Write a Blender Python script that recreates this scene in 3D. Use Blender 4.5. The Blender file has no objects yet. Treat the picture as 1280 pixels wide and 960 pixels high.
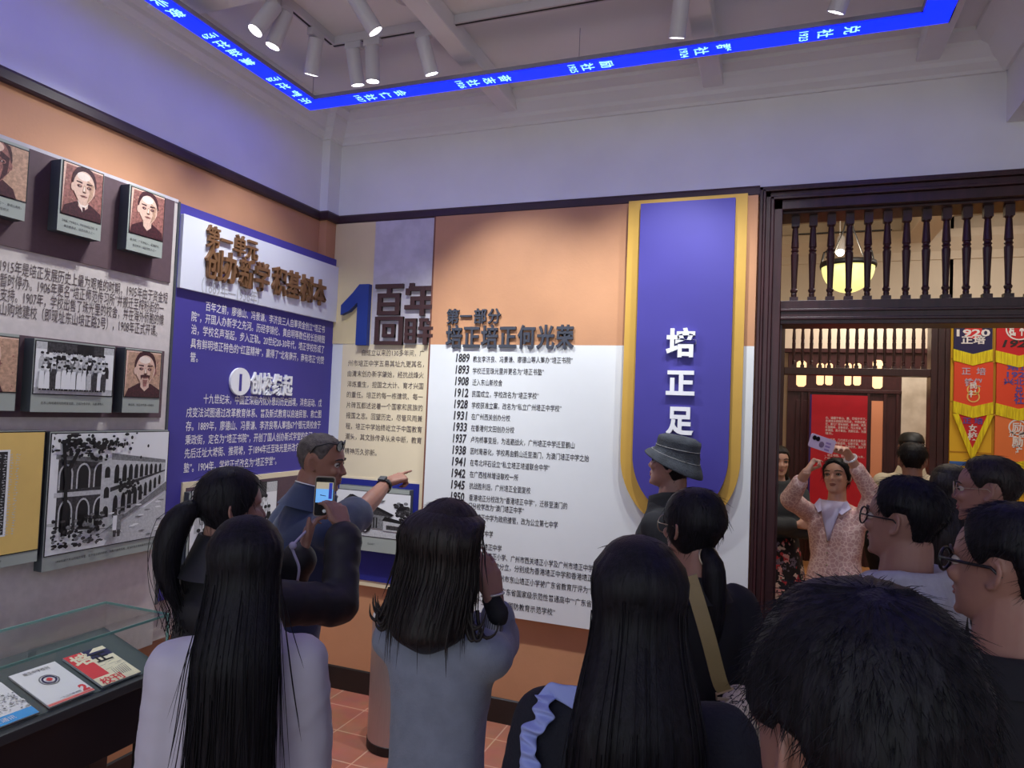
import bpy, bmesh, math, random
from mathutils import Vector, Matrix, noise
from math import pi, sin, cos, radians as R_

C = bpy.context.scene.collection
SC = bpy.context.scene
RND = random.Random(7)

# ------------------------------------------------------------------ camera, view, world
H = 1.75
FPX, YAW, PITCH, ROLL = 872.88, 0.36292, 0.036165, 0.04007
_cy, _sy = cos(YAW), sin(YAW)
_F = Vector((-_sy * cos(PITCH), _cy * cos(PITCH), sin(PITCH)))
_R0 = Vector((_cy, _sy, 0)); _U0 = _R0.cross(_F)
_R = _R0 * cos(ROLL) + _U0 * sin(ROLL); _U = _U0 * cos(ROLL) - _R0 * sin(ROLL)
CAMPOS = Vector((0, 0, H))
cam = bpy.data.cameras.new('camera'); cam.sensor_width = 36; cam.lens = FPX / 1280 * 36
cam.clip_start = 0.05
co = bpy.data.objects.new('camera', cam); C.objects.link(co)
co.matrix_world = Matrix(((_R.x, _U.x, -_F.x, 0), (_R.y, _U.y, -_F.y, 0), (_R.z, _U.z, -_F.z, H), (0, 0, 0, 1)))
SC.camera = co
SC.view_settings.view_transform = 'Standard'; SC.view_settings.look = 'None'
SC.view_settings.gamma = 1; SC.view_settings.use_curve_mapping = False
SC.view_settings.exposure = 0.28
W = bpy.data.worlds.new('world'); SC.world = W; W.use_nodes = True
W.node_tree.nodes['Background'].inputs[0].default_value = (0.61, 0.67, 0.69, 1)
W.node_tree.nodes['Background'].inputs[1].default_value = 1.4


def light(kind, name, loc, energy, color=(1, 1, 1), target=None, size=0.1, spot=60, blend=0.6, parent=None, size_y=None):
    d = bpy.data.lights.new(name, kind); d.energy = energy; d.color = color
    if kind == 'AREA':
        d.size = size
        if size_y: d.shape = 'RECTANGLE'; d.size_y = size_y
    else:
        d.shadow_soft_size = size
    if kind == 'SPOT':
        d.spot_size = R_(spot); d.spot_blend = blend
    o = bpy.data.objects.new(name, d); C.objects.link(o)
    o.location = loc
    if target is not None:
        o.rotation_euler = (Vector(target) - Vector(loc)).to_track_quat('-Z', 'Y').to_euler()
    if parent:
        o.parent = parent; o.location = Vector(loc) - wloc(parent)
    return o


# unseen area lights added as fill for the gallery and the rooms beyond
light('AREA', 'gallery_fill_light', (-0.6, -1.6, 3.5), 14, (0.95, 0.98, 1.0), target=(-0.6, -1.6, 0), size=1.6, size_y=1.2)
light('AREA', 'hall_fill_light', (0.9, 5.0, 3.6), 27, (1.0, 0.92, 0.83), target=(0.9, 5.6, 0), size=1.4, size_y=1.2)  # added fill over the woman in pink, no fixture there
light('AREA', 'hall_fill_light', (1.9, 6.6, 3.6), 14, (1.0, 0.92, 0.82), target=(1.9, 7.6, 0), size=1.0)
light('AREA', 'rear_hall_fill_light', (1.1, 8.9, 3.5), 34, (1.0, 0.88, 0.76), target=(0.8, 9.3, 0), size=0.9)  # added fill that brightens the marbled panel


# ------------------------------------------------------------------ pixel rays and wall frames
def ray(x, y):
    return (_R * (x - 640) + _U * (480 - y) + _F * FPX).normalized()


def hit(x, y, p0, n):
    d = ray(x, y); p0 = Vector(p0); n = Vector(n)
    return CAMPOS + d * ((p0 - CAMPOS).dot(n) / d.dot(n))


class Frame:
    """a flat working plane: u to the right, v up, n towards the viewer"""
    def __init__(s, o, u, v, n): s.o, s.u, s.v, s.n = Vector(o), Vector(u), Vector(v), Vector(n)
    def P(s, u, v, d=0): return s.o + s.u * u + s.v * v + s.n * d
    def px(s, x, y, d=0):
        p = hit(x, y, s.o + s.n * d, s.n) - s.o
        return p.dot(s.u), p.dot(s.v)


FL = Frame((-2.62, 0, 0), (0, 1, 0), (0, 0, 1), (1, 0, 0))     # front of the panels on the left wall
FB = Frame((0, 3.72, 0), (1, 0, 0), (0, 0, 1), (0, -1, 0))     # the end wall


# ------------------------------------------------------------------ materials
def srgb(r, g, b):
    f = lambda c: (c / 255 / 12.92) if c / 255 <= 0.04045 else ((c / 255 + 0.055) / 1.055) ** 2.4
    return (f(r), f(g), f(b), 1)


MATS = {}


def mat(name, col, rough=0.6, metal=0.0, var=0.0, vscale=8.0, bump=0.0, bscale=60.0, emit=None, estr=0.0, stretch=None, spec=0.5, coat=0.0, sheen=0.0, col2=None, sss=0.0):
    if name in MATS: return MATS[name]
    m = bpy.data.materials.new(name); m.use_nodes = True
    nt = m.node_tree; b = nt.nodes['Principled BSDF']
    b.inputs['Base Color'].default_value = col; b.inputs['Roughness'].default_value = rough
    b.inputs['Metallic'].default_value = metal; b.inputs['Specular IOR Level'].default_value = spec
    b.inputs['Coat Weight'].default_value = coat; b.inputs['Sheen Weight'].default_value = sheen
    if sss:
        b.inputs['Subsurface Weight'].default_value = sss; b.inputs['Subsurface Radius'].default_value = (0.012, 0.005, 0.003)
    if emit:
        b.inputs['Emission Color'].default_value = emit; b.inputs['Emission Strength'].default_value = estr
    if var or bump:
        tc = nt.nodes.new('ShaderNodeTexCoord'); src = tc.outputs['Object']
        if stretch:
            mp = nt.nodes.new('ShaderNodeMapping'); mp.inputs['Scale'].default_value = stretch
            nt.links.new(src, mp.inputs['Vector']); src = mp.outputs['Vector']
    if var:
        n = nt.nodes.new('ShaderNodeTexNoise'); n.inputs['Scale'].default_value = vscale; n.inputs['Detail'].default_value = 5
        nt.links.new(src, n.inputs['Vector'])
        r = nt.nodes.new('ShaderNodeValToRGB')
        c2 = col2 or tuple(min(1, c * (1 + var)) for c in col[:3]) + (1,)
        c1 = col if col2 else tuple(c * (1 - var) for c in col[:3]) + (1,)
        r.color_ramp.elements[0].color = c1; r.color_ramp.elements[1].color = c2
        r.color_ramp.elements[0].position = 0.35; r.color_ramp.elements[1].position = 0.65
        nt.links.new(n.outputs['Fac'], r.inputs['Fac']); nt.links.new(r.outputs['Color'], b.inputs['Base Color'])
    if bump:
        n2 = nt.nodes.new('ShaderNodeTexNoise'); n2.inputs['Scale'].default_value = bscale; n2.inputs['Detail'].default_value = 4
        nt.links.new(src, n2.inputs['Vector'])
        bp = nt.nodes.new('ShaderNodeBump'); bp.inputs['Strength'].default_value = bump; bp.inputs['Distance'].default_value = 0.01
        nt.links.new(n2.outputs['Fac'], bp.inputs['Height']); nt.links.new(bp.outputs['Normal'], b.inputs['Normal'])
    MATS[name] = m
    return m


M_wall = mat('wall_plaster', (0.84, 0.83, 0.82, 1), 0.8, var=0.03, vscale=3, bump=0.05, bscale=40)
M_ceil = mat('ceiling_plaster', (0.84, 0.83, 0.82, 1), 0.85, var=0.03, vscale=2)
M_orange = mat('orange_paint', srgb(198, 144, 106), 0.7, var=0.04, vscale=5, bump=0.05, bscale=80)
M_wood = mat('dark_red_wood', srgb(58, 28, 32), 0.38, var=0.25, vscale=6, stretch=(6, 6, 0.8), bump=0.08, bscale=30)
M_rail = mat('dark_brown_rail', srgb(58, 36, 42), 0.45, var=0.12, vscale=10)
M_base = mat('black_baseboard', srgb(34, 30, 30), 0.4, var=0.1)
M_stone = mat('stone_grey_print', srgb(206, 196, 194), 0.7, var=0.05, vscale=34, bump=0.04, bscale=50)
M_beige = mat('beige_print', srgb(228, 212, 180), 0.6, var=0.02, vscale=5)
M_yellowp = mat('pale_yellow_print', srgb(222, 203, 158), 0.6, var=0.03, vscale=5)
M_greyp = mat('grey_stone_print', srgb(196, 190, 198), 0.7, var=0.08, vscale=16)
M_white = mat('white_panel', srgb(226, 228, 230), 0.5, var=0.01)
M_blue = mat('violet_blue_panel', srgb(66, 58, 148), 0.55, var=0.03, vscale=6)
M_navyp = mat('deep_blue_panel', srgb(34, 40, 130), 0.5)
M_gold = mat('golden_yellow_board', srgb(206, 162, 70), 0.5, var=0.03)
M_purple = mat('brown_purple_panel', srgb(92, 70, 78), 0.7, var=0.06, vscale=40)
M_box = mat('grey_green_frame', srgb(160, 166, 160), 0.5)
M_boxside = mat('shaded_grey_frame_side', srgb(70, 74, 80), 0.6)  # darker than the frame front: shade on the sides put into the colour
M_bronze = mat('bronze_lettering', srgb(128, 92, 62), 0.45, metal=0.25)
M_brown = mat('dark_brown_lettering', srgb(66, 40, 40), 0.5)
M_slate = mat('slate_lettering', srgb(62, 66, 78), 0.5)
M_slateside = M_slate
M_1blue = mat('royal_blue_numeral', srgb(34, 58, 138), 0.45)
M_wletter = mat('white_lettering', srgb(240, 240, 244), 0.4)
M_ink = mat('dark_ink', srgb(44, 40, 44), 0.7)
M_inkbrown = mat('brown_ink', srgb(84, 72, 72), 0.7)
M_greyink = mat('pale_grey_ink', srgb(176, 176, 184), 0.7)
M_wink = mat('white_ink', srgb(236, 232, 236), 0.6)
M_metal = mat('brushed_steel', srgb(190, 184, 184), 0.38, metal=0.6, var=0.05, vscale=30, stretch=(20, 20, 0.5))
M_black = mat('matt_black', srgb(22, 22, 26), 0.5)
M_dark = mat('charcoal', srgb(58, 60, 64), 0.55, var=0.05)
M_lampwhite = mat('white_lamp_enamel', srgb(208, 206, 212), 0.4)
M_lens = mat('lamp_lens', (1, 1, 1, 1), 0.3, emit=(1, 0.96, 0.95, 1), estr=14)
M_led = mat('blue_led_screen', (0, 0.003, 0.05, 1), 0.4, emit=(0.0, 0.006, 1.0, 1), estr=3.8)
M_ledtext = mat('pale_cyan_led', (0.3, 0.6, 0.7, 1), 0.4, emit=(0.35, 0.85, 1.0, 1), estr=1.3)
M_alu = mat('dull_aluminium', srgb(140, 138, 156), 0.6)


def emboss_tile():
    m = bpy.data.materials.new('terracotta_tile'); m.use_nodes = True
    nt = m.node_tree; b = nt.nodes['Principled BSDF']; b.inputs['Roughness'].default_value = 0.45
    tc = nt.nodes.new('ShaderNodeTexCoord'); mp = nt.nodes.new('ShaderNodeMapping')
    mp.inputs['Location'].default_value = (0.01, -0.03, 0)
    nt.links.new(tc.outputs['Object'], mp.inputs['Vector'])
    br = nt.nodes.new('ShaderNodeTexBrick'); br.offset = 0.0; br.inputs['Scale'].default_value = 1.0
    br.inputs['Brick Width'].default_value = 0.268; br.inputs['Row Height'].default_value = 0.268
    br.inputs['Mortar Size'].default_value = 0.004; br.inputs['Mortar Smooth'].default_value = 0.1
    br.inputs['Color1'].default_value = srgb(186, 120, 98); br.inputs['Color2'].default_value = srgb(174, 108, 90)
    br.inputs['Mortar'].default_value = srgb(214, 168, 144)
    nt.links.new(mp.outputs['Vector'], br.inputs['Vector'])
    n = nt.nodes.new('ShaderNodeTexNoise'); n.inputs['Scale'].default_value = 9; n.inputs['Detail'].default_value = 6
    nt.links.new(tc.outputs['Object'], n.inputs['Vector'])
    mx = nt.nodes.new('ShaderNodeMix'); mx.data_type = 'RGBA'; mx.blend_type = 'MULTIPLY'; mx.inputs[0].default_value = 0.45
    nt.links.new(br.outputs['Color'], mx.inputs[6]); nt.links.new(n.outputs['Color'], mx.inputs[7])
    nt.links.new(mx.outputs[2], b.inputs['Base Color'])
    return m


M_tile = emboss_tile()
M_planks = mat('light_wood_floor', srgb(186, 132, 84), 0.4, var=0.15, vscale=5, stretch=(1, 8, 1))


def glass_mat():
    m = bpy.data.materials.new('clear_glass'); m.use_nodes = True
    nt = m.node_tree; nt.nodes.clear()
    o = nt.nodes.new('ShaderNodeOutputMaterial'); t = nt.nodes.new('ShaderNodeBsdfTransparent'); g = nt.nodes.new('ShaderNodeBsdfGlossy')
    t.inputs[0].default_value = (0.97, 0.985, 0.98, 1); g.inputs['Roughness'].default_value = 0.02
    lw = nt.nodes.new('ShaderNodeLayerWeight'); pw = nt.nodes.new('ShaderNodeMath'); pw.operation = 'POWER'; pw.inputs[1].default_value = 4
    fr = nt.nodes.new('ShaderNodeMath'); fr.operation = 'MULTIPLY_ADD'; fr.inputs[1].default_value = 0.6; fr.inputs[2].default_value = 0.035
    nt.links.new(lw.outputs['Facing'], pw.inputs[0]); nt.links.new(pw.outputs[0], fr.inputs[0])
    mx = nt.nodes.new('ShaderNodeMixShader')
    nt.links.new(fr.outputs[0], mx.inputs[0]); nt.links.new(t.outputs[0], mx.inputs[1]); nt.links.new(g.outputs[0], mx.inputs[2])
    nt.links.new(mx.outputs[0], o.inputs[0])
    return m


M_glass = glass_mat()
M_glassedge = mat('green_glass_edge', srgb(120, 168, 158), 0.15)


# ------------------------------------------------------------------ mesh collector and scene tree
def wloc(o):
    v = Vector((0, 0, 0))
    while o is not None:
        v += Vector(o.location); o = o.parent
    return v


class MB:
    def __init__(s): s.v, s.f, s.m, s.cur = [], [], [], 0
    def add(s, vs, fs, mi=None):
        b = len(s.v); s.v += [Vector(x) for x in vs]
        mi = s.cur if mi is None else mi
        for f in fs: s.f.append([b + i for i in f]); s.m.append(mi)
        return s
    def box(s, x0, x1, y0, y1, z0, z1, mi=None):
        vs = [(x, y, z) for x in (x0, x1) for y in (y0, y1) for z in (z0, z1)]
        return s.add(vs, [(0, 1, 3, 2), (4, 6, 7, 5), (0, 4, 5, 1), (2, 3, 7, 6), (0, 2, 6, 4), (1, 5, 7, 3)], mi)
    def fbox(s, F, u0, u1, v0, v1, d0, d1, mi=None, side=None):
        vs = [F.P(u, v, d) for u in (u0, u1) for v in (v0, v1) for d in (d0, d1)]
        s.add(vs, [(1, 5, 7, 3)], mi)
        return s.add(vs, [(0, 1, 3, 2), (4, 6, 7, 5), (0, 4, 5, 1), (2, 3, 7, 6), (0, 2, 6, 4)], mi if side is None else side)
    def poly(s, F, pts, d, mi=None):
        return s.add([F.P(u, v, d) for u, v in pts], [tuple(range(len(pts)))], mi)
    def prism(s, F, pts, d0, d1, mi=None, side=None):
        n = len(pts)
        vs = [F.P(u, v, d1) for u, v in pts] + [F.P(u, v, d0) for u, v in pts]
        s.add(vs, [tuple(range(n)), tuple(range(2 * n - 1, n - 1, -1))], mi)
        return s.add(vs, [(i, i + n, (i + 1) % n + n, (i + 1) % n) for i in range(n)], mi if side is None else side)
    def loft(s, rings, cap=True, mi=None, closed=True):
        n = len(rings[0]); vs = [p for r in rings for p in r]; fs = []
        for i in range(len(rings) - 1):
            for j in range(n if closed else n - 1):
                k = (j + 1) % n
                fs.append((i * n + j, i * n + k, (i + 1) * n + k, (i + 1) * n + j))
        if cap and closed:
            fs.append(tuple(range(n - 1, -1, -1))); fs.append(tuple((len(rings) - 1) * n + j for j in range(n)))
        return s.add(vs, fs, mi)
    def lathe(s, prof, c=(0, 0, 0), n=20, mi=None, cap=True):
        c = Vector(c)
        return s.loft([[c + Vector((r * cos(2 * pi * j / n), r * sin(2 * pi * j / n), z)) for j in range(n)] for r, z in prof], cap, mi)
    def tube(s, path, rad, n=8, mi=None, cap=True):
        path = [Vector(p) for p in path]; rings = []
        up = None
        for i, p in enumerate(path):
            t = (path[min(i + 1, len(path) - 1)] - path[max(i - 1, 0)])
            t = t.normalized() if t.length > 1e-9 else Vector((0, 0, 1))
            if up is None:
                a = Vector((0, 0, 1)) if abs(t.z) < 0.9 else Vector((1, 0, 0)); up = (a - t * a.dot(t)).normalized()
            else:
                up = (up - t * up.dot(t))
                up = up.normalized() if up.length > 1e-6 else t.orthogonal().normalized()
            w = t.cross(up); r = rad[i] if isinstance(rad, (list, tuple)) else rad
            rings.append([p + (up * cos(2 * pi * j / n) + w * sin(2 * pi * j / n)) * r for j in range(n)])
        return s.loft(rings, cap, mi)
    def sphere(s, c, r, n=12, m=8, mi=None, M=None):
        c = Vector(c); rr = Vector(r) if not isinstance(r, (int, float)) else Vector((r, r, r)); rings = []
        for i in range(m + 1):
            a = pi * i / m; a = min(max(a, 0.02), pi - 0.02)
            rg = []
            for j in range(n):
                b = 2 * pi * j / n
                p = Vector((rr.x * sin(a) * cos(b), rr.y * sin(a) * sin(b), -rr.z * cos(a)))
                rg.append(c + (M @ p if M else p))
            rings.append(rg)
        return s.loft(rings, True, mi)
    def cap(s, a, b, ra, rb, n=12, mi=None):
        """a tapered capsule"""
        a, b = Vector(a), Vector(b); t = b - a; L = t.length
        t = t / L if L > 1e-9 else Vector((0, 0, 1))
        u = t.orthogonal().normalized(); w = t.cross(u); rings = []
        for k in range(5):
            q = -pi / 2 + k * pi / 8; q = max(q, -pi / 2 + 0.05)
            rings.append((a + t * (ra * sin(q)), ra * cos(q)))
        rings.append((a.lerp(b, 0.5), (ra + rb) / 2))
        for k in range(5):
            q = k * pi / 8; q = min(q, pi / 2 - 0.05)
            rings.append((b + t * (rb * sin(q)), rb * cos(q)))
        return s.loft([[c + (u * cos(2 * pi * j / n) + w * sin(2 * pi * j / n)) * r for j in range(n)] for c, r in rings], True, mi)
    def text(s, body, F, u0, v0, h, width=None, d=0.001, bold=0.0, extrude=0.0, res=2, mi=None, rot=0, align='L', shear=0.0):
        """lettering on frame F; (u0, v0) is the left end of the middle line, h the height of a character"""
        cu = bpy.data.curves.new('lettering', 'FONT'); cu.body = body; cu.resolution_u = res; cu.offset = bold; cu.shear = shear
        cu.extrude = 0.5 if extrude else 0.0
        o = bpy.data.objects.new('lettering', cu); C.objects.link(o)
        dg = bpy.context.evaluated_depsgraph_get()
        me = bpy.data.meshes.new_from_object(o.evaluated_get(dg))
        xs = [v.co.x for v in me.vertices]
        x0, x1 = min(xs), max(xs); sy = h / 0.92; sx = (width / (x1 - x0)) if width else sy
        ca, sa = cos(rot), sin(rot); vs = []
        for v in me.vertices:
            a, b = (v.co.x - x0) * sx, (v.co.y - 0.38) * sy
            if align == 'C': a -= (x1 - x0) * sx / 2
            vs.append(F.P(u0 + a * ca - b * sa, v0 + a * sa + b * ca, d + (v.co.z + 0.5) * extrude if extrude else d))
        s.add(vs, [tuple(p.vertices) for p in me.polygons], mi)
        bpy.data.objects.remove(o); bpy.data.curves.remove(cu); bpy.data.meshes.remove(me)
        return s
    def build(s, name, mats, parent=None, smooth=False, bevel=0.0, local=False, weld=False, recalc=True):
        off = Vector((0, 0, 0)) if (local or parent is None) else wloc(parent)
        me = bpy.data.meshes.new(name)
        me.from_pydata([tuple(v - off) for v in s.v], [], s.f)
        if not isinstance(mats, (list, tuple)): mats = [mats]
        for m in mats: me.materials.append(m)
        if len(mats) > 1:
            for p, i in zip(me.polygons, s.m): p.material_index = i
        if recalc or weld:
            bm = bmesh.new(); bm.from_mesh(me)
            if weld: bmesh.ops.remove_doubles(bm, verts=bm.verts, dist=1e-5)
            if recalc: bmesh.ops.recalc_face_normals(bm, faces=bm.faces)
            bm.to_mesh(me); bm.free()
        if smooth:
            for p in me.polygons: p.use_smooth = True
        o = bpy.data.objects.new(name, me); C.objects.link(o)
        if parent is not None: o.parent = parent
        if bevel:
            b = o.modifiers.new('bevel', 'BEVEL'); b.width = bevel; b.segments = 2; b.limit_method = 'ANGLE'; b.angle_limit = R_(40)
        return o


def tag(o, label=None, cat=None, group=None, kind=None):
    if label: o['label'] = label
    if cat: o['category'] = cat
    if group: o['group'] = group
    if kind: o['kind'] = kind
    return o


def thing(name, loc, label, cat, group=None, rz=0.0):
    o = bpy.data.objects.new(name, None); C.objects.link(o); o.location = loc; o.rotation_euler = (0, 0, rz)
    o.empty_display_size = 0.1
    return tag(o, label, cat, group)


def struct(name, mb, m, bevel=0.0, smooth=False):
    return tag(mb.build(name, m, bevel=bevel, smooth=smooth), kind='structure')


def ell(cx, cy, rx, ry, n=24, a0=0.0, a1=2 * pi):
    full = abs(a1 - a0 - 2 * pi) < 1e-6
    return [(cx + rx * cos(a0 + (a1 - a0) * i / (n if full else n - 1)), cy + ry * sin(a0 + (a1 - a0) * i / (n if full else n - 1))) for i in range(n)]
# ------------------------------------------------------------------ the room shell
YW = 3.72; XW = -2.70; ZC = 3.54
DX0, DX1 = FB.px(950.2, 238)[0], 1.58        # outer edges of the door casing
DZT = 2.92
struct('floor', MB().box(-4.2, 4.6, -3.2, YW + 0.12, -0.06, 0.0), M_tile)
struct('ceiling', MB().box(-4.2, 4.6, -3.2, YW + 0.24, ZC, ZC + 0.1), M_ceil)
struct('wall_left', MB().box(XW - 0.15, XW, -3.2, YW + 0.24, 0, ZC), [M_wall])
w = MB()
w.box(XW, DX0 + 0.03, YW, YW + 0.24, 0, ZC)
struct('wall_back', w, M_wall)
struct('wall_over_door', MB().box(DX0 + 0.03, DX1 - 0.03, YW, YW + 0.24, DZT - 0.03, ZC), M_wall)
struct('wall_back_right', MB().box(DX1 - 0.03, 4.6, YW, YW + 0.24, 0, ZC), M_wall)
struct('wall_right', MB().box(3.2, 3.35, -3.2, YW, 0, ZC), M_wall)
# painted orange band under the rail, all round
o = MB(); o.box(XW, XW + 0.012, -3.2, YW, 0.13, 2.88)
struct('trim_1', o, M_orange)
o = MB(); o.box(XW, DX0, YW - 0.012, YW, 0.13, 2.88)
struct('trim_2', o, M_orange)
# corner pier with its own rail
XP, YP = -2.642, 3.60
pr = MB(); pr.box(XW, XP, YP, YW, 0, ZC)
struct('pillar_corner', pr, M_wall)
pr = MB(); pr.box(XW, XP + 0.008, YP - 0.008, YW, 0.13, 2.88)
struct('trim_3', pr, M_orange)


def rail(name, pts, prof, m):
    """a moulding swept along the wall: pts in plan with outward offsets by profile (out, z)"""
    rings = []
    for i, p in enumerate(pts):
        p = Vector(p)
        a = (p - Vector(pts[i - 1])).normalized() if i else None
        b = (Vector(pts[i + 1]) - p).normalized() if i < len(pts) - 1 else None
        na = Vector((a.y, -a.x)) if a else None; nb = Vector((b.y, -b.x)) if b else None
        if a and b:
            n = na + nb; n = n / max(n.dot(na), 0.2)
        else: n = na or nb
        rings.append([Vector((p.x + n.x * o_, p.y + n.y * o_, z)) for o_, z in prof])
    return struct(name, MB().loft(rings), m)


plan = [(XW, -3.2), (XW, YP), (XP, YP), (XP, YW), (DX0, YW)]
rail('trim_4', plan, [(0, 2.875), (0.028, 2.875), (0.034, 2.885), (0.034, 2.918), (0.026, 2.930), (0, 2.930)], M_rail)
rail('trim_5', plan, [(0, 2.931), (0.014, 2.931), (0.014, 2.943), (0, 2.945)], M_wall)
rail('baseboard_back', plan, [(0, 0), (0.02, 0), (0.02, 0.13), (0.014, 0.137), (0, 0.137)], M_base)
# cornice
cplan = [(XW, -3.2), (XW, YP), (XP, YP), (XP, YW), (0.94, YW)]
rail('cornice', cplan, [(0, 3.385), (0.015, 3.385), (0.02, 3.40), (0.05, 3.42), (0.055, 3.44), (0.10, 3.48), (0.105, 3.50), (0.16, 3.52), (0.16, ZC), (0, ZC)], M_ceil)
# dropped beam over the right side, with the cornice running along it
bz = FB.px(1258, 153.5)[1]
BX = FB.px(1258, 153.5)[0]
struct('beam_side', MB().box(BX, BX + 0.45, -3.2, YW, bz, ZC), M_ceil)
struct('cornice_side', MB().loft([[Vector((BX - o_, y_, z)) for o_, z in [(0, 3.385), (0.015, 3.385), (0.05, 3.42), (0.10, 3.48), (0.16, 3.52), (0.16, ZC), (0, ZC)]] for y_ in (-3.2, YW - 0.02)]), M_ceil)
# ceiling ribs
for x_ in (-1.47, -0.345, 0.62):
    struct('beam_cross', MB().box(x_ - 0.05, x_ + 0.05, -3.2, YW - 0.02, 3.45, ZC), M_ceil, bevel=0.006)
for y_ in (2.28, 0.9):
    struct('beam_cross', MB().box(XW + 0.02, BX, y_ - 0.06, y_ + 0.06, 3.452, ZC), M_ceil, bevel=0.006)

# ------------------------------------------------------------------ doorway with a turned-baluster transom
door = tag(bpy.data.objects.new('door_1', None), kind='structure'); C.objects.link(door); door.location = (DX0, YW, 0)
IX0 = FB.px(978.5, 268)[0]; IX1 = DX1 - (IX0 - DX0)
IZT = FB.px(1000, 262)[1]; TB1 = FB.px(1000, 386)[1]; TB0 = FB.px(1000, 405)[1]
cs = MB()
steps = [(0.0, 0.035), (0.018, 0.05), (0.03, 0.03), (0.055, 0.042), (0.07, 0.022)]
wd = IX0 - DX0
for i, (t0, dd) in enumerate(steps):
    t1 = steps[i + 1][0] if i + 1 < len(steps) else wd
    cs.box(DX0 + t0, DX0 + t1, YW - dd, YW + 0.24 + dd, 0, DZT - t0)
    cs.box(DX1 - t1, DX1 - t0, YW - dd, YW + 0.24 + dd, 0, DZT - t0)
    z1 = DZT - t0; z0 = DZT - (steps[i + 1][0] if i + 1 < len(steps) else DZT - IZT)
    cs.box(DX0 + t0, DX1 - t0, YW - dd, YW + 0.24 + dd, z0, z1)
cs.build('casing', M_wood, door, bevel=0.003)
tb = MB()
tb.box(IX0, IX1, YW + 0.0, YW + 0.2, TB0, TB1); tb.box(IX0, IX1, YW - 0.015, YW + 0.2, TB0 + 0.02, TB0 + 0.035); tb.box(IX0, IX1, YW - 0.012, YW + 0.2, TB1 - 0.014, TB1)
tb.build('transom_bar', M_wood, door, bevel=0.003)
bb = MB(); bb.box(IX0, IX1, YW + 0.02, YW + 0.16, TB1, TB1 + 0.045); bb.box(IX0, IX1, YW + 0.02, YW + 0.16, IZT - 0.012, IZT)
bb.box(IX0, IX0 + 0.012, YW + 0.02, YW + 0.2, 0, TB0)
bb.build('inner_bead', M_wood, door, bevel=0.002)


def baluster(x, y, z0, z1, name, parent, s=1.0):
    h = z1 - z0; b = MB(); q = 0.019 * s
    b.box(x - q, x + q, y - q, y + q, z1 - 0.12 * h, z1); b.box(x - q * 1.05, x + q * 1.05, y - q * 1.05, y + q * 1.05, z0, z0 + 0.07 * h)
    pf = [(0.62, .07), (0.72, .10), (0.62, .12), (0.78, .125), (0.95, .15), (0.72, .165), (0.68, .18), (0.80, .35), (0.96, .52), (0.98, .56), (0.80, .575), (0.78, .585), (1.02, .60), (0.80, .615), (0.78, .63), (0.98, .64), (0.9, .70), (0.72, .84), (0.66, .862), (0.9, .868), (0.9, .88)]
    b.lathe([(q * r_ * 1.02, z0 + t * h) for r_, t in pf], (x, y, 0), 12)
    return b.build(name, M_wood, parent, smooth=False)


xs = [FB.px(x_, 320, -0.09)[0] for x_ in (993.5, 1207 / 3.765 + 940)]
pitch = (xs[1] - xs[0]) / 11
for i in range(14):
    x_ = xs[0] + i * pitch
    if x_ < IX1 - 0.03: baluster(x_, YW + 0.09, TB1 + 0.04, IZT - 0.01, 'baluster', door)

# ------------------------------------------------------------------ the hall beyond
YF, YP2 = 8.0, 9.6
FH = Frame((0, YF, 0), (1, 0, 0), (0, 0, 1), (0, -1, 0))
FK = Frame((0, YP2, 0), (1, 0, 0), (0, 0, 1), (0, -1, 0))
M_cream = mat('cream_hall_wall', srgb(214, 200, 182), 0.8, var=0.03, vscale=3)
struct('floor_hall', MB().box(-2.6, 5.0, YW + 0.12, YP2 + 0.3, -0.06, 0.0), M_planks)
struct('ceiling_hall', MB().box(-2.6, 5.0, YW + 0.24, YP2 + 0.3, 3.85, 3.95), M_cream)
struct('wall_hall_left', MB().box(-1.25, -1.1, YW + 0.24, YF, 0, 3.85), M_cream)
struct('wall_hall_right', MB().box(4.2, 4.35, YW + 0.24, YP2, 0, 3.85), M_cream)
fx0 = FH.px(966, 450)[0]; fx1 = FH.px(1190, 430)[0]
fb1 = FH.px(1060, 460)[1]; fb0 = FH.px(1060, 469)[1]
w = MB(); w.box(-1.1, fx0 + 0.03, YF, YF + 0.2, 0, 3.85); w.box(fx1 - 0.03, 4.2, YF, YF + 0.2, 0, 3.85); w.box(fx0, fx1, YF, YF + 0.2, 2.90, 3.85)
struct('wall_hall_back', w, M_cream)
struct('wall_rear', MB().box(-1.2, 3.6, YP2 + 0.1, YP2 + 0.25, 0, 3.85), M_cream)
struct('wall_rear_left', MB().box(-1.2, -1.05, YF + 0.2, YP2 + 0.1, 0, 3.85), M_cream)
struct('wall_rear_right', MB().box(3.0, 3.15, YF + 0.2, YP2 + 0.1, 0, 3.85), M_cream)
struct('beam_hall', MB().box(-1.1, 4.2, 5.35, 5.6, 3.55, 3.85), M_cream, bevel=0.01)
struct('beam_hall', MB().box(1.15, 1.4, YW + 0.24, YF, 3.58, 3.85), M_cream, bevel=0.01)
struct('cornice_hall', MB().loft([[Vector((x_, YF - o_, z)) for o_, z in [(0, 3.42), (0.02, 3.42), (0.03, 3.5), (0.12, 3.62), (0.12, 3.7), (0, 3.7)]] for x_ in (-1.1, 4.2)]), M_cream)
door2 = tag(bpy.data.objects.new('door_2', None), kind='structure'); C.objects.link(door2); door2.location = (fx0, YF, 0)
c2 = MB()
gx0 = FH.px(981, 440)[0]; gx1 = FH.px(1164, 440)[0]
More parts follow.
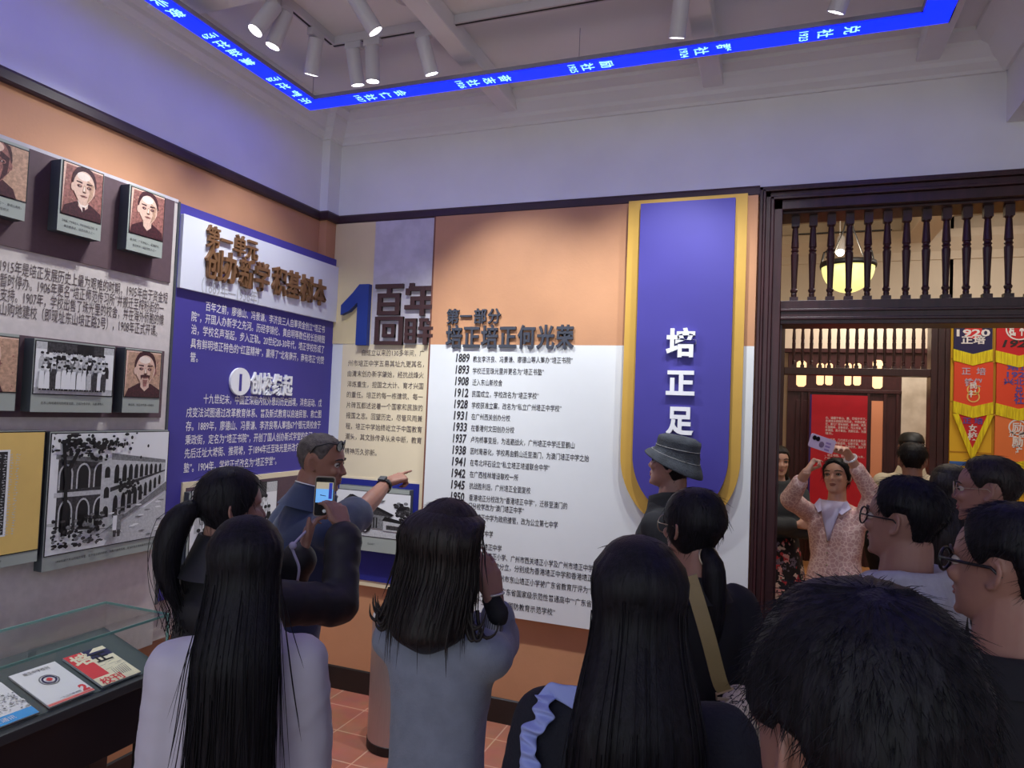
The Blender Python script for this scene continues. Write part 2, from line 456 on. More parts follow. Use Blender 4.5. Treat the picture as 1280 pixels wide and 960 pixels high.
for t0, t1, dd in ((0.0, 0.05, 0.03), (0.05, 0.10, 0.015), (0.10, 1.0, 0.0)):
    a0 = fx0 + t0 * (gx0 - fx0) / 0.15 if t0 < 0.15 else gx0
    a1 = min(fx0 + t1 * (gx0 - fx0) / 0.15, gx0)
    b1 = fx1 - t0 * (fx1 - gx1) / 0.15; b0 = max(fx1 - t1 * (fx1 - gx1) / 0.15, gx1)
    c2.box(a0, a1, YF - dd, YF + 0.2 + dd, 0, 2.93 - t0); c2.box(b0, b1, YF - dd, YF + 0.2 + dd, 0, 2.93 - t0)
    c2.box(a0, b1, YF - dd, YF + 0.2 + dd, 2.93 - min(t1, 0.14), 2.93 - t0)
c2.build('casing', M_wood, door2, bevel=0.003)
MB().box(gx0, gx1, YF, YF + 0.18, fb0, fb1).build('transom_bar', M_wood, door2, bevel=0.004)
bx = [FH.px(992.2, 440, -0.09)[0], FH.px(1154, 440, -0.09)[0]]
for i in range(15):
    baluster(bx[0] + (bx[1] - bx[0]) * i / 14, YF + 0.09, fb1, 2.80, 'baluster', door2)

# timber partition with small lit panes, at the back of the room behind
part = tag(bpy.data.objects.new('door_3', None), kind='structure'); C.objects.link(part); part.location = (0.3, YP2, 0)
kx0 = FK.px(984, 500)[0]; kx1 = FK.px(1127, 500)[0]; kx2 = FK.px(1163, 500)[0]; kz = FK.px(1060, 438)[1]
p = MB(); p.box(kx0, kx1, YP2, YP2 + 0.1, 0, kz); p.box(kx1, kx2 + 0.3, YP2 + 0.0, YP2 + 0.1, FK.px(1140, 470)[1], kz + 0.03)
p.box(kx0 - 0.2, kx2 + 0.4, YP2 - 0.03, YP2 + 0.1, kz - 0.03, kz + 0.02)
for a, b in ((1001, 1004), (1010, 1013), (1084, 1087), (1104, 1108), (1120, 1124)):
    p.box(FK.px(a, 500)[0], FK.px(b, 500)[0], YP2 - 0.025, YP2, 0, FK.px(1060, 487)[1])
p.box(kx0, kx1, YP2 - 0.03, YP2, FK.px(1060, 491)[1], FK.px(1060, 487)[1])
u, v = FK.px(995, 500); u2, v2 = FK.px(1009, 640)
p.box(u, u2, YP2 - 0.012, YP2, v2, v)
p.build('wood_frame', M_wood, part, bevel=0.003)
M_pane = mat('lit_pane', srgb(250, 214, 170), 0.4, emit=srgb(255, 206, 150), estr=0.8)
M_paneorange = mat('orange_door_panel', srgb(222, 150, 112), 0.5)
for a, b, c, d_ in ((996, 1007.5, 451, 483.5), (1021, 1029.5, 454, 481.5), (1032, 1040.5, 454, 481.5), (1056, 1064, 454, 482), (1067, 1076, 454, 482), (1091, 1103, 450, 486)):
    q0 = FK.px(a, c, 0.004); q1 = FK.px(b, d_, 0.004); wv = MB(); uu0, uu1, vv1, vv0 = q0[0], q1[0], q0[1], q1[1]; rw = (uu1 - uu0) * 0.22
    pts = [(uu0 + rw, vv0), (uu1 - rw, vv0), (uu1, vv0 + rw), (uu1, vv1 - rw), (uu1 - rw, vv1), (uu0 + rw, vv1), (uu0, vv1 - rw), (uu0, vv0 + rw)]
    wv.prism(FK, pts, -0.01, 0.006).build('lit_pane', M_pane, part)
q0 = FK.px(1089.5, 501, 0.004); q1 = FK.px(1102.5, 590, 0.004)
MB().fbox(FK, q0[0], q1[0], 1.0, q0[1], -0.01, 0.008).build('door_panel', M_paneorange, part)
M_marble = mat('white_marbled_panel', srgb(222, 214, 200), 0.4, var=0.12, vscale=6, col2=srgb(190, 180, 164))
q0 = FK.px(1127, 471); q1 = FK.px(1162, 560)
tag(MB().fbox(FK, q0[0], q1[0] + 0.1, 0.3, q0[1], 0.0, 0.03).build('wall_panel', M_marble), 'tall white marbled panel beside the timber partition, behind the man in the black cap', 'wall panel')

# red text board standing in front of the partition
FR = Frame((0, 9.1, 0), (1, 0, 0), (0, 0, 1), (0, -1, 0))
M_red = mat('red_board', srgb(200, 22, 46), 0.5, var=0.05)
M_redspine = mat('blue_violet_edge', srgb(60, 36, 120), 0.5)
q0 = FR.px(1015, 493); q1 = FR.px(1081.5, 640)
rp = thing('text_board', ((q0[0] + q1[0]) / 2, 9.1, 0), 'tall red board of white lines of text, behind the woman in pink', 'text board')
MB().fbox(FR, q0[0], q1[0], 0.35, q0[1], -0.06, 0).build('panel', M_red, rp)
MB().fbox(FR, q0[0] - 0.02, q0[0], 0.35, q0[1], -0.06, 0.002).build('edge_strip', M_redspine, rp)
MB().fbox(FR, q0[0] + 0.05, q1[0] - 0.05, 0, 0.35, -0.05, -0.02).build('foot', M_redspine, rp)
tx = MB(); zz = ['北、雄踞于泰山、赢、傲视于天下。', '走进培正校园百年历史，中西合璧，', '在、第七任校长林瀚、黄启明，校风', '红蓝精神，至善至正、薪火传承，桃', '李满园，英才辈出，贡献社会，为国', '增光。', '', '百年风雨，几代培正人秉承至善至正', '之校训，筚路蓝缕，弦歌不辍，为国', '育才，春华秋实，桃李芬芳，满天下', '', '', '、培正书院，创办于一八八九年，', '广州，培正中学，', '', '、培正，名师荟萃，', '、校友遍布全世界', '', '培正中学，', '广州东山']
tz0 = FR.px(1032, 522)[1]; tz1 = FR.px(1032, 596)[1]; tu = FR.px(1031.5, 540)[0]; tw = q1[0] - tu - 0.01
for i, t in enumerate(zz):
    if t: MB().text(t, FR, tu, tz0 + (tz1 - tz0) * i / 19, 0.030, width=tw * min(1, len(t) / 15.5), d=0.002, bold=0.01).build('line_of_text', M_wink, rp)

# pendant bowl lamp
YL = 6.0
FPn = Frame((0, YL, 0), (1, 0, 0), (0, 0, 1), (0, -1, 0))
lc = FPn.px(1060, 333); lr = (FPn.px(1094, 333)[0] - FPn.px(1026.5, 333)[0]) / 2; lz = lc[1]
M_alab = mat('alabaster_bowl', srgb(250, 240, 190), 0.35, var=0.25, vscale=9, emit=srgb(236, 228, 140), estr=1.05)
lp = thing('pendant_lamp', (lc[0], YL, lz), 'alabaster bowl pendant lamp on dark scrolled ironwork, hanging in the hall behind the balusters', 'lamp')
dep = lz - FPn.px(1060, 366)[1]
MB().lathe([(lr * sin(a), lz - dep * cos(a)) for a in [i * pi / 2 / 10 + 0.02 for i in range(11)]], (lc[0], YL, 0), 32).build('bowl', M_alab, lp, smooth=True)
MB().lathe([(lr * 1.0, lz - 0.01), (lr * 1.05, lz - 0.012), (lr * 1.07, lz + 0.005), (lr * 1.05, lz + 0.03), (lr * 0.98, lz + 0.03)], (lc[0], YL, 0), 32).build('rim', M_black, lp, smooth=True)
MB().lathe([(0.004, lz - dep - 0.05), (0.012, lz - dep - 0.035), (0.018, lz - dep - 0.01), (0.01, lz - dep + 0.0)], (lc[0], YL, 0), 12).build('finial', M_black, lp, smooth=True)
for k in range(3):
    a = 0.5 + k * 2 * pi / 3; ar = MB(); cx_, cy_ = cos(a), sin(a)
    pts = [(lr * 1.03, 0.0), (lr * 1.12, 0.06), (lr * 1.02, 0.14), (lr * 0.9, 0.15), (lr * 0.86, 0.11), (lr * 0.92, 0.09)]
    ar.tube([(lc[0] + cx_ * r_, YL + cy_ * r_, lz + z_) for r_, z_ in pts], 0.009, 6)
    ar.build('scroll_arm', M_black, lp, smooth=True)
    MB().tube([(lc[0] + cx_ * lr * t, YL + cy_ * lr * t, lz + z_) for t, z_ in ((0.95, 0.01), (0.6, 0.12), (0.2, 0.3), (0.06, 0.44), (0.03, 0.5))], 0.006, 6).build('suspension_rod', M_black, lp, smooth=True)
MB().tube([(lc[0], YL, lz + 0.47), (lc[0], YL, 3.85)], 0.008, 8).build('stem', M_black, lp, smooth=True)
MB().lathe([(0.07, 3.85), (0.065, 3.82), (0.02, 3.8)], (lc[0], YL, 0), 20).build('ceiling_rose', M_black, lp, smooth=True)
light('POINT', 'pendant_bulb', (lc[0], YL, lz + 0.1), 12, (1, 0.86, 0.62), size=0.08, parent=lp)
q = FPn.px(1050, 316, -0.9)
sp = thing('spot_lamp', (q[0], YL + 0.9, q[1]), 'small white spot lamp on a thin bar, high behind the pendant bowl', 'lamp')
MB().cap((q[0] + 0.01, YL + 0.95, q[1] + 0.14), (q[0], YL + 0.88, q[1] + 0.02), 0.035, 0.04, 14).build('housing', M_lampwhite, sp, smooth=True)
MB().sphere((q[0] - 0.002, YL + 0.865, q[1] - 0.005), 0.034, 12, 8).build('lens', M_lens, sp, smooth=True)
MB().tube([(q[0] - 0.35, YL + 0.95, q[1] + 0.2), (q[0] + 0.42, YL + 0.95, q[1] + 0.2)], 0.008, 6).build('track_bar', M_black, sp)
MB().tube([(q[0], YL + 0.95, q[1] + 0.14), (q[0], YL + 0.95, 3.85)], 0.006, 6).build('drop_rod', M_lampwhite, sp)

# ------------------------------------------------------------------ pennants on the yellow board
FY = Frame((0, YF - 0.10, 0), (1, 0, 0), (0, 0, 1), (0, -1, 0))
M_yel = mat('yellow_board', srgb(232, 186, 44), 0.6, var=0.04, vscale=3)
M_yeldk = mat('ochre_border', srgb(190, 140, 34), 0.6)
yb = thing('display_board', (2.6, YF - 0.1, 1.4), 'yellow display board hung with fringed school pennants, seen through the doorway', 'display board')
y0 = FY.px(1189, 500)[0]; y1 = y0 + 2.2; zt = FY.px(1240, 381)[1]
MB().fbox(FY, y0, y1, 1.05, zt, -0.095, -0.04).build('board', M_yel, yb)
sb = MB()
for z_ in (FY.px(1200, 565)[1], FY.px(1200, 448)[1], FY.px(1200, 502)[1]): sb.fbox(FY, y0, y1, z_ - 0.006, z_ + 0.006, -0.04, -0.034)
sb.fbox(FY, FY.px(1243.5, 500)[0] - 0.012, FY.px(1243.5, 500)[0] + 0.012, 1.05, zt, -0.04, -0.03)
sb.build('batten', M_yeldk, yb)
MB().fbox(FY, y0, y1, FY.px(1200, 582)[1], FY.px(1200, 577)[1], -0.04, -0.03).build('base_strip', mat('blue_strip', srgb(60, 110, 190), 0.5), yb)
FRINGE = mat('gold_fringe', srgb(244, 214, 30), 0.7, var=0.3, vscale=90, stretch=(1, 1, 0.06), bump=0.6, bscale=160)
M_pnavy = mat('navy_pennant', srgb(40, 36, 84), 0.75); M_pred = mat('scarlet_pennant', srgb(206, 38, 46), 0.75)
M_por = mat('orange_red_pennant', srgb(232, 78, 48), 0.75); M_por2 = mat('orange_pennant', srgb(236, 128, 72), 0.75)
M_pblue = mat('violet_ink', srgb(92, 84, 170), 0.7); M_reddisc = mat('red_disc', srgb(214, 34, 44), 0.6)


def pennant(pxl, pyt, pxr, pyb, sag, m, label, kind='V', fringe=0.10):
    l, t = FY.px(pxl, pyt); r, b = FY.px(pxr, pyb); c = (l + r) / 2; dz = sag
    root = thing('pennant', (c, YF - 0.1, t), label, 'pennant', 'fringed pennants on the yellow board')
    if kind == 'V':
        pts = [(l, t), (r, t), (r, b), (c, b - dz), (l, b)]
        fr = [(l - 0.004, b + 0.012), (c, b - dz + 0.012), (r + 0.004, b + 0.012), (r + 0.004, b - fringe), (c, b - dz - fringe), (l - 0.004, b - fringe)]
        fr = [fr[0], fr[5], fr[4], fr[1]], [fr[1], fr[4], fr[3], fr[2]]
    else:
        pts = [(l, t), (r, t), (c, b)]
        g = fringe
        fr = [(l - 0.02, t), (l + g * 0.5, t), (c, b + g * 1.2), (c, b - g)], [(r - g * 0.5, t), (r + 0.02, t), (c, b - g), (c, b + g * 1.2)]
    MB().prism(FY, pts, -0.02, 0.0).build('cloth', m, root)
    fm = MB()
    for q_ in fr: fm.prism(FY, q_, -0.015, 0.008)
    fm.build('fringe', FRINGE, root)
    MB().tube([FY.P(l - 0.01, t, -0.008), FY.P(r + 0.01, t, -0.008)], 0.009, 8).build('hanging_rod', M_yeldk, root)
    return root, l, r, t, b, c


pd = [0.006]
r_, l, r, t, b, c = pennant(1193, 399, 1240.5, 438, 0.05, M_pnavy, 'navy pennant with 1920 over a red disc and a sunburst')
z1920 = FY.px(1215, 415)[1]
MB().poly(FY, ell(c, z1920 + 0.01, 0.075, 0.075, 24), 0.003).build('red_disc', M_reddisc, r_)
e = MB(); e.text('1920', FY, c, z1920 - 0.005, 0.085, width=0.28, d=0.005, bold=0.03, align='C'); e.text('正培', FY, c, FY.px(1215, 425)[1], 0.075, width=0.2, d=0.005, bold=0.03, align='C')
for k in range(9):
    a = pi * (0.12 + 0.76 * k / 8); e.poly(FY, [(c + 0.10 * cos(a - 0.03), z1920 + 0.02 + 0.09 * sin(a)), (c + 0.17 * cos(a - 0.02), z1920 + 0.02 + 0.13 * sin(a)), (c + 0.17 * cos(a + 0.02), z1920 + 0.02 + 0.13 * sin(a))], 0.004)
e.build('lettering', M_wink, r_)
r_, l, r, t, b, c = pennant(1193, 452, 1241, 504, 0.05, M_por, 'orange-red pennant with two linked rings under a white emblem, below the navy one')
e = MB(); e.text('正  培', FY, c, FY.px(1216, 464)[1], 0.07, width=0.20, d=0.005, bold=0.02, align='C'); e.text('铁仪', FY, c, FY.px(1216, 478)[1], 0.075, width=0.15, d=0.005, bold=0.03, align='C')
e.build('lettering', mat('lilac_ink', srgb(196, 176, 200), 0.7), r_)
e = MB()
for zc in (FY.px(1216, 487)[1], FY.px(1216, 496)[1]):
    o1, i1 = ell(c, zc, 0.055, 0.055, 24), ell(c, zc, 0.043, 0.043, 24)
    for k in range(24): e.poly(FY, [o1[k], o1[(k + 1) % 24], i1[(k + 1) % 24], i1[k]], 0.005)
e.build('ring_emblem', mat('gold_ink', srgb(240, 196, 110), 0.6), r_)
e = MB(); e.text('社', FY, c, FY.px(1216, 492)[1], 0.07, d=0.006, bold=0.03, align='C'); e.text('民', FY, c, FY.px(1216, 482)[1], 0.06, d=0.006, bold=0.03, align='C'); e.build('emblem_lettering', M_wink, r_)
r_, l, r, t, b, c = pennant(1193.5, 517, 1238, 571, 0.0, M_pred, 'small red triangular pennant with a wide golden fringe', 'T', 0.06)
e = MB(); e.text('正 培', FY, c, FY.px(1216, 526)[1], 0.06, width=0.17, d=0.005, bold=0.02, align='C'); e.build('upper_lettering', M_pblue, r_)
e = MB(); e.text('女', FY, c, FY.px(1215, 535)[1], 0.065, d=0.005, bold=0.03, align='C'); e.text('校', FY, c, FY.px(1215, 545)[1], 0.075, d=0.005, bold=0.03, align='C'); e.build('lettering', M_wink, r_)
r_, l, r, t, b, c = pennant(1246, 399, 1302, 440, 0.05, M_pred, 'scarlet pennant with a round white seal over 1924')
zc = FY.px(1269, 411)[1]; e = MB(); o1, i1 = ell(c, zc, 0.11, 0.11, 28), ell(c, zc, 0.098, 0.098, 28)
for k in range(28): e.poly(FY, [o1[k], o1[(k + 1) % 28], i1[(k + 1) % 28], i1[k]], 0.005)
e.text('群社', FY, c, zc, 0.13, width=0.17, d=0.005, bold=0.03, align='C'); e.build('seal', M_wink, r_)
e = MB(); e.text('1924', FY, c, FY.px(1269, 429)[1], 0.085, width=0.27, d=0.005, bold=0.03, align='C', shear=0.2); e.build('lettering', M_ink, r_)
r_, l, r, t, b, c = pennant(1246, 452, 1302, 507, 0.05, M_por, 'orange-red pennant with violet writing and 1924, under the scarlet one')
e = MB()
for tt, py, hh, ww in (('培正', 459, 0.06, 0.2), ('1924', 468, 0.065, 0.2), ('兴北雄', 477, 0.06, 0.25), ('兑', 488, 0.085, 0.07), ('社', 499, 0.09, 0.08)): e.text(tt, FY, c, FY.px(1272, py)[1], hh, width=ww, d=0.005, bold=0.025, align='C')
e.build('lettering', M_pblue, r_)
r_, l, r, t, b, c = pennant(1244, 519, 1300, 574, 0.05, M_por2, 'pale orange pennant with a white round seal, lowest of its column')
zc = FY.px(1268, 534)[1]; e = MB(); o1, i1 = ell(c, zc, 0.075, 0.075, 24), ell(c, zc, 0.062, 0.062, 24)
for k in range(24): e.poly(FY, [o1[k], o1[(k + 1) % 24], i1[(k + 1) % 24], i1[k]], 0.005)
e.text('励', FY, c, zc, 0.09, d=0.005, bold=0.02, align='C')
for tt, py, hh, ww in (('正 培', 543, 0.05, 0.14), ('励', 552, 0.09, 0.09), ('社', 562, 0.08, 0.08)): e.text(tt, FY, c, FY.px(1268, py)[1], hh, width=ww, d=0.005, bold=0.04, align='C')
e.build('lettering', M_wink, r_)
# ------------------------------------------------------------------ left wall: stone panel with history text
PT = FL.px(320, 288.5)[1]                  # top of the panels
PB = FL.px(197, 751.8)[1]                  # foot of the blue panel
UB = FL.px(225, 253.5)[0]; UE = FL.px(420.8, 325)[0]
sp_ = thing('exhibition_panel', (XW, 0.4, 0.62), 'stone-grey wall panel of history text and framed photographs above the glass case', 'exhibition panel')
MB().fbox(FL, -1.6, UB - 0.012, 0.62, PT, -0.08, 0).build('board', M_stone, sp_)
def quad_px(F, pts, d=0): return [F.px(x, y, d) for x, y in pts]
v_pb = FL.px(212.5, 354)[1]; u_pr = FL.px(214.5, 300)[0]
MB().fbox(FL, -1.6, u_pr, v_pb, PT - 0.002, 0, 0.006).build('header_band', M_purple, sp_)
u2, v2t = FL.px(204.5, 439); v2b = FL.px(202, 522)[1]
MB().fbox(FL, -1.6, u2, v2b, v2t, 0, 0.006).build('photo_band', M_purple, sp_)
MB().fbox(FL, -1.6, UB - 0.012, PT - 0.002, PT + 0.012, -0.08, 0.004).build('top_edge', M_greyp, sp_)
t = MB()
lines = [('1915年是培正发展历史上最为艰难的时期，1905年由于资金短', (0, 332), (209.5, 372)), ('暂时停办。1906年更名“培正师范传习所”并搬迁至榨粉街的一', (0, 349), (204.5, 386)),
         ('支持。1907年，学校出售了珠光里的校舍，并在海外侨胞的慷', (0, 367), (204.5, 400)), ('山购地建校（即现址东山培正路2号），1908年正式开课。', (0, 384), (196.5, 414.5))]
for s_, a, b in lines:
    ua, va = FL.px(*a); ub, vb = FL.px(*b)
    MB().text(s_, FL, ua, (va + vb) / 2, 0.050, width=ub - ua, d=0.0015).build('line_of_text', M_inkbrown, sp_)
struct('trim_6', MB().fbox(FL, UB - 0.012, 3.585, 0.62, PB - 0.002, -0.066, -0.03), M_stone)

# ------------------------------------------------------------------ framed pictures
M_sep = [mat('sepia_light', srgb(222, 186, 168), 0.5, var=.10, vscale=150), mat('sepia_mid', srgb(150, 98, 90), 0.5, var=.35, vscale=90), mat('sepia_dark', srgb(66, 28, 34), 0.5, var=.35, vscale=120), mat('sepia_pale', srgb(236, 218, 208), 0.5, var=.05, vscale=150), mat('sepia_tan', srgb(188, 150, 126), 0.5, var=.22, vscale=100)]
M_bw = [mat('print_white', srgb(232, 232, 234), 0.5), mat('print_light', srgb(190, 190, 192), 0.5, var=.12, vscale=120), mat('print_mid', srgb(120, 120, 122), 0.5, var=.3, vscale=120), mat('print_dark', srgb(58, 56, 58), 0.5, var=.5, vscale=120), mat('print_black', srgb(22, 20, 22), 0.5)]
# print slots: 0 light 1 mid 2 dark 3 pale 4 tan


class Sub(MB):
    """picture drawing in unit coordinates inside a rectangle of a frame"""
    def setup(s, F, u0, v0, w_, h_, d): s.F, s.u0, s.v0, s.w_, s.h_, s.d, s.k = F, u0, v0, w_, h_, d, 0; return s
    def pg(s, pts, mi):
        s.k += 1
        return s.poly(s.F, [(s.u0 + min(max(x, 0), 1) * s.w_, s.v0 + min(max(y, 0), 1) * s.h_) for x, y in pts], s.d + s.k * 0.00005, mi)
    def el(s, cx, cy, rx, ry, mi, n=20, a0=0, a1=2 * pi): return s.pg(ell(cx, cy, rx, ry, n, a0, a1), mi)


def portrait(s, variant):
    rn = random.Random(variant)
    s.pg([(0, 0), (1, 0), (1, 1), (0, 1)], 4 if variant == 1 else 0)
    s.pg([(0.0, 0), (1, 0), (1, 0.97), (0.06, 0.97)], 1 if variant in (2, 3) else 4)
    for k in range(30):                                        # mottled studio backdrop
        s.el(rn.uniform(0.05, 0.95), rn.uniform(0.02, 0.95), rn.uniform(0.008, 0.026), rn.uniform(0.006, 0.018), rn.choice([1, 1, 4] if variant != 1 else [4, 4]), 7)
    cx = {1: 0.20, 2: 0.52, 3: 0.50, 4: 0.55, 5: 0.15}[variant]; cy = 0.60; rx, ry = 0.28, 0.325
    if variant == 1: rx, ry = 0.36, 0.42; cy = 0.62
    if variant == 5: rx, ry = 0.42, 0.46; cy = 0.55
    s.pg([(cx - 0.55, 0), (cx - 0.46, 0.17), (cx - 0.18, 0.30), (cx + 0.18, 0.30), (cx + 0.46, 0.17), (cx + 0.55, 0)], 2)
    s.pg([(cx - 0.13, 0.40), (cx + 0.13, 0.40), (cx + 0.12, 0.22), (cx, 0.13), (cx - 0.12, 0.22)], 0)
    if variant == 2:
        s.pg([(cx - 0.16, 0.34), (cx, 0.10), (cx + 0.14, 0.32), (cx + 0.06, 0.26), (cx - 0.06, 0.26)], 3); s.pg([(cx - 0.02, 0.22), (cx + 0.05, 0.22), (cx + 0.06, 0.04), (cx + 0.0, 0.04)], 2)
    s.el(cx, cy + 0.10, rx * 1.12, ry * 1.05, 2 if variant != 5 else 0)                     # hair mass
    s.el(cx - rx * 1.0, cy - 0.03, 0.05, 0.08, 0); s.el(cx + rx * 1.0, cy - 0.03, 0.05, 0.08, 1)
    face = [(cx + rx * cos(a) * (1.0 if sin(a) > -0.2 else 1.0 - 0.32 * (-sin(a) - 0.2)), cy + ry * sin(a)) for a in [2 * pi * i / 28 for i in range(28)]]
    s.pg(face, 0 if variant != 1 else 1)
    s.pg([(cx + rx * 0.2, cy + ry * 0.55), (cx + rx * 0.92, cy + ry * 0.3), (cx + rx * 0.8, cy - ry * 0.45), (cx + rx * 0.3, cy - ry * 0.9), (cx + rx * 0.52, cy - ry * 0.2)], 4 if variant != 1 else 2)
    s.el(cx - rx * 0.1, cy + ry * 0.68, rx * 0.6, ry * 0.25, 3 if variant != 1 else 0)
    for e in (-1, 1):
        s.pg([(cx + e * rx * 0.18, cy + ry * 0.22), (cx + e * rx * 0.72, cy + ry * 0.26), (cx + e * rx * 0.74, cy + ry * 0.34), (cx + e * rx * 0.2, cy + ry * 0.33)], 2)
        s.el(cx + e * rx * 0.44, cy + ry * 0.06, rx * 0.24, ry * 0.10, 1); s.el(cx + e * rx * 0.44, cy + ry * 0.05, rx * 0.17, ry * 0.055, 2); s.el(cx + e * rx * 0.40, cy + ry * 0.06, rx * 0.035, ry * 0.03, 3)
        if variant == 5:
            o1, i1 = ell(cx + e * rx * 0.46, cy + ry * 0.05, rx * 0.36, ry * 0.24, 18), ell(cx + e * rx * 0.46, cy + ry * 0.05, rx * 0.29, ry * 0.185, 18)
            for k in range(18): s.pg([o1[k], o1[(k + 1) % 18], i1[(k + 1) % 18], i1[k]], 2)
    s.pg([(cx - rx * 0.06, cy + ry * 0.15), (cx + rx * 0.10, cy + ry * 0.15), (cx + rx * 0.22, cy - ry * 0.26), (cx - rx * 0.16, cy - ry * 0.26)], 4 if variant != 1 else 2)
    s.pg([(cx - rx * 0.02, cy + ry * 0.1), (cx + rx * 0.05, cy + ry * 0.1), (cx + rx * 0.09, cy - ry * 0.2), (cx - rx * 0.08, cy - ry * 0.2)], 3)
    s.pg([(cx - rx * 0.18, cy - ry * 0.24), (cx + rx * 0.22, cy - ry * 0.24), (cx + rx * 0.12, cy - ry * 0.31), (cx - rx * 0.1, cy - ry * 0.31)], 2)
    s.pg([(cx - rx * 0.36, cy - ry * 0.50), (cx, cy - ry * 0.44), (cx + rx * 0.36, cy - ry * 0.50), (cx + rx * 0.2, cy - ry * 0.58), (cx - rx * 0.2, cy - ry * 0.58)], 1)
    s.pg([(cx - rx * 0.34, cy - ry * 0.495), (cx + rx * 0.34, cy - ry * 0.495), (cx, cy - ry * 0.53)], 2)
    if variant == 4:
        s.pg([(cx - rx * 0.5, cy - ry * 0.36), (cx, cy - ry * 0.3), (cx + rx * 0.5, cy - ry * 0.36), (cx + rx * 0.42, cy - ry * 0.7), (cx + rx * 0.3, cy - ry * 0.48), (cx - rx * 0.3, cy - ry * 0.48), (cx - rx * 0.42, cy - ry * 0.7)], 2)
        s.pg([(cx - rx * 0.26, cy - ry * 0.66), (cx + rx * 0.26, cy - ry * 0.66), (cx + rx * 0.14, cy - ry * 1.12), (cx - rx * 0.14, cy - ry * 1.12)], 1)
    if variant == 5:
        s.pg([(cx - rx * 0.5, cy - ry * 0.34), (cx, cy - ry * 0.26), (cx + rx * 0.5, cy - ry * 0.34), (cx + rx * 0.56, cy - ry * 0.5), (cx - rx * 0.56, cy - ry * 0.5)], 3)


def group_photo(s):
    rn = random.Random(4)
    s.pg([(0, 0), (1, 0), (1, 1), (0, 1)], 0); s.pg([(0.0, 0.86), (1, 0.86), (1, 1), (0, 1)], 1); s.pg([(0.13, 0.8), (0.86, 0.8), (0.86, 1), (0.13, 1)], 3)
    s.pg([(0.5, 0.82), (0.72, 0.82), (0.72, 1), (0.5, 1)], 4); s.pg([(0, 0), (1, 0), (1, 0.12), (0, 0.12)], 1)
    for row, (y, n) in enumerate(((0.74, 13), (0.60, 15), (0.46, 13))):
        for i in range(n):
            x = 0.08 + 0.84 * (i + 0.5 * (row % 2)) / n + rn.uniform(-0.01, 0.01); y_ = y + rn.uniform(-0.03, 0.03); c = rn.choice([0, 0, 1, 1, 2, 3, 4]) if row < 2 else rn.choice([0, 0, 1, 0, 3])
            bt = 0.10 if row == 2 else y_ - 0.24
            s.pg([(x - 0.022, y_), (x + 0.022, y_), (x + 0.036, y_ - 0.08), (x + 0.036, bt), (x - 0.036, bt), (x - 0.036, y_ - 0.08)], c)
            s.pg([(x + 0.022, y_), (x + 0.036, y_ - 0.08), (x + 0.036, bt), (x + 0.028, bt)], 3)
            s.el(x, y_ + 0.045, 0.021, 0.047, 1 if rn.random() < 0.7 else 0, 12); s.el(x, y_ + 0.075, 0.021, 0.025, 4, 10)
            if row == 2:
                s.pg([(x - 0.03, 0.10), (x - 0.006, 0.10), (x - 0.008, 0.07), (x - 0.03, 0.07)], 4); s.pg([(x + 0.006, 0.10), (x + 0.03, 0.10), (x + 0.03, 0.07), (x + 0.008, 0.07)], 4)


def arch(s, x, y, w_, h_, rim, mi, rmi, sk=0.0):
    def shp(g):
        pts = [(x - w_ / 2 - g, y), (x + w_ / 2 + g, y + sk * (w_ + 2 * g))]
        for i in range(11):
            a = pi * i / 10; px_ = x + (w_ / 2 + g) * cos(a)
            pts.append((px_, y + h_ * 0.6 + (h_ * 0.4 + g * 1.3) * sin(a) + sk * (px_ - x + w_ / 2)))
        return pts
    if rim: s.pg(shp(rim), rmi)
    s.pg(shp(0), mi)


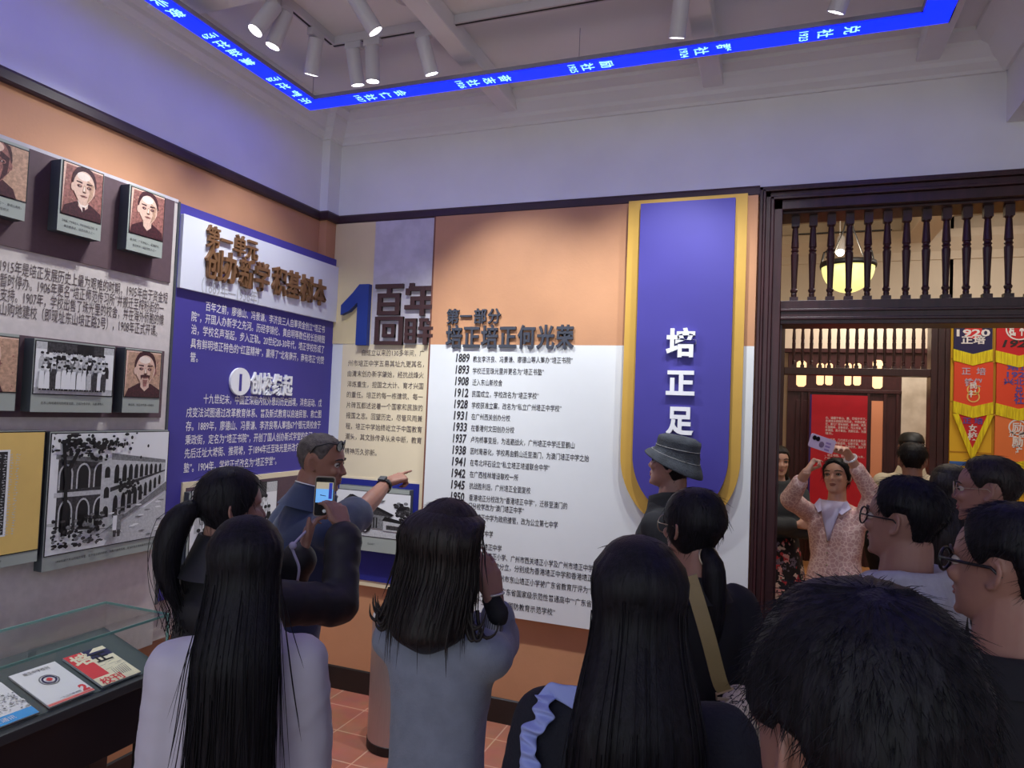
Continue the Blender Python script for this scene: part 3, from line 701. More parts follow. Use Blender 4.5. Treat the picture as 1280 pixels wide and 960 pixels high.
def arcade_photo(s):
    rn = random.Random(9)
    s.pg([(0, 0), (1, 0), (1, 1), (0, 1)], 0); s.pg([(0, 0), (1, 0), (1, 0.30), (0, 0.26)], 1); s.pg([(0, 0), (0.55, 0), (0.2, 0.2), (0, 0.24)], 0)
    s.pg([(0.06, 0.20), (0.46, 0.15), (0.46, 0.74), (0.06, 0.80)], 3)                       # near front, two storeys
    s.pg([(0.04, 0.47), (0.47, 0.46), (0.47, 0.50), (0.04, 0.51)], 1); s.pg([(0.04, 0.79), (0.48, 0.73), (0.48, 0.77), (0.04, 0.83)], 2)
    for i in range(3):
        arch(s, 0.12 + i * 0.135, 0.53, 0.085, 0.2, 0.012, 4, 1); arch(s, 0.13 + i * 0.135, 0.19, 0.085, 0.24, 0.012, 4, 1)
    s.pg([(0.40, 0.16), (0.50, 0.15), (0.50, 0.78), (0.40, 0.78)], 1)
    for z_ in (0.25, 0.42, 0.60): arch(s, 0.45, z_, 0.045, 0.1, 0, 4, 0)
    s.pg([(0.48, 0.15), (0.98, 0.52), (0.98, 0.72), (0.48, 0.80)], 1); s.pg([(0.48, 0.76), (0.98, 0.70), (0.98, 0.73), (0.48, 0.82)], 2); s.pg([(0.48, 0.47), (0.98, 0.62), (0.98, 0.635), (0.48, 0.51)], 3)
    for i in range(9):
        q_ = i / 9; x = 0.53 + 0.44 * q_ ** 0.85; k = 1 - 0.62 * q_
        arch(s, x, 0.545 + 0.085 * q_, 0.036 * k + 0.006, 0.17 * k, 0, 4, 0); arch(s, x, 0.24 + 0.29 * q_, 0.036 * k + 0.006, 0.22 * k * 0.9, 0, 4, 0)
    s.pg([(0.40, 0.10), (1, 0.44), (1, 0.52), (0.48, 0.16)], 2); s.pg([(0.45, 0.0), (1, 0.0), (1, 0.42), (0.52, 0.12)], 1)
    for k in range(26):
        a, b = rn.uniform(0.5, 0.98), rn.uniform(0.02, 0.36); s.el(a, b, 0.03, 0.008, rn.choice([0, 2, 2]), 8)
    s.pg([(0.10, 0.14), (0.15, 0.14), (0.13, 0.6), (0.10, 0.95), (0.07, 0.95), (0.11, 0.6)], 4); s.pg([(0.12, 0.62), (0.22, 0.86), (0.20, 0.88), (0.11, 0.68)], 4)
    for k in range(150):
        a = rn.gauss(0.32, 0.2); b = rn.gauss(0.90, 0.06) - 0.12 * max(0, a - 0.5); s.el(a, b, rn.uniform(0.008, 0.028), rn.uniform(0.008, 0.022), 4, 7)
    for k in range(120):
        a, b = rn.uniform(0.02, 0.42), rn.uniform(0.05, 0.30); s.el(a, b, rn.uniform(0.008, 0.025), rn.uniform(0.006, 0.02), rn.choice([3, 4, 4, 2]), 7)
    for k in range(40):
        s.el(rn.gauss(0.62, 0.05), rn.gauss(0.5, 0.05), 0.014, 0.014, 4, 7)
    for x in (0.51, 0.545):
        s.pg([(x - 0.018, 0.26), (x + 0.018, 0.26), (x + 0.02, 0.13), (x - 0.02, 0.13)], 0 if x < 0.53 else 2); s.el(x, 0.285, 0.012, 0.02, 3, 10); s.pg([(x - 0.014, 0.13), (x + 0.014, 0.13), (x + 0.012, 0.07), (x - 0.012, 0.07)], 3)


def car_photo(s):
    rn = random.Random(2)
    s.pg([(0, 0), (1, 0), (1, 1), (0, 1)], 0); s.pg([(0, 0), (1, 0), (1, 0.16), (0, 0.2)], 1)
    for k in range(46): s.el(rn.gauss(0.9, 0.05), rn.gauss(0.66, 0.1), 0.03, 0.035, rn.choice([3, 4, 4, 2]), 8)
    s.pg([(0, 0.56), (0.12, 0.8), (0.2, 0.92), (0.4, 0.74), (0.62, 0.6), (0.78, 0.5), (0.74, 0.46), (0.5, 0.48), (0.2, 0.54)], 3)
    s.pg([(0.18, 0.90), (0.23, 0.92), (0.5, 0.73), (0.8, 0.53), (0.76, 0.49), (0.4, 0.72)], 4); s.pg([(0.4, 0.80), (0.68, 0.84), (0.64, 0.78), (0.46, 0.74)], 2)
    s.pg([(0.0, 0.2), (0.72, 0.18), (0.72, 0.48), (0.0, 0.54)], 2); s.pg([(0.22, 0.2), (0.34, 0.2), (0.34, 0.46), (0.22, 0.48)], 0); s.pg([(0.37, 0.2), (0.58, 0.2), (0.58, 0.44), (0.37, 0.45)], 4)
    for k in range(5): s.pg([(0.39 + 0.038 * k, 0.2), (0.41 + 0.038 * k, 0.2), (0.41 + 0.038 * k, 0.43), (0.39 + 0.038 * k, 0.43)], 2)
    s.pg([(0.0, 0.2), (0.14, 0.2), (0.14, 0.4), (0.0, 0.44)], 3); s.pg([(0.02, 0.34), (0.12, 0.33), (0.12, 0.37), (0.02, 0.39)], 0)
    s.pg([(0.66, 0.16), (0.98, 0.16), (0.98, 0.36), (0.66, 0.40)], 1); s.pg([(0.64, 0.38), (1, 0.33), (0.96, 0.39), (0.68, 0.48)], 4); s.pg([(0.70, 0.19), (0.95, 0.19), (0.95, 0.28), (0.70, 0.29)], 3)
    s.pg([(0.12, 0.13), (0.48, 0.12), (0.5, 0.22), (0.47, 0.31), (0.26, 0.32), (0.22, 0.25), (0.13, 0.23)], 4)
    for k in range(3): s.pg([(0.29 + 0.065 * k, 0.24), (0.34 + 0.065 * k, 0.24), (0.34 + 0.065 * k, 0.29), (0.29 + 0.065 * k, 0.29)], 0)
    for x in (0.21, 0.42): s.el(x, 0.13, 0.042, 0.055, 4, 16); s.el(x, 0.13, 0.02, 0.026, 1, 12)
    s.el(0.15, 0.2, 0.018, 0.024, 0, 10)


def frame_photo(F, quad, pic, draw, label, side=0.045, d1=0.06, mats_=None, cap_='', group=None, border=True, d0=0.006, bm_=None):
    """quad: front corners TL, TR, BR, BL in pixels; pic: picture corners TL, BR in pixels"""
    q_ = [F.px(x, y, d1) for x, y in quad]
    u0 = (q_[0][0] + q_[3][0]) / 2; u1 = (q_[1][0] + q_[2][0]) / 2; v1 = (q_[0][1] + q_[1][1]) / 2; v0 = (q_[2][1] + q_[3][1]) / 2
    root = thing('framed_picture', F.P((u0 + u1) / 2, v0, d0), label, 'framed picture', group)
    MB().fbox(F, u0, u1, v0, v1, d0, d1, 0, 1).build('frame', [bm_ or M_box, M_boxside], root, bevel=0.002)
    a = F.px(*pic[0], d1); b = F.px(*pic[1], d1); p0, p1 = a[0], b[0]; w1, w0 = a[1], b[1]
    if border: MB().fbox(F, p0 - 0.004, p1 + 0.004, w0 - 0.004, w1 + 0.004, d1, d1 + 0.0012).build('black_border', M_black, root)
    s = Sub().setup(F, p0, w0, p1 - p0, w1 - w0, d1 + 0.0014); draw(s)
    s.build('print', mats_ or M_bw, root, recalc=False)
    if cap_:
        cm = MB(); cw = (u1 - u0) * 0.82
        ls = cap_.split('|'); hh = min(0.010, (w0 - v0) / (2.2 * len(ls)))
        for i, l in enumerate(ls):
            cm.text(l, F, (u0 + u1) / 2, v0 + (w0 - v0) * (0.62 - 0.28 * i if len(ls) > 1 else 0.5), hh, width=min(cw, hh * len(l)), d=d1 + 0.001, align='C')
        cm.build('caption', M_ink, root)
    return root


G = 'framed photographs on the stone panel'
frame_photo(FL, [(-20, 166), (36, 184), (31, 276.7), (-25, 262)], [(-15, 172), (31.6, 252.5)], lambda s: portrait(s, 1), 'largest dark framed portrait of a man, at the near end of the upper row', mats_=M_sep, cap_='培正创办人之一，廖德山先生，|曾任校长', group=G)
frame_photo(FL, [(75.9, 198), (130.2, 218.2), (125.7, 301.2), (71.7, 288)], [(80.2, 201), (125, 279.5)], lambda s: portrait(s, 2), 'framed sepia portrait of a man in a suit and tie, on the brown header band', mats_=M_sep, cap_='冯景谦，广东新会人，早年创办培正书院，是|著名教育家、培正创办人之一', group=G)
frame_photo(FL, [(162.5, 229.7), (206.7, 245.8), (201.9, 322.5), (157.5, 311.9)], [(165, 233.5), (202.5, 301.5)], lambda s: portrait(s, 3), 'framed dark red portrait of a short-haired man, nearest the blue panel in the upper row', mats_=M_sep, cap_='李济良，广东新会人，是基督徒，|曾任校长，培正创办人之一', group=G)
frame_photo(FL, [(-40, 412), (24, 417.7), (18.4, 513.4), (-46, 513)], [(-34, 417), (19, 490)], lambda s: portrait(s, 5), 'framed portrait of a white-haired man in round spectacles', mats_=M_sep, cap_='培正校长', group=G)
frame_photo(FL, [(43.2, 423), (144.5, 433), (138.9, 515.8), (37.2, 515.1)], [(45.5, 426), (139, 495)], group_photo, 'framed black and white group photograph of rows of people in robes', cap_='在东山购地建校时的师生合影，左起为李济良、冯景谦等人', group=G)
frame_photo(FL, [(157, 434.7), (202.6, 439), (198.4, 516.9), (152.3, 515)], [(158.3, 437.5), (198, 497)], lambda s: portrait(s, 4), 'framed sepia portrait of a man with moustache and beard, right of the group photograph', mats_=M_sep, cap_='黄启明，培正中学第一任校长', group=G)
frame_photo(FL, [(62, 539), (209.7, 538), (202, 685), (52.4, 715)], [(65, 542.5), (203.5, 668)], arcade_photo, 'large framed photograph of an arcaded two-storey school building behind a tree', cap_='1908年建于东山的培正学堂，位于培正路的校舍，为西式建筑风格，是当时培正学校最早的校舍', d1=0.05)
M_rub = mat('rubbing_ink', srgb(36, 34, 36), 0.7)
M_matte = mat('golden_mount', srgb(226, 190, 110), 0.6, var=0.04)


def rubbing(s):
    s.pg([(0, 0), (1, 0), (1, 1), (0, 1)], 0); s.pg([(0.0, 0.15), (0.72, 0.15), (0.72, 0.86), (0.0, 0.86)], 1); s.pg([(0.0, 0.165), (0.70, 0.165), (0.70, 0.845), (0, 0.845)], 2)
    rn = random.Random(3)
    for i in range(16):
        for j in range(30):
            x, y = 0.03 + i * 0.042, 0.185 + j * 0.022
            for k in range(3):
                a, b = x + rn.uniform(-0.004, 0.018), y + rn.uniform(0, 0.012); s.pg([(a, b), (a + rn.uniform(0.006, 0.016), b), (a + rn.uniform(0.006, 0.016), b + 0.004), (a, b + 0.005)], 3)


frame_photo(FL, [(-120, 538), (56, 540), (46, 705.4), (-130, 730)], [(-112, 543), (46.5, 686)], rubbing, 'framed stone rubbing of close columns of characters on a golden mount', mats_=[M_matte, M_bw[0], M_rub, M_bw[1]], cap_='培正书院记碑文拓片，现存广州市培正中学', d1=0.05)

# ------------------------------------------------------------------ left wall: blue unit panel
bp_ = thing('exhibition_panel', (XW, (UB + UE) / 2, PB), 'violet-blue wall panel of white text under a white title plate, beside the room corner', 'exhibition panel')
MB().fbox(FL, UB, UE, PB, PT, -0.08, 0.004).build('board', M_blue, bp_)
MB().fbox(FL, UB - 0.012, UB, PB - 0.01, PT + 0.004, -0.08, 0.006).build('edge_strip', M_boxside, bp_)
tpl = [FL.px(x, y, 0.02) for x, y in ((227, 267), (421.2, 333.1), (418.8, 402.5), (222.9, 358.8))]
tv1, tv0 = (tpl[0][1] + tpl[1][1]) / 2, (tpl[2][1] + tpl[3][1]) / 2
M_lilacw = mat('cool_white_plate', srgb(220, 222, 236), 0.5)
plate = MB().fbox(FL, UB + 0.005, UE, tv0, tv1, 0.0, 0.024).build('title_plate', M_lilacw, bp_, bevel=0.002)


def raised(F, body, a, b, h, m, parent, d, ex, bold=0.03, name='raised_character', res=3, gap=0.0):
    """each character of a raised title is its own piece, from pixel a to pixel b at mid height"""
    ua, va = F.px(a[0], a[1], d); ub, vb = F.px(b[0], b[1], d); n = len(body); w_ = (ub - ua) / n; v_ = (va + vb) / 2
    for i, ch in enumerate(body):
        if ch == ' ': continue
        c_ = MB(); c_.text(ch, F, ua + w_ * i + w_ * 0.04, v_, h, width=w_ * 0.92 if ch != '一' else w_ * 0.85, d=d, bold=bold, extrude=ex, res=res)
        c_.build(name, m, parent)


raised(FL, '第一单元', (256, 294.5), (321, 314), 0.105, M_bronze, bp_, 0.024, 0.016, 0.018)
raised(FL, '创办新学', (254, 328), (335, 348), 0.15, M_bronze, bp_, 0.024, 0.018, 0.022)
raised(FL, '积基树本', (338, 350), (406, 366.5), 0.15, M_bronze, bp_, 0.024, 0.018, 0.022)
e = MB(); ua, va = FL.px(252, 357.5, 0.025); ub, vb = FL.px(324, 371.5, 0.025); e.text('（1889年—1936年）', FL, ua, (va + vb) / 2, 0.075, width=ub - ua, d=0.0255); e.build('date_line', M_greyink, bp_)
t = MB()
def para(F, par, rows, h, d=0.0055, bold=0.006):
    for s_, a, b in rows:
        ua, va = F.px(a[0], a[1], d); ub, vb = F.px(b[0], b[1], d)
        MB().text(s_, F, ua, (va + vb) / 2, h, width=ub - ua, d=d, bold=bold).build('line_of_text', M_wink, par)
para(FL, bp_, [('百年之前，廖德山、冯景谦、李济良三人自筹资金创立“培正书', (257.3, 381.7), (406, 412.5)), ('院”，开国人办新学之先河。历经李锦伦、黄启明等数任校长励精图', (239.6, 394.6), (405.8, 424.8)),
             ('治，学校名声渐起，步入正轨。20世纪20-30年代，培正学校形成了', (239.2, 411), (405.2, 437.2)), ('具有鲜明培正特色的“红蓝精神”，赢得了“北有南开，南有培正”的赞', (238.4, 428.8), (405, 450.5)), ('誉。', (237.7, 446.2), (247.5, 446.6)),
             ('十九世纪末，中国正深陷内忧外患的历史困境，洋务运动、戊', (254.5, 498), (402, 504)), ('戌变法试图通过改革教育体系、普及新式教育以启迪民智、救亡图', (233, 514.8), (401.5, 518)), ('存。1889年，廖德山、冯景谦、李济良等人筹措67个银元赁校舍于', (232.3, 531), (400.8, 532)),
             ('秉政街，定名为“培正书院”，开创了国人创办新式学堂的先河', (231.8, 547.5), (390, 546.5)), ('先后迁址大塘街、推荷塘，于1894年迁至珠光里并改名“培正书', (230.8, 564.8), (390, 559.5)), ('塾”。1904年，学校正式改名为“培正学堂”。', (229.8, 583.5), (345.5, 576.8))], 0.047)
uc, vc = FL.px(299, 477, 0.006)
MB().prism(FL, ell(uc, vc, 0.072, 0.072, 28), 0.004, 0.016).build('number_disc', M_wletter, bp_)
e = MB(); e.text('1', FL, uc - 0.002, vc, 0.11, d=0.017, bold=0.03, align='C'); e.build('numeral', M_blue, bp_)
raised(FL, '创校缘起', (311.6, 479.5), (364.5, 481.5), 0.115, M_wletter, bp_, 0.004, 0.012, 0.022)
# lower framed strip with a picture, mostly behind the visitors
u0, v0_ = FL.px(232, 603.5, 0.01); u1, _ = FL.px(400, 588, 0.01)
MB().fbox(FL, u0 - 0.02, UE - 0.06, PB + 0.12, FL.px(345, 590.5)[1], 0.004, 0.014).build('beige_border', M_beige, bp_)
MB().fbox(FL, u0, UE - 0.08, PB + 0.14, FL.px(345, 596.5)[1], 0.014, 0.018).build('brown_mount', M_purple, bp_)
frame_photo(FL, [(236, 610), (345, 607), (343, 690), (232, 715)], [(240, 614), (342, 690)], group_photo, 'framed black and white photograph low on the blue panel', d1=0.05, d0=0.018)

# ------------------------------------------------------------------ end wall: the introduction board
FI = Frame((0, 3.69, 0), (1, 0, 0), (0, 0, 1), (0, -1, 0))
ib = thing('exhibition_panel', (-2.25, YW, 0.6), 'narrow end-wall panel in pale yellow and stone grey with a big blue numeral 1', 'exhibition panel')
x0 = XP + 0.01; x1 = FI.px(545, 275.4)[0]; zt = 2.874; zm = FI.px(480, 430)[1]; xg = FI.px(467, 350)[0]
zb = FI.px(470, 733)[1]
MB().fbox(FI, x0, x1, zb, zm + 0.02, -0.017, 0).build('white_board', M_white, ib)
MB().fbox(FI, x0, xg, zm, zt, -0.017, 0.004).build('yellow_field', M_yellowp, ib)
MB().fbox(FI, xg, x1, zm, zt, -0.017, 0.0041).build('grey_field', M_greyp, ib)
bx0, bx1 = FI.px(428.5, 440)[0], FI.px(538, 440)[0]; bz0 = FI.px(440, 595.5)[1]
MB().fbox(FI, bx0, bx1, bz0, zm - 0.003, 0, 0.003).build('text_field', M_beige, ib)
one = [(0.58, 0), (0.95, 0), (0.95, 1), (0.62, 1), (0.40, 0.86), (0.02, 0.66), (0.02, 0.50), (0.30, 0.56), (0.58, 0.70)]
ua, va = FI.px(426.5, 431.7, 0.01); ub, vb = FI.px(466.5, 356, 0.01)
MB().prism(FI, [(ua + (ub - ua) * a, va + (vb - va) * b) for a, b in one], 0.005, 0.04).build('raised_numeral', M_1blue, ib)


def block_char(strokes, x0p, y0p, x1p, y1p):
    """square lettering from bars in unit coordinates"""
    ua, vb_ = FI.px(x0p, y0p, 0.02); ub, va_ = FI.px(x1p, y1p, 0.02); c_ = MB(); k_ = 0
    for a, b, c, d_ in strokes: k_ += 1; c_.fbox(FI, ua + (ub - ua) * a, ua + (ub - ua) * c, va_ + (vb_ - va_) * b, va_ + (vb_ - va_) * d_, 0.0045, 0.022 + 0.0004 * k_)
    c_.build('raised_character', M_brown, ib)


block_char([(0, .86, 1, 1), (.42, .66, .58, .9), (.10, 0, .26, .70), (.74, 0, .90, .70), (.10, .56, .90, .70), (.10, .28, .90, .41), (.10, 0, .90, .13)], 469.5, 355.5, 502.5, 393.5)
block_char([(.12, .76, .98, .90), (.14, .80, .30, 1), (.02, .64, .18, .84), (.20, .46, .92, .59), (.20, .24, .36, .55), (0, .20, 1, .33), (.54, 0, .70, .88)], 507, 354, 541, 394.5)
block_char([(0, 0, .15, 1), (.85, 0, 1, 1), (0, .87, 1, 1), (0, 0, 1, .13), (.28, .26, .41, .72), (.60, .26, .72, .72), (.28, .62, .72, .74), (.28, .26, .72, .38)], 469, 396, 502.5, 431)
block_char([(0, .06, .12, .94), (.28, .06, .40, .94), (0, .82, .4, .94), (0, .56, .4, .66), (0, .32, .4, .42), (0, .06, .4, .18), (.50, .82, .80, .94), (.52, .60, .64, .90), (.76, .72, .90, .84), (.48, .52, 1, .64), (.46, .26, 1, .38), (.66, 0, .80, .56)], 506.5, 396, 541, 431)
t = MB()
rows = ['自成立以来的130多年间，广', '州市培正中学五易其址九更其名，', '由清末创办新学肇始，经抗战烽火', '淬炼重生，担国之大计、育才兴国', '的重任。培正的每一栋建筑、每一', '片砖瓦都述说着一个国家和民族的', '报国之志。回望历史，尽管风雨兼', '程，培正中学始终屹立于中国教育', '潮头，其文脉传承从未中断，教育', '精神历久弥新。']
for i, s_ in enumerate(rows):
    y_ = 441.2 + 13.35 * i; xl = 435.5 - 0.5 * i if i else 452.5; xr = 530.5 - 0.42 * i if i < 9 else 471
    ua, va = FI.px(xl, y_, 0.004); ub, _ = FI.px(xr, y_, 0.004); ymid, _v = FI.px((xl + xr) / 2, y_, 0.004)
    MB().text(s_, FI, ua, _v if i < 9 else va - 0.01, 0.038, width=ub - ua, d=0.0045).build('line_of_text', M_inkbrown, ib)
sx0 = x0; MB().fbox(FI, sx0, bx1 + 0.01, zb - 0.004, bz0, 0, 0.006).build('beige_border', M_beige, ib)
MB().fbox(FI, sx0, bx1 - 0.03, zb + 0.03, bz0 - 0.012, 0.006, 0.010).build('blue_field', M_navyp, ib)
frame_photo(FI, [(418, 607), (515.5, 611.5), (505, 694), (427, 685)], [(421, 611), (511, 676)], car_photo, 'framed black and white photograph of an old car before a tiled-roof building', cap_='培正旧校门', d1=0.06, d0=0.010)

# ------------------------------------------------------------------ end wall: the timeline board
FM = Frame((0, 3.665, 0), (1, 0, 0), (0, 0, 1), (0, -1, 0))
mbd = thing('exhibition_panel', (-1.0, YW, 0.58), 'wide end-wall timeline panel, orange above and white below with rows of dates', 'exhibition panel')
x0 = FM.px(545, 275.4)[0]; x1 = DX0 - 0.006; zm = FM.px(700, 431.5)[1]; zb = FM.px(628, 770.2)[1]
MB().fbox(FM, x0, x1, zm, 2.874, -0.042, 0).build('orange_field', M_orange, mbd)
MB().fbox(FM, x0, x1, zb, zm, -0.042, 0.0005).build('white_field', M_white, mbd)
MB().fbox(FM, x0 - 0.012, x0, zb, 2.874, -0.042, -0.002).build('edge_strip', mat('brown_edge_shadow', srgb(120, 74, 56), 0.6), mbd)  # brown strip paints the shadow line along the board's left edge
raised(FM, '第一部分', (558.5, 396), (627.5, 395), 0.085, M_slate, mbd, 0.0, 0.014, 0.018)
raised(FM, '培正培正何光荣', (557.5, 421.5), (719, 421), 0.128, M_slate, mbd, 0.0, 0.015, 0.024)
rows = [('1889', '教友李济良、冯景谦、廖德山等人筹办“培正书院”', 446.7, 716), ('1893', '学校迁至珠光里并更名为“培正书塾”', 461.2, 680), ('1908', '迁入东山新校舍', 475.6, 628), ('1912', '民国成立，学校改名为“培正学校”', 490, 673.5),
        ('1928', '学校获准立案，改名为“私立广州培正中学校”', 504.2, 702), ('1931', '在广州西关创办分校', 518.4, 638), ('1933', '在香港何文田创办分校', 532.6, 643), ('1937', '卢沟桥事变后，为逃避战火，广州培正中学迁至鹤山', 547, 718.5),
        ('1938', '因时局恶化，学校再由鹤山迁至澳门，为澳门培正中学之始', 561.4, 736.5), ('1941', '在粤北坪石设立“私立培正培道联合中学”', 575.8, 687.5), ('1942', '在广西桂林增设联校一所', 590.3, 648), ('1945', '抗战胜利后，广州培正全面复校', 604.6, 663.5), ('1950', '香港培正分校改为“香港培正中学”，迁移至澳门的', 619.3, 709.5)]
for i, (yr, s_, y_, xr) in enumerate(rows):
    xl = 570 - 0.55 * i; xt = 591.5 - 0.42 * i
    ua, va = FM.px(xl, y_, 0.001); ub, _ = FM.px(xl + 17.2, y_, 0.001); ty = MB(); ty.text(yr, FM, ua, va, 0.062, width=ub - ua, d=0.002, bold=0.028, shear=0.12)
    ua, _ = FM.px(xt, y_, 0.001); ub, _ = FM.px(xr, y_ + 0.03 * (xr - xt), 0.001); _, va2 = FM.px(xt, y_ + 2.2, 0.001); ty.text(s_, FM, ua, va2, 0.036, width=ub - ua, d=0.002, bold=0.004); ty.build('timeline_text', M_ink, mbd)
for s_, xl, y_, xr in (('澳门分校学改为“澳门培正中学”', 580, 631.5, 655), ('广州培正中学为政府接管，改为公立第七中学', 585, 645, 697.5), ('改名广州市第七中学', 570, 663, 616), ('恢复校名广州市培正中学', 565, 678.5, 627),
                       ('原培正小学、广州市西关培正小学及广州市培正中学校', 604, 694, 748), ('三校行政分立，分别成为香港培正中学和香港培正', 600, 705, 741), ('中学及广州市东山培正小学被广东省教育厅评为“广东', 600, 719.5, 752), ('学校评为“广东省国家级示范性普通高中”“广东省', 598, 735, 740), ('获“全国中小学国防教育示范学校”', 592, 750.5, 694)):
    ua, va = FM.px(xl, y_, 0.001); ub, _ = FM.px(xr, y_ + 8, 0.001); MB().text(s_, FM, ua, va, 0.036, width=ub - ua, d=0.002, bold=0.006).build('timeline_text', M_ink, mbd)

# ------------------------------------------------------------------ the hanging-pennant sign
FN = Frame((0, 3.645, 0), (1, 0, 0), (0, 0, 1), (0, -1, 0))
FN2 = Frame((0, 3.60, 0), (1, 0, 0), (0, 0, 1), (0, -1, 0))
sg = thing('wall_sign', (-0.45, 3.66, 1.2), 'tall violet-blue pennant-shaped wall sign with golden border and white characters', 'wall sign')
def ushape(l, r, top, bot, zc):
    c = (l + r) / 2; rx = (r - l) / 2
    return [(r, top), (l, top)] + [(c + rx * cos(a), zc + (zc - bot) * sin(a)) for a in [pi + pi * i / 28 for i in range(29)]]
yl = FN.px(785.5, 300)[0]; yr = FN.px(933.5, 300)[0]
zc = FN.px(776, 566)[1]; zbot = FN.px(850, 661)[1]
MB().prism(FN, ushape(yl, yr, 2.874, zbot, zc), -0.005, 0.02).build('golden_border', M_gold, sg, bevel=0.002)
bl = FN2.px(801.5, 256)[0]; br = FN2.px(919.5, 256)[0]; zb2 = FN2.px(850, 644)[1]; zc2 = FN2.px(788, 566)[1]
MB().prism(FN2, ushape(bl, br, FN2.px(860, 251.5)[1], zb2, zc2), -0.022, 0.01).build('blue_field', M_blue, sg, bevel=0.002)
for ch, y0_, y1_ in (('培', 411, 446), ('正', 461.5, 495), ('足', 507.5, 543)):
    ua, va = FN2.px(833, (y0_ + y1_) / 2, 0.02); ub, _ = FN2.px(869.5, 450, 0.02); z1 = FN2.px(850, y0_, 0.02)[1]; z0 = FN2.px(850, y1_, 0.02)[1]
    c_ = MB(); c_.text(ch, FN2, ua, (z0 + z1) / 2, (z1 - z0) * 0.97, width=ub - ua, d=0.014, bold=0.034, extrude=0.02, res=4); c_.build('raised_character', M_wletter, sg)

# ------------------------------------------------------------------ LED ribbon ring
ZR = 3.35
rx0, ry1, rx1 = -2.440, 3.128, 0.598; ry0 = -2.2; rw = 0.103
ring = thing('led_ribbon_sign', (-0.9, 1.2, ZR), 'bright blue LED ribbon ring of class names hung under the ceiling', 'LED sign')
fr = MB(); sc = MB()
def quadring(mb, x0, x1, y0, y1, wd_, z):
    o_ = [(x0, y0), (x1, y0), (x1, y1), (x0, y1)]; i_ = [(x0 + wd_, y0 + wd_), (x1 - wd_, y0 + wd_), (x1 - wd_, y1 - wd_), (x0 + wd_, y1 - wd_)]
    return [Vector((a, b, z)) for a, b in o_], [Vector((a, b, z)) for a, b in i_]
for (a0, a1, b0, b1, c0, c1) in ((rx0 - 0.006, rx1 + 0.006, ry1 - rw - 0.006, ry1 + 0.006, ZR + 0.003, ZR + 0.022), (rx0 - 0.006, rx1 + 0.006, ry0 - 0.006, ry0 + rw + 0.006, ZR + 0.003, ZR + 0.022),
                                 (rx0 - 0.006, rx0 + rw + 0.006, ry0, ry1, ZR + 0.003, ZR + 0.022), (rx1 - rw - 0.006, rx1 + 0.006, ry0, ry1, ZR + 0.003, ZR + 0.022)):
    fr.box(a0, a1, b0, b1, c0, c1)
fr.build('housing', M_alu, ring)
O_, I_ = quadring(sc, rx0, rx1, ry0, ry1, rw, ZR)
for k in range(4): sc.add([O_[k], O_[(k + 1) % 4], I_[(k + 1) % 4], I_[k]], [(0, 1, 2, 3)])
sc.build('led_screen', M_led, ring, recalc=False)
wires = MB()
for x_ in (rx0 + 0.05, -0.9, rx1 - 0.05):
    for y_ in (ry1 - 0.05, 0.4, ry0 + 0.05): wires.tube([(x_, y_, ZR + 0.02), (x_, y_, ZC)], 0.0015, 5)
wires.build('hanging_wire', M_alu, ring)
FRB = Frame((0, 0, ZR - 0.0015), (0, 1, 0), (1, 0, 0), (0, 0, -1))       # back run: letters' up points to +X
FRL = Frame((0, 0, ZR - 0.0015), (-1, 0, 0), (0, 1, 0), (0, 0, -1))        # left run: letters' up points to +Y
def led_on(px_, py_): return hit(px_, py_, (0, 0, ZR), (0, 0, 1))
for names, yr, pts, pd_ in (('兑社', '1923', [(1064, 42), (1031, 46)], (1005, 47)), ('群社', '1924', [(905, 62), (877, 65)], (856, 68)), ('励社', '1925', [(760, 83), (736, 86)], (718, 88)),
                           ('奋志社', '1926', [(634, 101), (615, 104), (594, 106)], (579, 108)), ('会仁社', '1927', [(503, 118), (485, 121), (467, 124)], (454, 126))):
    lt = MB()
    for ch, p_ in zip(names, pts):
        w_ = led_on(*p_); lt.text(ch, FRB, ry1 - rw / 2, w_.x, 0.060, d=0.0, bold=0.012, align='C')
    w_ = led_on(*pd_); lt.text(yr, FRB, ry1 - rw / 2, w_.x, 0.045, width=0.075, d=0.0, bold=0.01, align='C'); lt.build('led_text', M_ledtext, ring, recalc=False)
for names, yr, pts, pd_ in (('乐群社', '1928', [(380, 126), (367, 117), (353, 107.5)], (341, 99)), ('集益社', '1929', [(309, 77), (292, 66), (277, 55)], (261, 45)), ('敬业社', '1930', [(220, 16), (200, 3), (185, -7)], (170, -18))):
    lt = MB()
    for ch, p_ in zip(names, pts):
        w_ = led_on(*p_); lt.text(ch, FRL, -(rx0 + rw / 2), w_.y, 0.060, d=0.0, bold=0.012, align='C')
    w_ = led_on(*pd_); lt.text(yr, FRL, -(rx0 + rw / 2), w_.y, 0.045, width=0.075, d=0.0, bold=0.01, align='C'); lt.build('led_text', M_ledtext, ring, recalc=False)

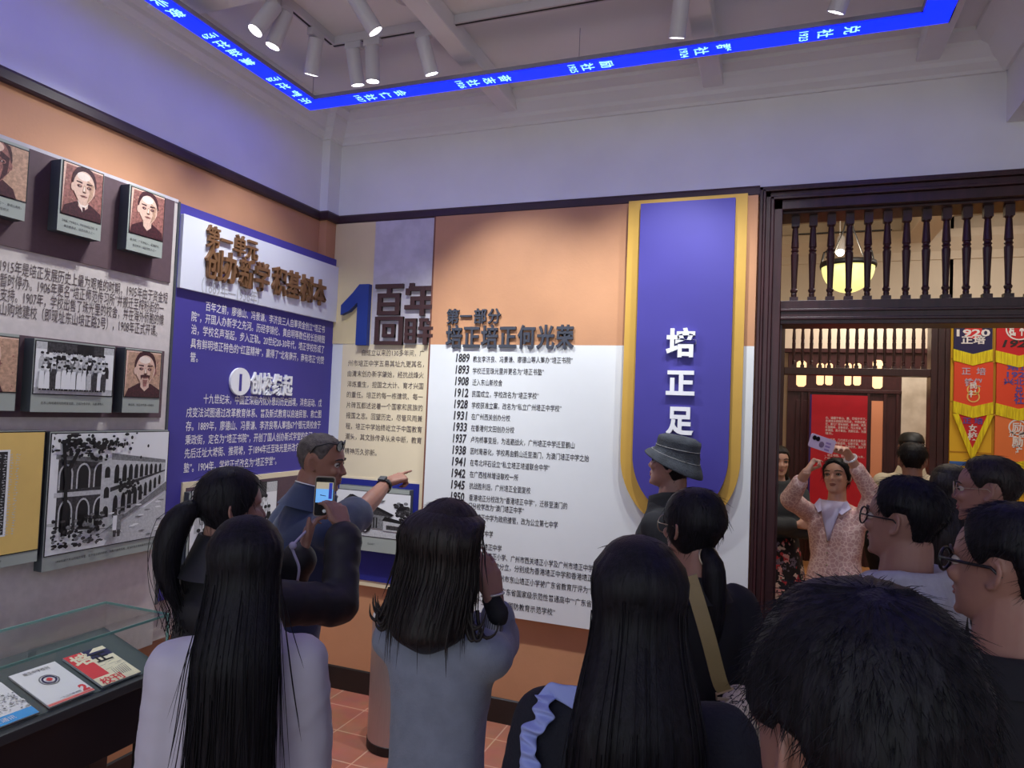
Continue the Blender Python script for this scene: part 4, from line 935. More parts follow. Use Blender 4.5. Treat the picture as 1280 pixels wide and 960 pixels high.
# ------------------------------------------------------------------ track lighting
ZTk = 3.50
tk = hit(417, 58, (0, 0, ZTk), (0, 0, 1)); TX, TY = tk.x, tk.y
def trackrail(name, pts, label):
    root = thing(name, (pts[0][0], pts[0][1], ZTk), label, 'lighting track')
    a, b = pts; m = MB(); g = MB()
    dx = 0.017 if a[0] == b[0] else 0; dy = 0.017 - dx if dx == 0 else 0
    if dx == 0: dy = 0.017
    m.box(min(a[0], b[0]) - dx, max(a[0], b[0]) + dx, min(a[1], b[1]) - dy, max(a[1], b[1]) + dy, ZTk, ZC)
    g.box(min(a[0], b[0]) - dx * 0.35, max(a[0], b[0]) + dx * 0.35, min(a[1], b[1]) - dy * 0.35, max(a[1], b[1]) + dy * 0.35, ZTk - 0.001, ZTk + 0.004)
    m.build('rail', M_lampwhite, root); g.build('slot', M_black, root); return root
trackrail('lighting_track', [(TX, TY), (0.9, TY)], 'white ceiling lighting track running along the end wall')
trackrail('lighting_track', [(TX, -2.0), (TX, TY - 0.017)], 'white ceiling lighting track running along the photograph wall')


SPOTK = 1.5


def spotlight(x, y, aim, energy, label, tilt_len=0.13, spot=62, lit=True, col=(0.96, 1.0, 0.97), r=0.034, blend=0.8, vert=None):
    root = thing('track_spotlight', (x, y, ZTk), label, 'spotlight', 'white spotlights on the ceiling tracks')
    MB().box(x - 0.045 if y == TY else x - 0.018, x + 0.045 if y == TY else x + 0.018, y - 0.018 if y == TY else y - 0.045, y + 0.018 if y == TY else y + 0.045, ZTk - 0.035, ZTk).build('adapter', M_lampwhite, root, bevel=0.004)
    p = Vector((x, y, ZTk - 0.07)); d = (Vector(aim) - p).normalized()
    if vert is not None: d = Vector(vert).normalized()
    MB().tube([(x, y, ZTk - 0.035), p], 0.009, 10).build('stem', M_lampwhite, root, smooth=True)
    a, b = p - d * 0.035, p + d * tilt_len
    u = d.orthogonal().normalized(); w_ = d.cross(u); hs = MB(); n = 24
    rg = lambda c, r_: [c + (u * cos(2 * pi * j / n) + w_ * sin(2 * pi * j / n)) * r_ for j in range(n)]
    hs.loft([rg(a, r * 0.9), rg(a + d * 0.004, r), rg(b, r), rg(b, r * 0.88), rg(b - d * 0.012, r * 0.86)], True)
    hs.build('housing', M_lampwhite, root, smooth=False)
    MB().add(rg(b - d * 0.006, r * 0.86), [tuple(range(n))]).build('lens', M_lens if lit else M_lampwhite, root)
    if energy:
        l = light('SPOT', 'spot_beam', b + d * 0.01, energy * SPOTK, col, target=b + d, size=0.03, spot=spot, blend=blend, parent=root)
    return root


def on_track(px_, py_, back=True):
    h_ = hit(px_, py_, (0, 0, ZTk), (0, 0, 1))
    return (h_.x, TY) if back else (TX, h_.y)


x_, y_ = on_track(538, 46); spotlight(x_, y_, (-1.15, 3.69, 1.15), 46, 'white track spotlight fourth from the corner on the end-wall track', spot=84)
x_, y_ = on_track(471, 54); spotlight(x_, y_, (-2.2, 3.69, 1.7), 26, 'white track spotlight hanging straight down, second from the corner', vert=(0.0, 0.12, -1), spot=70)
x_, y_ = on_track(447, 57); spotlight(x_, y_, (-2.3, 3.69, 1.6), 24, 'white track spotlight nearest the room corner on the end-wall track', vert=(0.05, 0.3, -1), spot=70)
x_, y_ = on_track(853, -14); spotlight(x_, y_, (-0.75, 3.69, 1.35), 40, 'white track spotlight before the blue pennant sign', spot=84)
x_, y_ = on_track(391, 40, False); spotlight(x_, y_, (-2.62, 3.1, 1.6), 26, 'white track spotlight last before the corner on the photograph-wall track', spot=84, blend=1.0)
x_, y_ = on_track(352, 6, False); spotlight(x_, y_, (-2.62, 2.2, 1.55), 25, 'white track spotlight tilted at the blue panel, photograph-wall track', spot=84, blend=1.0)
x_, y_ = on_track(335, -6, False); spotlight(x_, y_, (-2.62, 1.5, 1.55), 26, 'bright glaring track spotlight beside the tilted one, photograph-wall track', spot=84, blend=1.0)
spotlight(TX, 1.35, (-2.62, 0.9, 1.55), 25, 'white track spotlight over the stone panel, photograph-wall track', spot=84, blend=1.0)
spotlight(TX, 0.4, (-2.62, 0.2, 1.55), 25, 'white track spotlight over the near end of the glass case', spot=84, blend=1.0)
x_, y_ = 0.22, TY; spotlight(x_, y_, (-0.55, 3.62, 1.5), 30, 'added unseen track spotlight farthest along the end-wall track, over the doorway side', spot=84)  # extra lamp added out of view to light the board's right part
h_ = hit(449, -16, (0, 0, ZTk), (0, 0, 1)); spotlight(h_.x, h_.y, (h_.x + 0.3, h_.y + 0.25, 2.9), 0, 'white ceiling spotlight apart from the tracks, beside the smoke detector')
h_ = hit(452, -2, (0, 0, 3.5), (0, 0, 1))
ds = thing('smoke_detector', (0, 0, ZC), 'round white smoke detector on the ceiling', 'smoke detector')
h2 = hit(507, -4, (0, 0, ZC - 0.02), (0, 0, 1)); ds.location = (h2.x, h2.y, ZC)
MB().lathe([(0.05, ZC), (0.055, ZC - 0.012), (0.05, ZC - 0.03), (0.032, ZC - 0.042), (0.03, ZC - 0.036), (0.012, ZC - 0.04)], (h2.x, h2.y, 0), 28).build('body', M_lampwhite, ds, smooth=True)
# ------------------------------------------------------------------ glass display case
cz = 0.92
A = hit(214.4, 766, (0, 0, cz), (0, 0, 1)); B_ = hit(129.4, 752.8, (0, 0, cz), (0, 0, 1))
cx1 = A.x; cx0 = B_.x; cy1 = (A.y + B_.y) / 2; cy0 = cy1 - 2.4
q = ray(210, 831); tt = Vector((A.x, A.y)).length / Vector((q.x, q.y)).length; zb_ = H + q.z * tt
dc = thing('display_case', ((cx0 + cx1) / 2, (cy0 + cy1) / 2, 0), 'black museum display case with a glass cover, against the photograph wall', 'display case')
g = 0.008
def pane(name, *bx):
    return MB().box(*bx).build(name, M_glass, dc)
pane('glass_pane', cx0, cx1, cy0, cy1, cz - g, cz)
pane('glass_pane', cx1 - g, cx1, cy0, cy1, zb_, cz - g); pane('glass_pane', cx0, cx0 + g, cy0, cy1, zb_, cz - g)
pane('glass_pane', cx0 + g, cx1 - g, cy1 - g, cy1, zb_, cz - g); pane('glass_pane', cx0 + g, cx1 - g, cy0, cy0 + g, zb_, cz - g)
ge = MB()
ge.box(cx1 - 0.001, cx1 + 0.0015, cy0, cy1, cz - g, cz + 0.001); ge.box(cx0, cx1, cy1, cy1 + 0.0015, cz - g, cz + 0.001)
ge.box(cx1 - g, cx1 + 0.0015, cy1 - 0.004, cy1 + 0.0015, zb_, cz); ge.box(cx0 - 0.0015, cx0 + 0.003, cy0, cy1, cz - g, cz + 0.001)
ge.build('glass_edge', M_glassedge, dc)
slope = 0.30
dk = MB()
dk.add([(cx1 - 0.012, cy0 + .01, zb_), (cx1 - 0.012, cy1 - .01, zb_), (cx0 + 0.012, cy1 - .01, zb_ + slope * (cx1 - cx0)), (cx0 + 0.012, cy0 + .01, zb_ + slope * (cx1 - cx0)),
        (cx1 - 0.012, cy0 + .01, zb_ - 0.01), (cx1 - 0.012, cy1 - .01, zb_ - 0.01), (cx0 + 0.012, cy1 - .01, zb_ - 0.01), (cx0 + 0.012, cy0 + .01, zb_ - 0.01)],
       [(0, 1, 2, 3), (4, 7, 6, 5), (0, 4, 5, 1), (1, 5, 6, 2), (2, 6, 7, 3), (3, 7, 4, 0)])
M_felt = mat('grey_felt', srgb(84, 92, 92), 0.9, bump=0.2, bscale=400)
dk.build('sloping_deck', M_felt, dc)
M_caseblk = mat('case_black', srgb(26, 27, 34), 0.35)
MB().box(cx0 - 0.015, cx1 + 0.02, cy0 - 0.02, cy1 + 0.02, zb_ - 0.035, zb_ - 0.002).build('top_ledge', M_dark, dc, bevel=0.003)
zq = hit(174, 926, (cx1, 0, 0), (1, 0, 0)).z
MB().box(cx0, cx1, cy0, cy1, zq, zb_ - 0.035).build('body', M_caseblk, dc, bevel=0.003)
for yy in (cy0 + 0.04, cy1 - 0.04):
    for xx in (cx0 + 0.03, cx1 - 0.03): MB().box(xx - 0.03, xx + 0.03, yy - 0.04, yy + 0.04, 0, zq).build('leg', M_caseblk, dc, bevel=0.002)
MB().box(cx0, cx1, cy0 + 0.08, cy1 - 0.08, 0.08, 0.14).build('stretcher', M_caseblk, dc)
dn = Vector((slope, 0, 1)).normalized(); dp = Vector((cx1, 0, zb_))


def magazine(pts, thick, label, mats_, art, group='publications in the glass case'):
    P_ = [hit(x, y, dp + dn * (thick + 0.002), dn) for x, y in pts]
    u = ((P_[1] - P_[0]) + (P_[2] - P_[3])).normalized(); c = sum(P_, Vector()) / 4; v = dn.cross(u)
    # u runs up the wall-side edge; page frame: right = along -X side
    a_ = ((P_[1] - P_[0]).length + (P_[2] - P_[3]).length) / 2; b_ = ((P_[3] - P_[0]).length + (P_[2] - P_[1]).length) / 2
    F = Frame(c - u * a_ / 2 - v * b_ / 2, u, v, dn)
    root = thing('magazine', c - dn * thick, label, 'magazine', group)
    MB().fbox(F, 0, a_, 0, b_, -thick + 0.0005, 0, 0, 1).build('pages', [mats_[0], M_bw[1]], root)
    s = Sub().setup(F, 0, 0, a_, b_, 0.0004); art(s)
    s.build('cover_print', mats_, root, recalc=False)
    return root, F, a_, b_


M_paper = mat('magazine_white', srgb(236, 232, 232), 0.5); M_cream2 = mat('magazine_cream', srgb(240, 228, 196), 0.5)
M_mred = mat('magazine_red', srgb(226, 62, 68), 0.5); M_mnavy = mat('magazine_navy', srgb(44, 42, 84), 0.5); M_mpale = mat('magazine_pale_red', srgb(240, 150, 140), 0.5)
M_msky = mat('magazine_blue', srgb(60, 160, 226), 0.5)


def ringp(s, cx, cy, r0, r1, mi, asp=1.0, n=28):
    o1, i1 = ell(cx, cy, r1, r1 * asp, n), ell(cx, cy, r0, r0 * asp, n)
    for k in range(n): s.pg([o1[k], o1[(k + 1) % n], i1[(k + 1) % n], i1[k]], mi)


def art_white(s):
    s.pg([(0, 0), (1, 0), (1, 1), (0, 1)], 0); s.pg([(0, 0), (1, 0), (1, 0.06), (0, 0.06)], 3); s.pg([(0, 0.018), (1, 0.018), (1, 0.035), (0, 0.035)], 1)
    k = s.w_ / s.h_
    ringp(s, 0.52, 0.60, 0.17, 0.20, 4, k); ringp(s, 0.52, 0.60, 0.11, 0.15, 2, k); s.el(0.52, 0.60, 0.06, 0.06 * k, 1)
    F = s.F; s.text('培正中学校刊', F, s.w_ * 0.22, s.h_ * 0.90, 0.018, width=s.w_ * 0.55, d=s.d + 0.001, mi=5); s.text('2', F, s.w_ * 0.80, s.h_ * 0.16, 0.045, width=0.026, d=s.d + 0.001, bold=0.05, mi=1)
    s.text('一九三六年出版', F, s.w_ * 0.30, s.h_ * 0.10, 0.010, d=s.d + 0.001, mi=5)


def art_red(s):
    s.pg([(0, 0), (1, 0), (1, 1), (0, 1)], 0); s.pg([(0, 0.24), (0.42, 0.24), (0.42, 1), (0, 1)], 1); s.pg([(0.45, 0.72), (1, 0.72), (1, 1), (0.45, 1)], 2); s.pg([(0.55, 0.9), (1, 0.9), (1, 1), (0.75, 1)], 0)
    s.text('培', s.F, s.w_ * 0.04, s.h_ * 0.80, 0.065, d=s.d + 0.001, bold=0.035, mi=0); s.text('正', s.F, s.w_ * 0.48, s.h_ * 0.72, 0.06, d=s.d + 0.001, bold=0.03, mi=5)
    rn = random.Random(1)
    for k in range(12):
        a, b = rn.uniform(0.5, 0.95), rn.uniform(0.35, 0.6); s.pg([(a - 0.1, b), (a + 0.08, b + 0.01), (a + 0.08, b + 0.016), (a - 0.1, b + 0.006)], 4)
    for k in range(8): s.pg([(0.5 + 0.05 * k, 0.12), (0.52 + 0.05 * k, 0.12), (0.56 + 0.05 * k, 0.34), (0.55 + 0.05 * k, 0.34)], 4)
    s.text('校刊', s.F, s.w_ * 0.06, s.h_ * 0.10, 0.04, d=s.d + 0.001, bold=0.02, mi=1)


def art_blue(s):
    s.pg([(0, 0), (1, 0), (1, 1), (0, 1)], 0); s.pg([(0, 0), (1, 0), (1, 0.2), (0, 0.2)], 3)
    rn = random.Random(8)
    for k in range(160): a, b = rn.uniform(0, 1), rn.uniform(0.22, 0.66); s.el(a, b, rn.uniform(0.01, 0.03), rn.uniform(0.008, 0.02), rn.choice([4, 4, 5, 0]), 6)
    s.text('培正通讯', s.F, s.w_ * 0.1, s.h_ * 0.1, 0.02, d=s.d + 0.001, mi=0)


magazine([(6.7, 846.9), (64.7, 828.2), (122.2, 860.6), (65.9, 882.6)][::-1][1:] + [(65.9, 882.6)] if False else [(65.9, 882.6), (122.2, 860.6), (64.7, 828.2), (6.7, 846.9)], 0.006, 'white magazine with a round seal and a red numeral 2, in the glass case', [M_paper, M_mred, M_mnavy, M_mpale, M_bw[2], M_bw[3]], art_white)
magazine([(131, 857), (180, 838), (124, 808.5), (76, 824)], 0.008, 'red and cream magazine with big brush characters, far end of the glass case', [M_cream2, M_mred, M_mnavy, M_mpale, M_bw[2], M_bw[4]], art_red)
magazine([(-18, 916), (54, 887.5), (-4, 855), (-72, 876)], 0.005, 'pale booklet with a grey picture and a blue lower band, nearest in the glass case', [M_paper, M_mred, M_mnavy, M_msky, M_bw[2], M_bw[1]], art_blue)

# ------------------------------------------------------------------ steel bin
pl = hit(459, 925, (0, 0, 0), (0, 0, 1)); bx_, by_ = pl.x + 0.155, pl.y + 0.03; br_ = 0.15
zt_ = 0.665
bn = thing('litter_bin', (bx_, by_, 0), 'tall round steel litter bin standing behind the woman in grey', 'bin')
MB().lathe([(br_ * 1.0, 0.045), (br_, zt_ - 0.01), (br_ * 0.985, zt_), (br_ * 0.9, zt_), (br_ * 0.88, zt_ - 0.02), (br_ * 0.8, zt_ - 0.06), (0.01, zt_ - 0.06)], (bx_, by_, 0), 40, cap=False).build('body', M_metal, bn, smooth=True)
MB().lathe([(br_ * 0.99, 0), (br_ * 1.02, 0.004), (br_ * 1.02, 0.045), (br_ * 0.98, 0.05)], (bx_, by_, 0), 40).build('base_ring', M_black, bn, smooth=False)
MB().lathe([(br_ * 0.70, zt_ - 0.058), (br_ * 0.70, zt_ - 0.054), (0.01, zt_ - 0.054)], (bx_, by_, 0), 32, cap=False).build('liner', M_black, bn)
sm = MB(); a = -1.0
sm.box(bx_ + br_ * cos(a) - 0.002, bx_ + br_ * cos(a) + 0.002, by_ + br_ * sin(a) - 0.002, by_ + br_ * sin(a) + 0.0, 0.05, zt_ - 0.012); sm.build('door_seam', M_dark, bn)
MB().cap((bx_ + br_ * cos(a + 0.12), by_ + br_ * sin(a + 0.12) - 0.001, 0.10), (bx_ + br_ * cos(a + 0.12), by_ + br_ * sin(a + 0.12) - 0.004, 0.10), 0.005, 0.005, 8).build('lock', M_metal, bn)
# ------------------------------------------------------------------ people
M_skin = mat('skin', srgb(150, 110, 98), 0.5, var=0.04, vscale=30, sss=0.08)
M_skin2 = mat('skin_tan', srgb(154, 108, 90), 0.5, var=0.05, vscale=30, sss=0.08)
M_hair = mat('black_hair', (0.0075, 0.007, 0.010, 1), 0.48, var=0.5, vscale=4, stretch=(40, 40, 3), bump=0.2, bscale=8, spec=0.18)
M_hairbrown = mat('dark_brown_hair', (0.016, 0.012, 0.012, 1), 0.5, var=0.5, vscale=4, stretch=(40, 40, 3), bump=0.2, bscale=8, spec=0.28)
M_hairgrey = mat('cropped_grey_hair', srgb(92, 84, 80), 0.7, var=0.35, vscale=40, bump=0.5, bscale=220)
M_eye = mat('eye_white', srgb(178, 168, 162), 0.2); M_iris = mat('eye_dark', srgb(26, 18, 16), 0.15)
M_skin3 = mat('skin_fair', srgb(204, 158, 138), 0.5, var=0.04, vscale=30, sss=0.08)
M_lips = mat('lips', srgb(150, 92, 86), 0.45); M_brow = mat('brow_hair', srgb(38, 28, 26), 0.7)
M_glassblk = mat('black_spectacle_frame', srgb(18, 18, 22), 0.3); M_wire = mat('gold_wire', srgb(176, 160, 140), 0.3, metal=0.7)
M_thinglass = M_glass
M_navy = mat('navy_pique', srgb(36, 50, 84), 0.8, var=0.06, vscale=20, bump=0.15, bscale=300, sheen=0.2)
M_jeans = mat('blue_denim', srgb(44, 66, 96), 0.8, var=0.35, vscale=7, bump=0.2, bscale=200)
M_puffer = mat('black_puffer', srgb(22, 22, 28), 0.58, bump=0.2, bscale=18)
M_blazer = mat('white_blazer', srgb(190, 186, 202), 0.75, var=0.02, bump=0.06, bscale=30, sheen=0.1)
M_greyk = mat('grey_knit', srgb(122, 128, 144), 0.9, var=0.08, vscale=25, bump=0.2, bscale=200, sheen=0.2)
M_navyk = mat('dark_navy_knit', srgb(20, 22, 34), 0.9, bump=0.25, bscale=160)
M_blackt = mat('black_cotton', srgb(18, 18, 24), 0.85, bump=0.08, bscale=60)
M_hood = mat('grey_marl_fleece', srgb(164, 164, 174), 0.92, var=0.06, vscale=60, bump=0.15, bscale=200)
M_ruffle = mat('lilac_blue_ruffle', srgb(148, 160, 216), 0.8, bump=0.1, bscale=80)
M_shoe = mat('dark_shoe', srgb(34, 30, 30), 0.5)
M_trouser = mat('dark_trousers', srgb(34, 34, 42), 0.85, bump=0.1, bscale=80)


def lace_mat():
    m = bpy.data.materials.new('pink_patterned_knit'); m.use_nodes = True; nt = m.node_tree; b = nt.nodes['Principled BSDF']; b.inputs['Roughness'].default_value = 0.85
    tc = nt.nodes.new('ShaderNodeTexCoord'); v = nt.nodes.new('ShaderNodeTexVoronoi'); v.feature = 'DISTANCE_TO_EDGE'; v.inputs['Scale'].default_value = 42
    nt.links.new(tc.outputs['Object'], v.inputs['Vector'])
    r = nt.nodes.new('ShaderNodeValToRGB'); r.color_ramp.elements[0].position = 0.03; r.color_ramp.elements[1].position = 0.12
    r.color_ramp.elements[0].color = srgb(238, 210, 204); r.color_ramp.elements[1].color = srgb(206, 164, 162)
    nt.links.new(v.outputs['Distance'], r.inputs['Fac']); nt.links.new(r.outputs['Color'], b.inputs['Base Color']); return m


def print_mat(name, base, cols, scale, thr):
    m = bpy.data.materials.new(name); m.use_nodes = True; nt = m.node_tree; b = nt.nodes['Principled BSDF']; b.inputs['Roughness'].default_value = 0.8
    tc = nt.nodes.new('ShaderNodeTexCoord'); v = nt.nodes.new('ShaderNodeTexVoronoi'); v.inputs['Scale'].default_value = scale
    nz = nt.nodes.new('ShaderNodeTexNoise'); nz.inputs['Scale'].default_value = scale * 1.4; nz.inputs['Detail'].default_value = 3
    mp = nt.nodes.new('ShaderNodeMix'); mp.data_type = 'VECTOR'; mp.inputs[0].default_value = 0.12
    nt.links.new(tc.outputs['Object'], nz.inputs['Vector']); nt.links.new(tc.outputs['Object'], mp.inputs[4]); nt.links.new(nz.outputs['Color'], mp.inputs[5])
    nt.links.new(mp.outputs[1], v.inputs['Vector'])
    r = nt.nodes.new('ShaderNodeValToRGB'); r.color_ramp.interpolation = 'CONSTANT'
    r.color_ramp.elements[0].color = cols[0]; r.color_ramp.elements[0].position = 0.0
    for i, c in enumerate(cols[1:]):
        e_ = r.color_ramp.elements.new((i + 1) / len(cols)); e_.color = c
    if len(r.color_ramp.elements) > len(cols): r.color_ramp.elements.remove(r.color_ramp.elements[-1])
    sp = nt.nodes.new('ShaderNodeSeparateColor'); nt.links.new(v.outputs['Color'], sp.inputs['Color']); nt.links.new(sp.outputs[0], r.inputs['Fac'])
    lt = nt.nodes.new('ShaderNodeMath'); lt.operation = 'LESS_THAN'; lt.inputs[1].default_value = thr; nt.links.new(v.outputs['Distance'], lt.inputs[0])
    mx = nt.nodes.new('ShaderNodeMix'); mx.data_type = 'RGBA'; mx.inputs[6].default_value = base
    nt.links.new(lt.outputs[0], mx.inputs[0]); nt.links.new(r.outputs['Color'], mx.inputs[7]); nt.links.new(mx.outputs[2], b.inputs['Base Color']); return m


M_pink = lace_mat()
M_floral = print_mat('black_floral_print', srgb(28, 26, 34), [srgb(196, 60, 70), srgb(214, 196, 190), srgb(28, 26, 34), srgb(120, 110, 130), srgb(222, 168, 170)], 22, 0.48)
M_bagprint = print_mat('black_on_cream_print', srgb(206, 196, 168), [srgb(28, 26, 28), srgb(40, 36, 36), srgb(206, 196, 168), srgb(28, 26, 28)], 34, 0.40)

HEADT = [  # t (chin 0 .. crown 1), front, back, half width, in head heights
    (0.00, .29, .12, .08), (0.035, .355, -.02, .155), (0.10, .375, -.14, .215), (0.20, .38, -.22, .258), (0.32, .395, -.30, .285), (0.44, .39, -.38, .31), (0.52, .375, -.42, .325),
    (0.60, .405, -.445, .335), (0.70, .39, -.45, .34), (0.80, .345, -.425, .325), (0.88, .27, -.365, .285), (0.94, .18, -.28, .22), (0.98, .09, -.18, .13), (1.0, 0.0, -.06, .03)]


def interp(tab, t):
    if t <= tab[0][0]: return tab[0][1:]
    for a, b in zip(tab, tab[1:]):
        if t <= b[0]:
            k = (t - a[0]) / (b[0] - a[0]); return tuple(x + (y - x) * k for x, y in zip(a[1:], b[1:]))
    return tab[-1][1:]


def head_point(t, a, hh, off=0.0):
    """a: 0 at the face, pi at the back, positive towards the person's left (-x)"""
    f, b, w_ = interp(HEADT, t)
    yc = (f + b) / 2 * hh; ry = (f - b) / 2 * hh + off; rx = w_ * hh + off
    if off > 0:
        k = min(max((t - .52) / .46, 0), 1); k = k * k * (3 - 2 * k); rx -= off * .72 * k; ry -= off * .72 * k
        return Vector((-rx * sin(a), yc + ry * cos(a), t * hh + off * k))
    return Vector((-rx * sin(a), yc + ry * cos(a), t * hh))


def remesh(mb, voxel, smooth=4, factor=0.5):
    me = bpy.data.meshes.new('tmp'); me.from_pydata([tuple(v) for v in mb.v], [], mb.f)
    o = bpy.data.objects.new('tmp', me); C.objects.link(o)
    m = o.modifiers.new('r', 'REMESH'); m.mode = 'VOXEL'; m.voxel_size = voxel; m.use_smooth_shade = True
    if smooth: s_ = o.modifiers.new('s', 'SMOOTH'); s_.iterations = smooth; s_.factor = factor
    dg = bpy.context.evaluated_depsgraph_get(); r = bpy.data.meshes.new_from_object(o.evaluated_get(dg))
    bpy.data.objects.remove(o); bpy.data.meshes.remove(me); return r


def mesh_obj(name, me, m, parent=None):
    me.name = name; me.materials.clear(); me.materials.append(m)
    for p in me.polygons: p.use_smooth = True
    o = bpy.data.objects.new(name, me); C.objects.link(o)
    if parent is not None: o.parent = parent
    return o


def wrinkle(me, amp, scale, seed=0.0, vert=1.0):
    nrm = [v.normal.copy() for v in me.vertices]
    for v, n in zip(me.vertices, nrm):
        p = Vector((v.co.x * scale, v.co.y * scale, v.co.z * scale * vert)) + Vector((seed, seed * 1.7, 0))
        q = noise.noise(p) + 0.5 * noise.noise(p * 2.1) + 0.3 * noise.noise(Vector((p.x * 3.1, p.y * 3.1, p.z * 5.3)))
        v.co += n * (amp * q)


def ik(S, Wt, l1, l2, hint):
    d = Wt - S; L = d.length
    if L > (l1 + l2) * 0.995: Wt = S + d.normalized() * (l1 + l2) * 0.995; d = Wt - S; L = d.length
    a = (l1 * l1 - l2 * l2 + L * L) / (2 * L); h = math.sqrt(max(l1 * l1 - a * a, 0))
    u = d.normalized(); hn = hint - u * hint.dot(u); hn = hn.normalized()
    return S + u * a + hn * h, Wt


def add_hand(mb, w, f, n, side, k, curls=(0.25, 0.25, 0.3, 0.35), thumb=(0.75, 0.55, 0.3), spread=0.06, pts=None):
    """w wrist, f finger direction, n the way the palm faces, side +1 right hand; k = metres scale"""
    f = f.normalized(); n = (n - f * n.dot(f)).normalized(); th = f.cross(n) * side
    offs = (.029, .0095, -.010, -.028); lens = (.070, .078, .073, .057); rad = (.0090, .0092, .0088, .0078)
    tips = []
    for i in range(4):
        kn = w + (f * (.088 - (0.004 if i == 0 else 0.002 * (i - 1) ** 2)) + th * offs[i]) * k
        mb.cap(w + (f * .012 + th * offs[i] * 0.55) * k, kn, .0165 * k, .0125 * k, 10)
        p = kn; ang = 0.0; c_ = curls[i]
        fd0 = (f + th * (offs[i] / .03) * spread).normalized()
        for j, (fr_, cc) in enumerate(((0.46, 1.0), (0.31, 1.15), (0.23, 0.8))):
            ang += c_ * cc
            d = fd0 * cos(ang) + n * sin(ang); q_ = p + d * lens[i] * fr_ * k
            mb.cap(p, q_, rad[i] * k * (1 - 0.11 * j), rad[i] * k * (0.9 - 0.12 * j), 8); p = q_
        tips.append(p)
    tb = w + (f * .022 + th * .022) * k; d = (th * thumb[0] + f * thumb[1] + n * thumb[2]).normalized()
    d2 = (th * thumb[0] * 0.45 + f * (thumb[1] + 0.25) + n * thumb[2] * 1.2).normalized()
    q_ = tb + d * .042 * k; mb.cap(w + f * .012 * k, q_, .016 * k, .0125 * k, 10); r_ = q_ + d2 * .030 * k; mb.cap(q_, r_, .0115 * k, .0105 * k, 8); s_ = r_ + d2 * .024 * k; mb.cap(r_, s_, .0105 * k, .0085 * k, 8)
    return tips


HL_M = [(0, .80), (0.6, .80), (0.95, .73), (1.15, .62), (1.35, .50), (1.5, .52), (1.62, .60), (1.95, .60), (2.15, .42), (2.5, .22), (pi, .14)]
HL_F = [(0, .80), (0.6, .78), (0.95, .66), (1.2, .48), (1.5, .40), (1.9, .30), (2.4, .16), (pi, .10)]


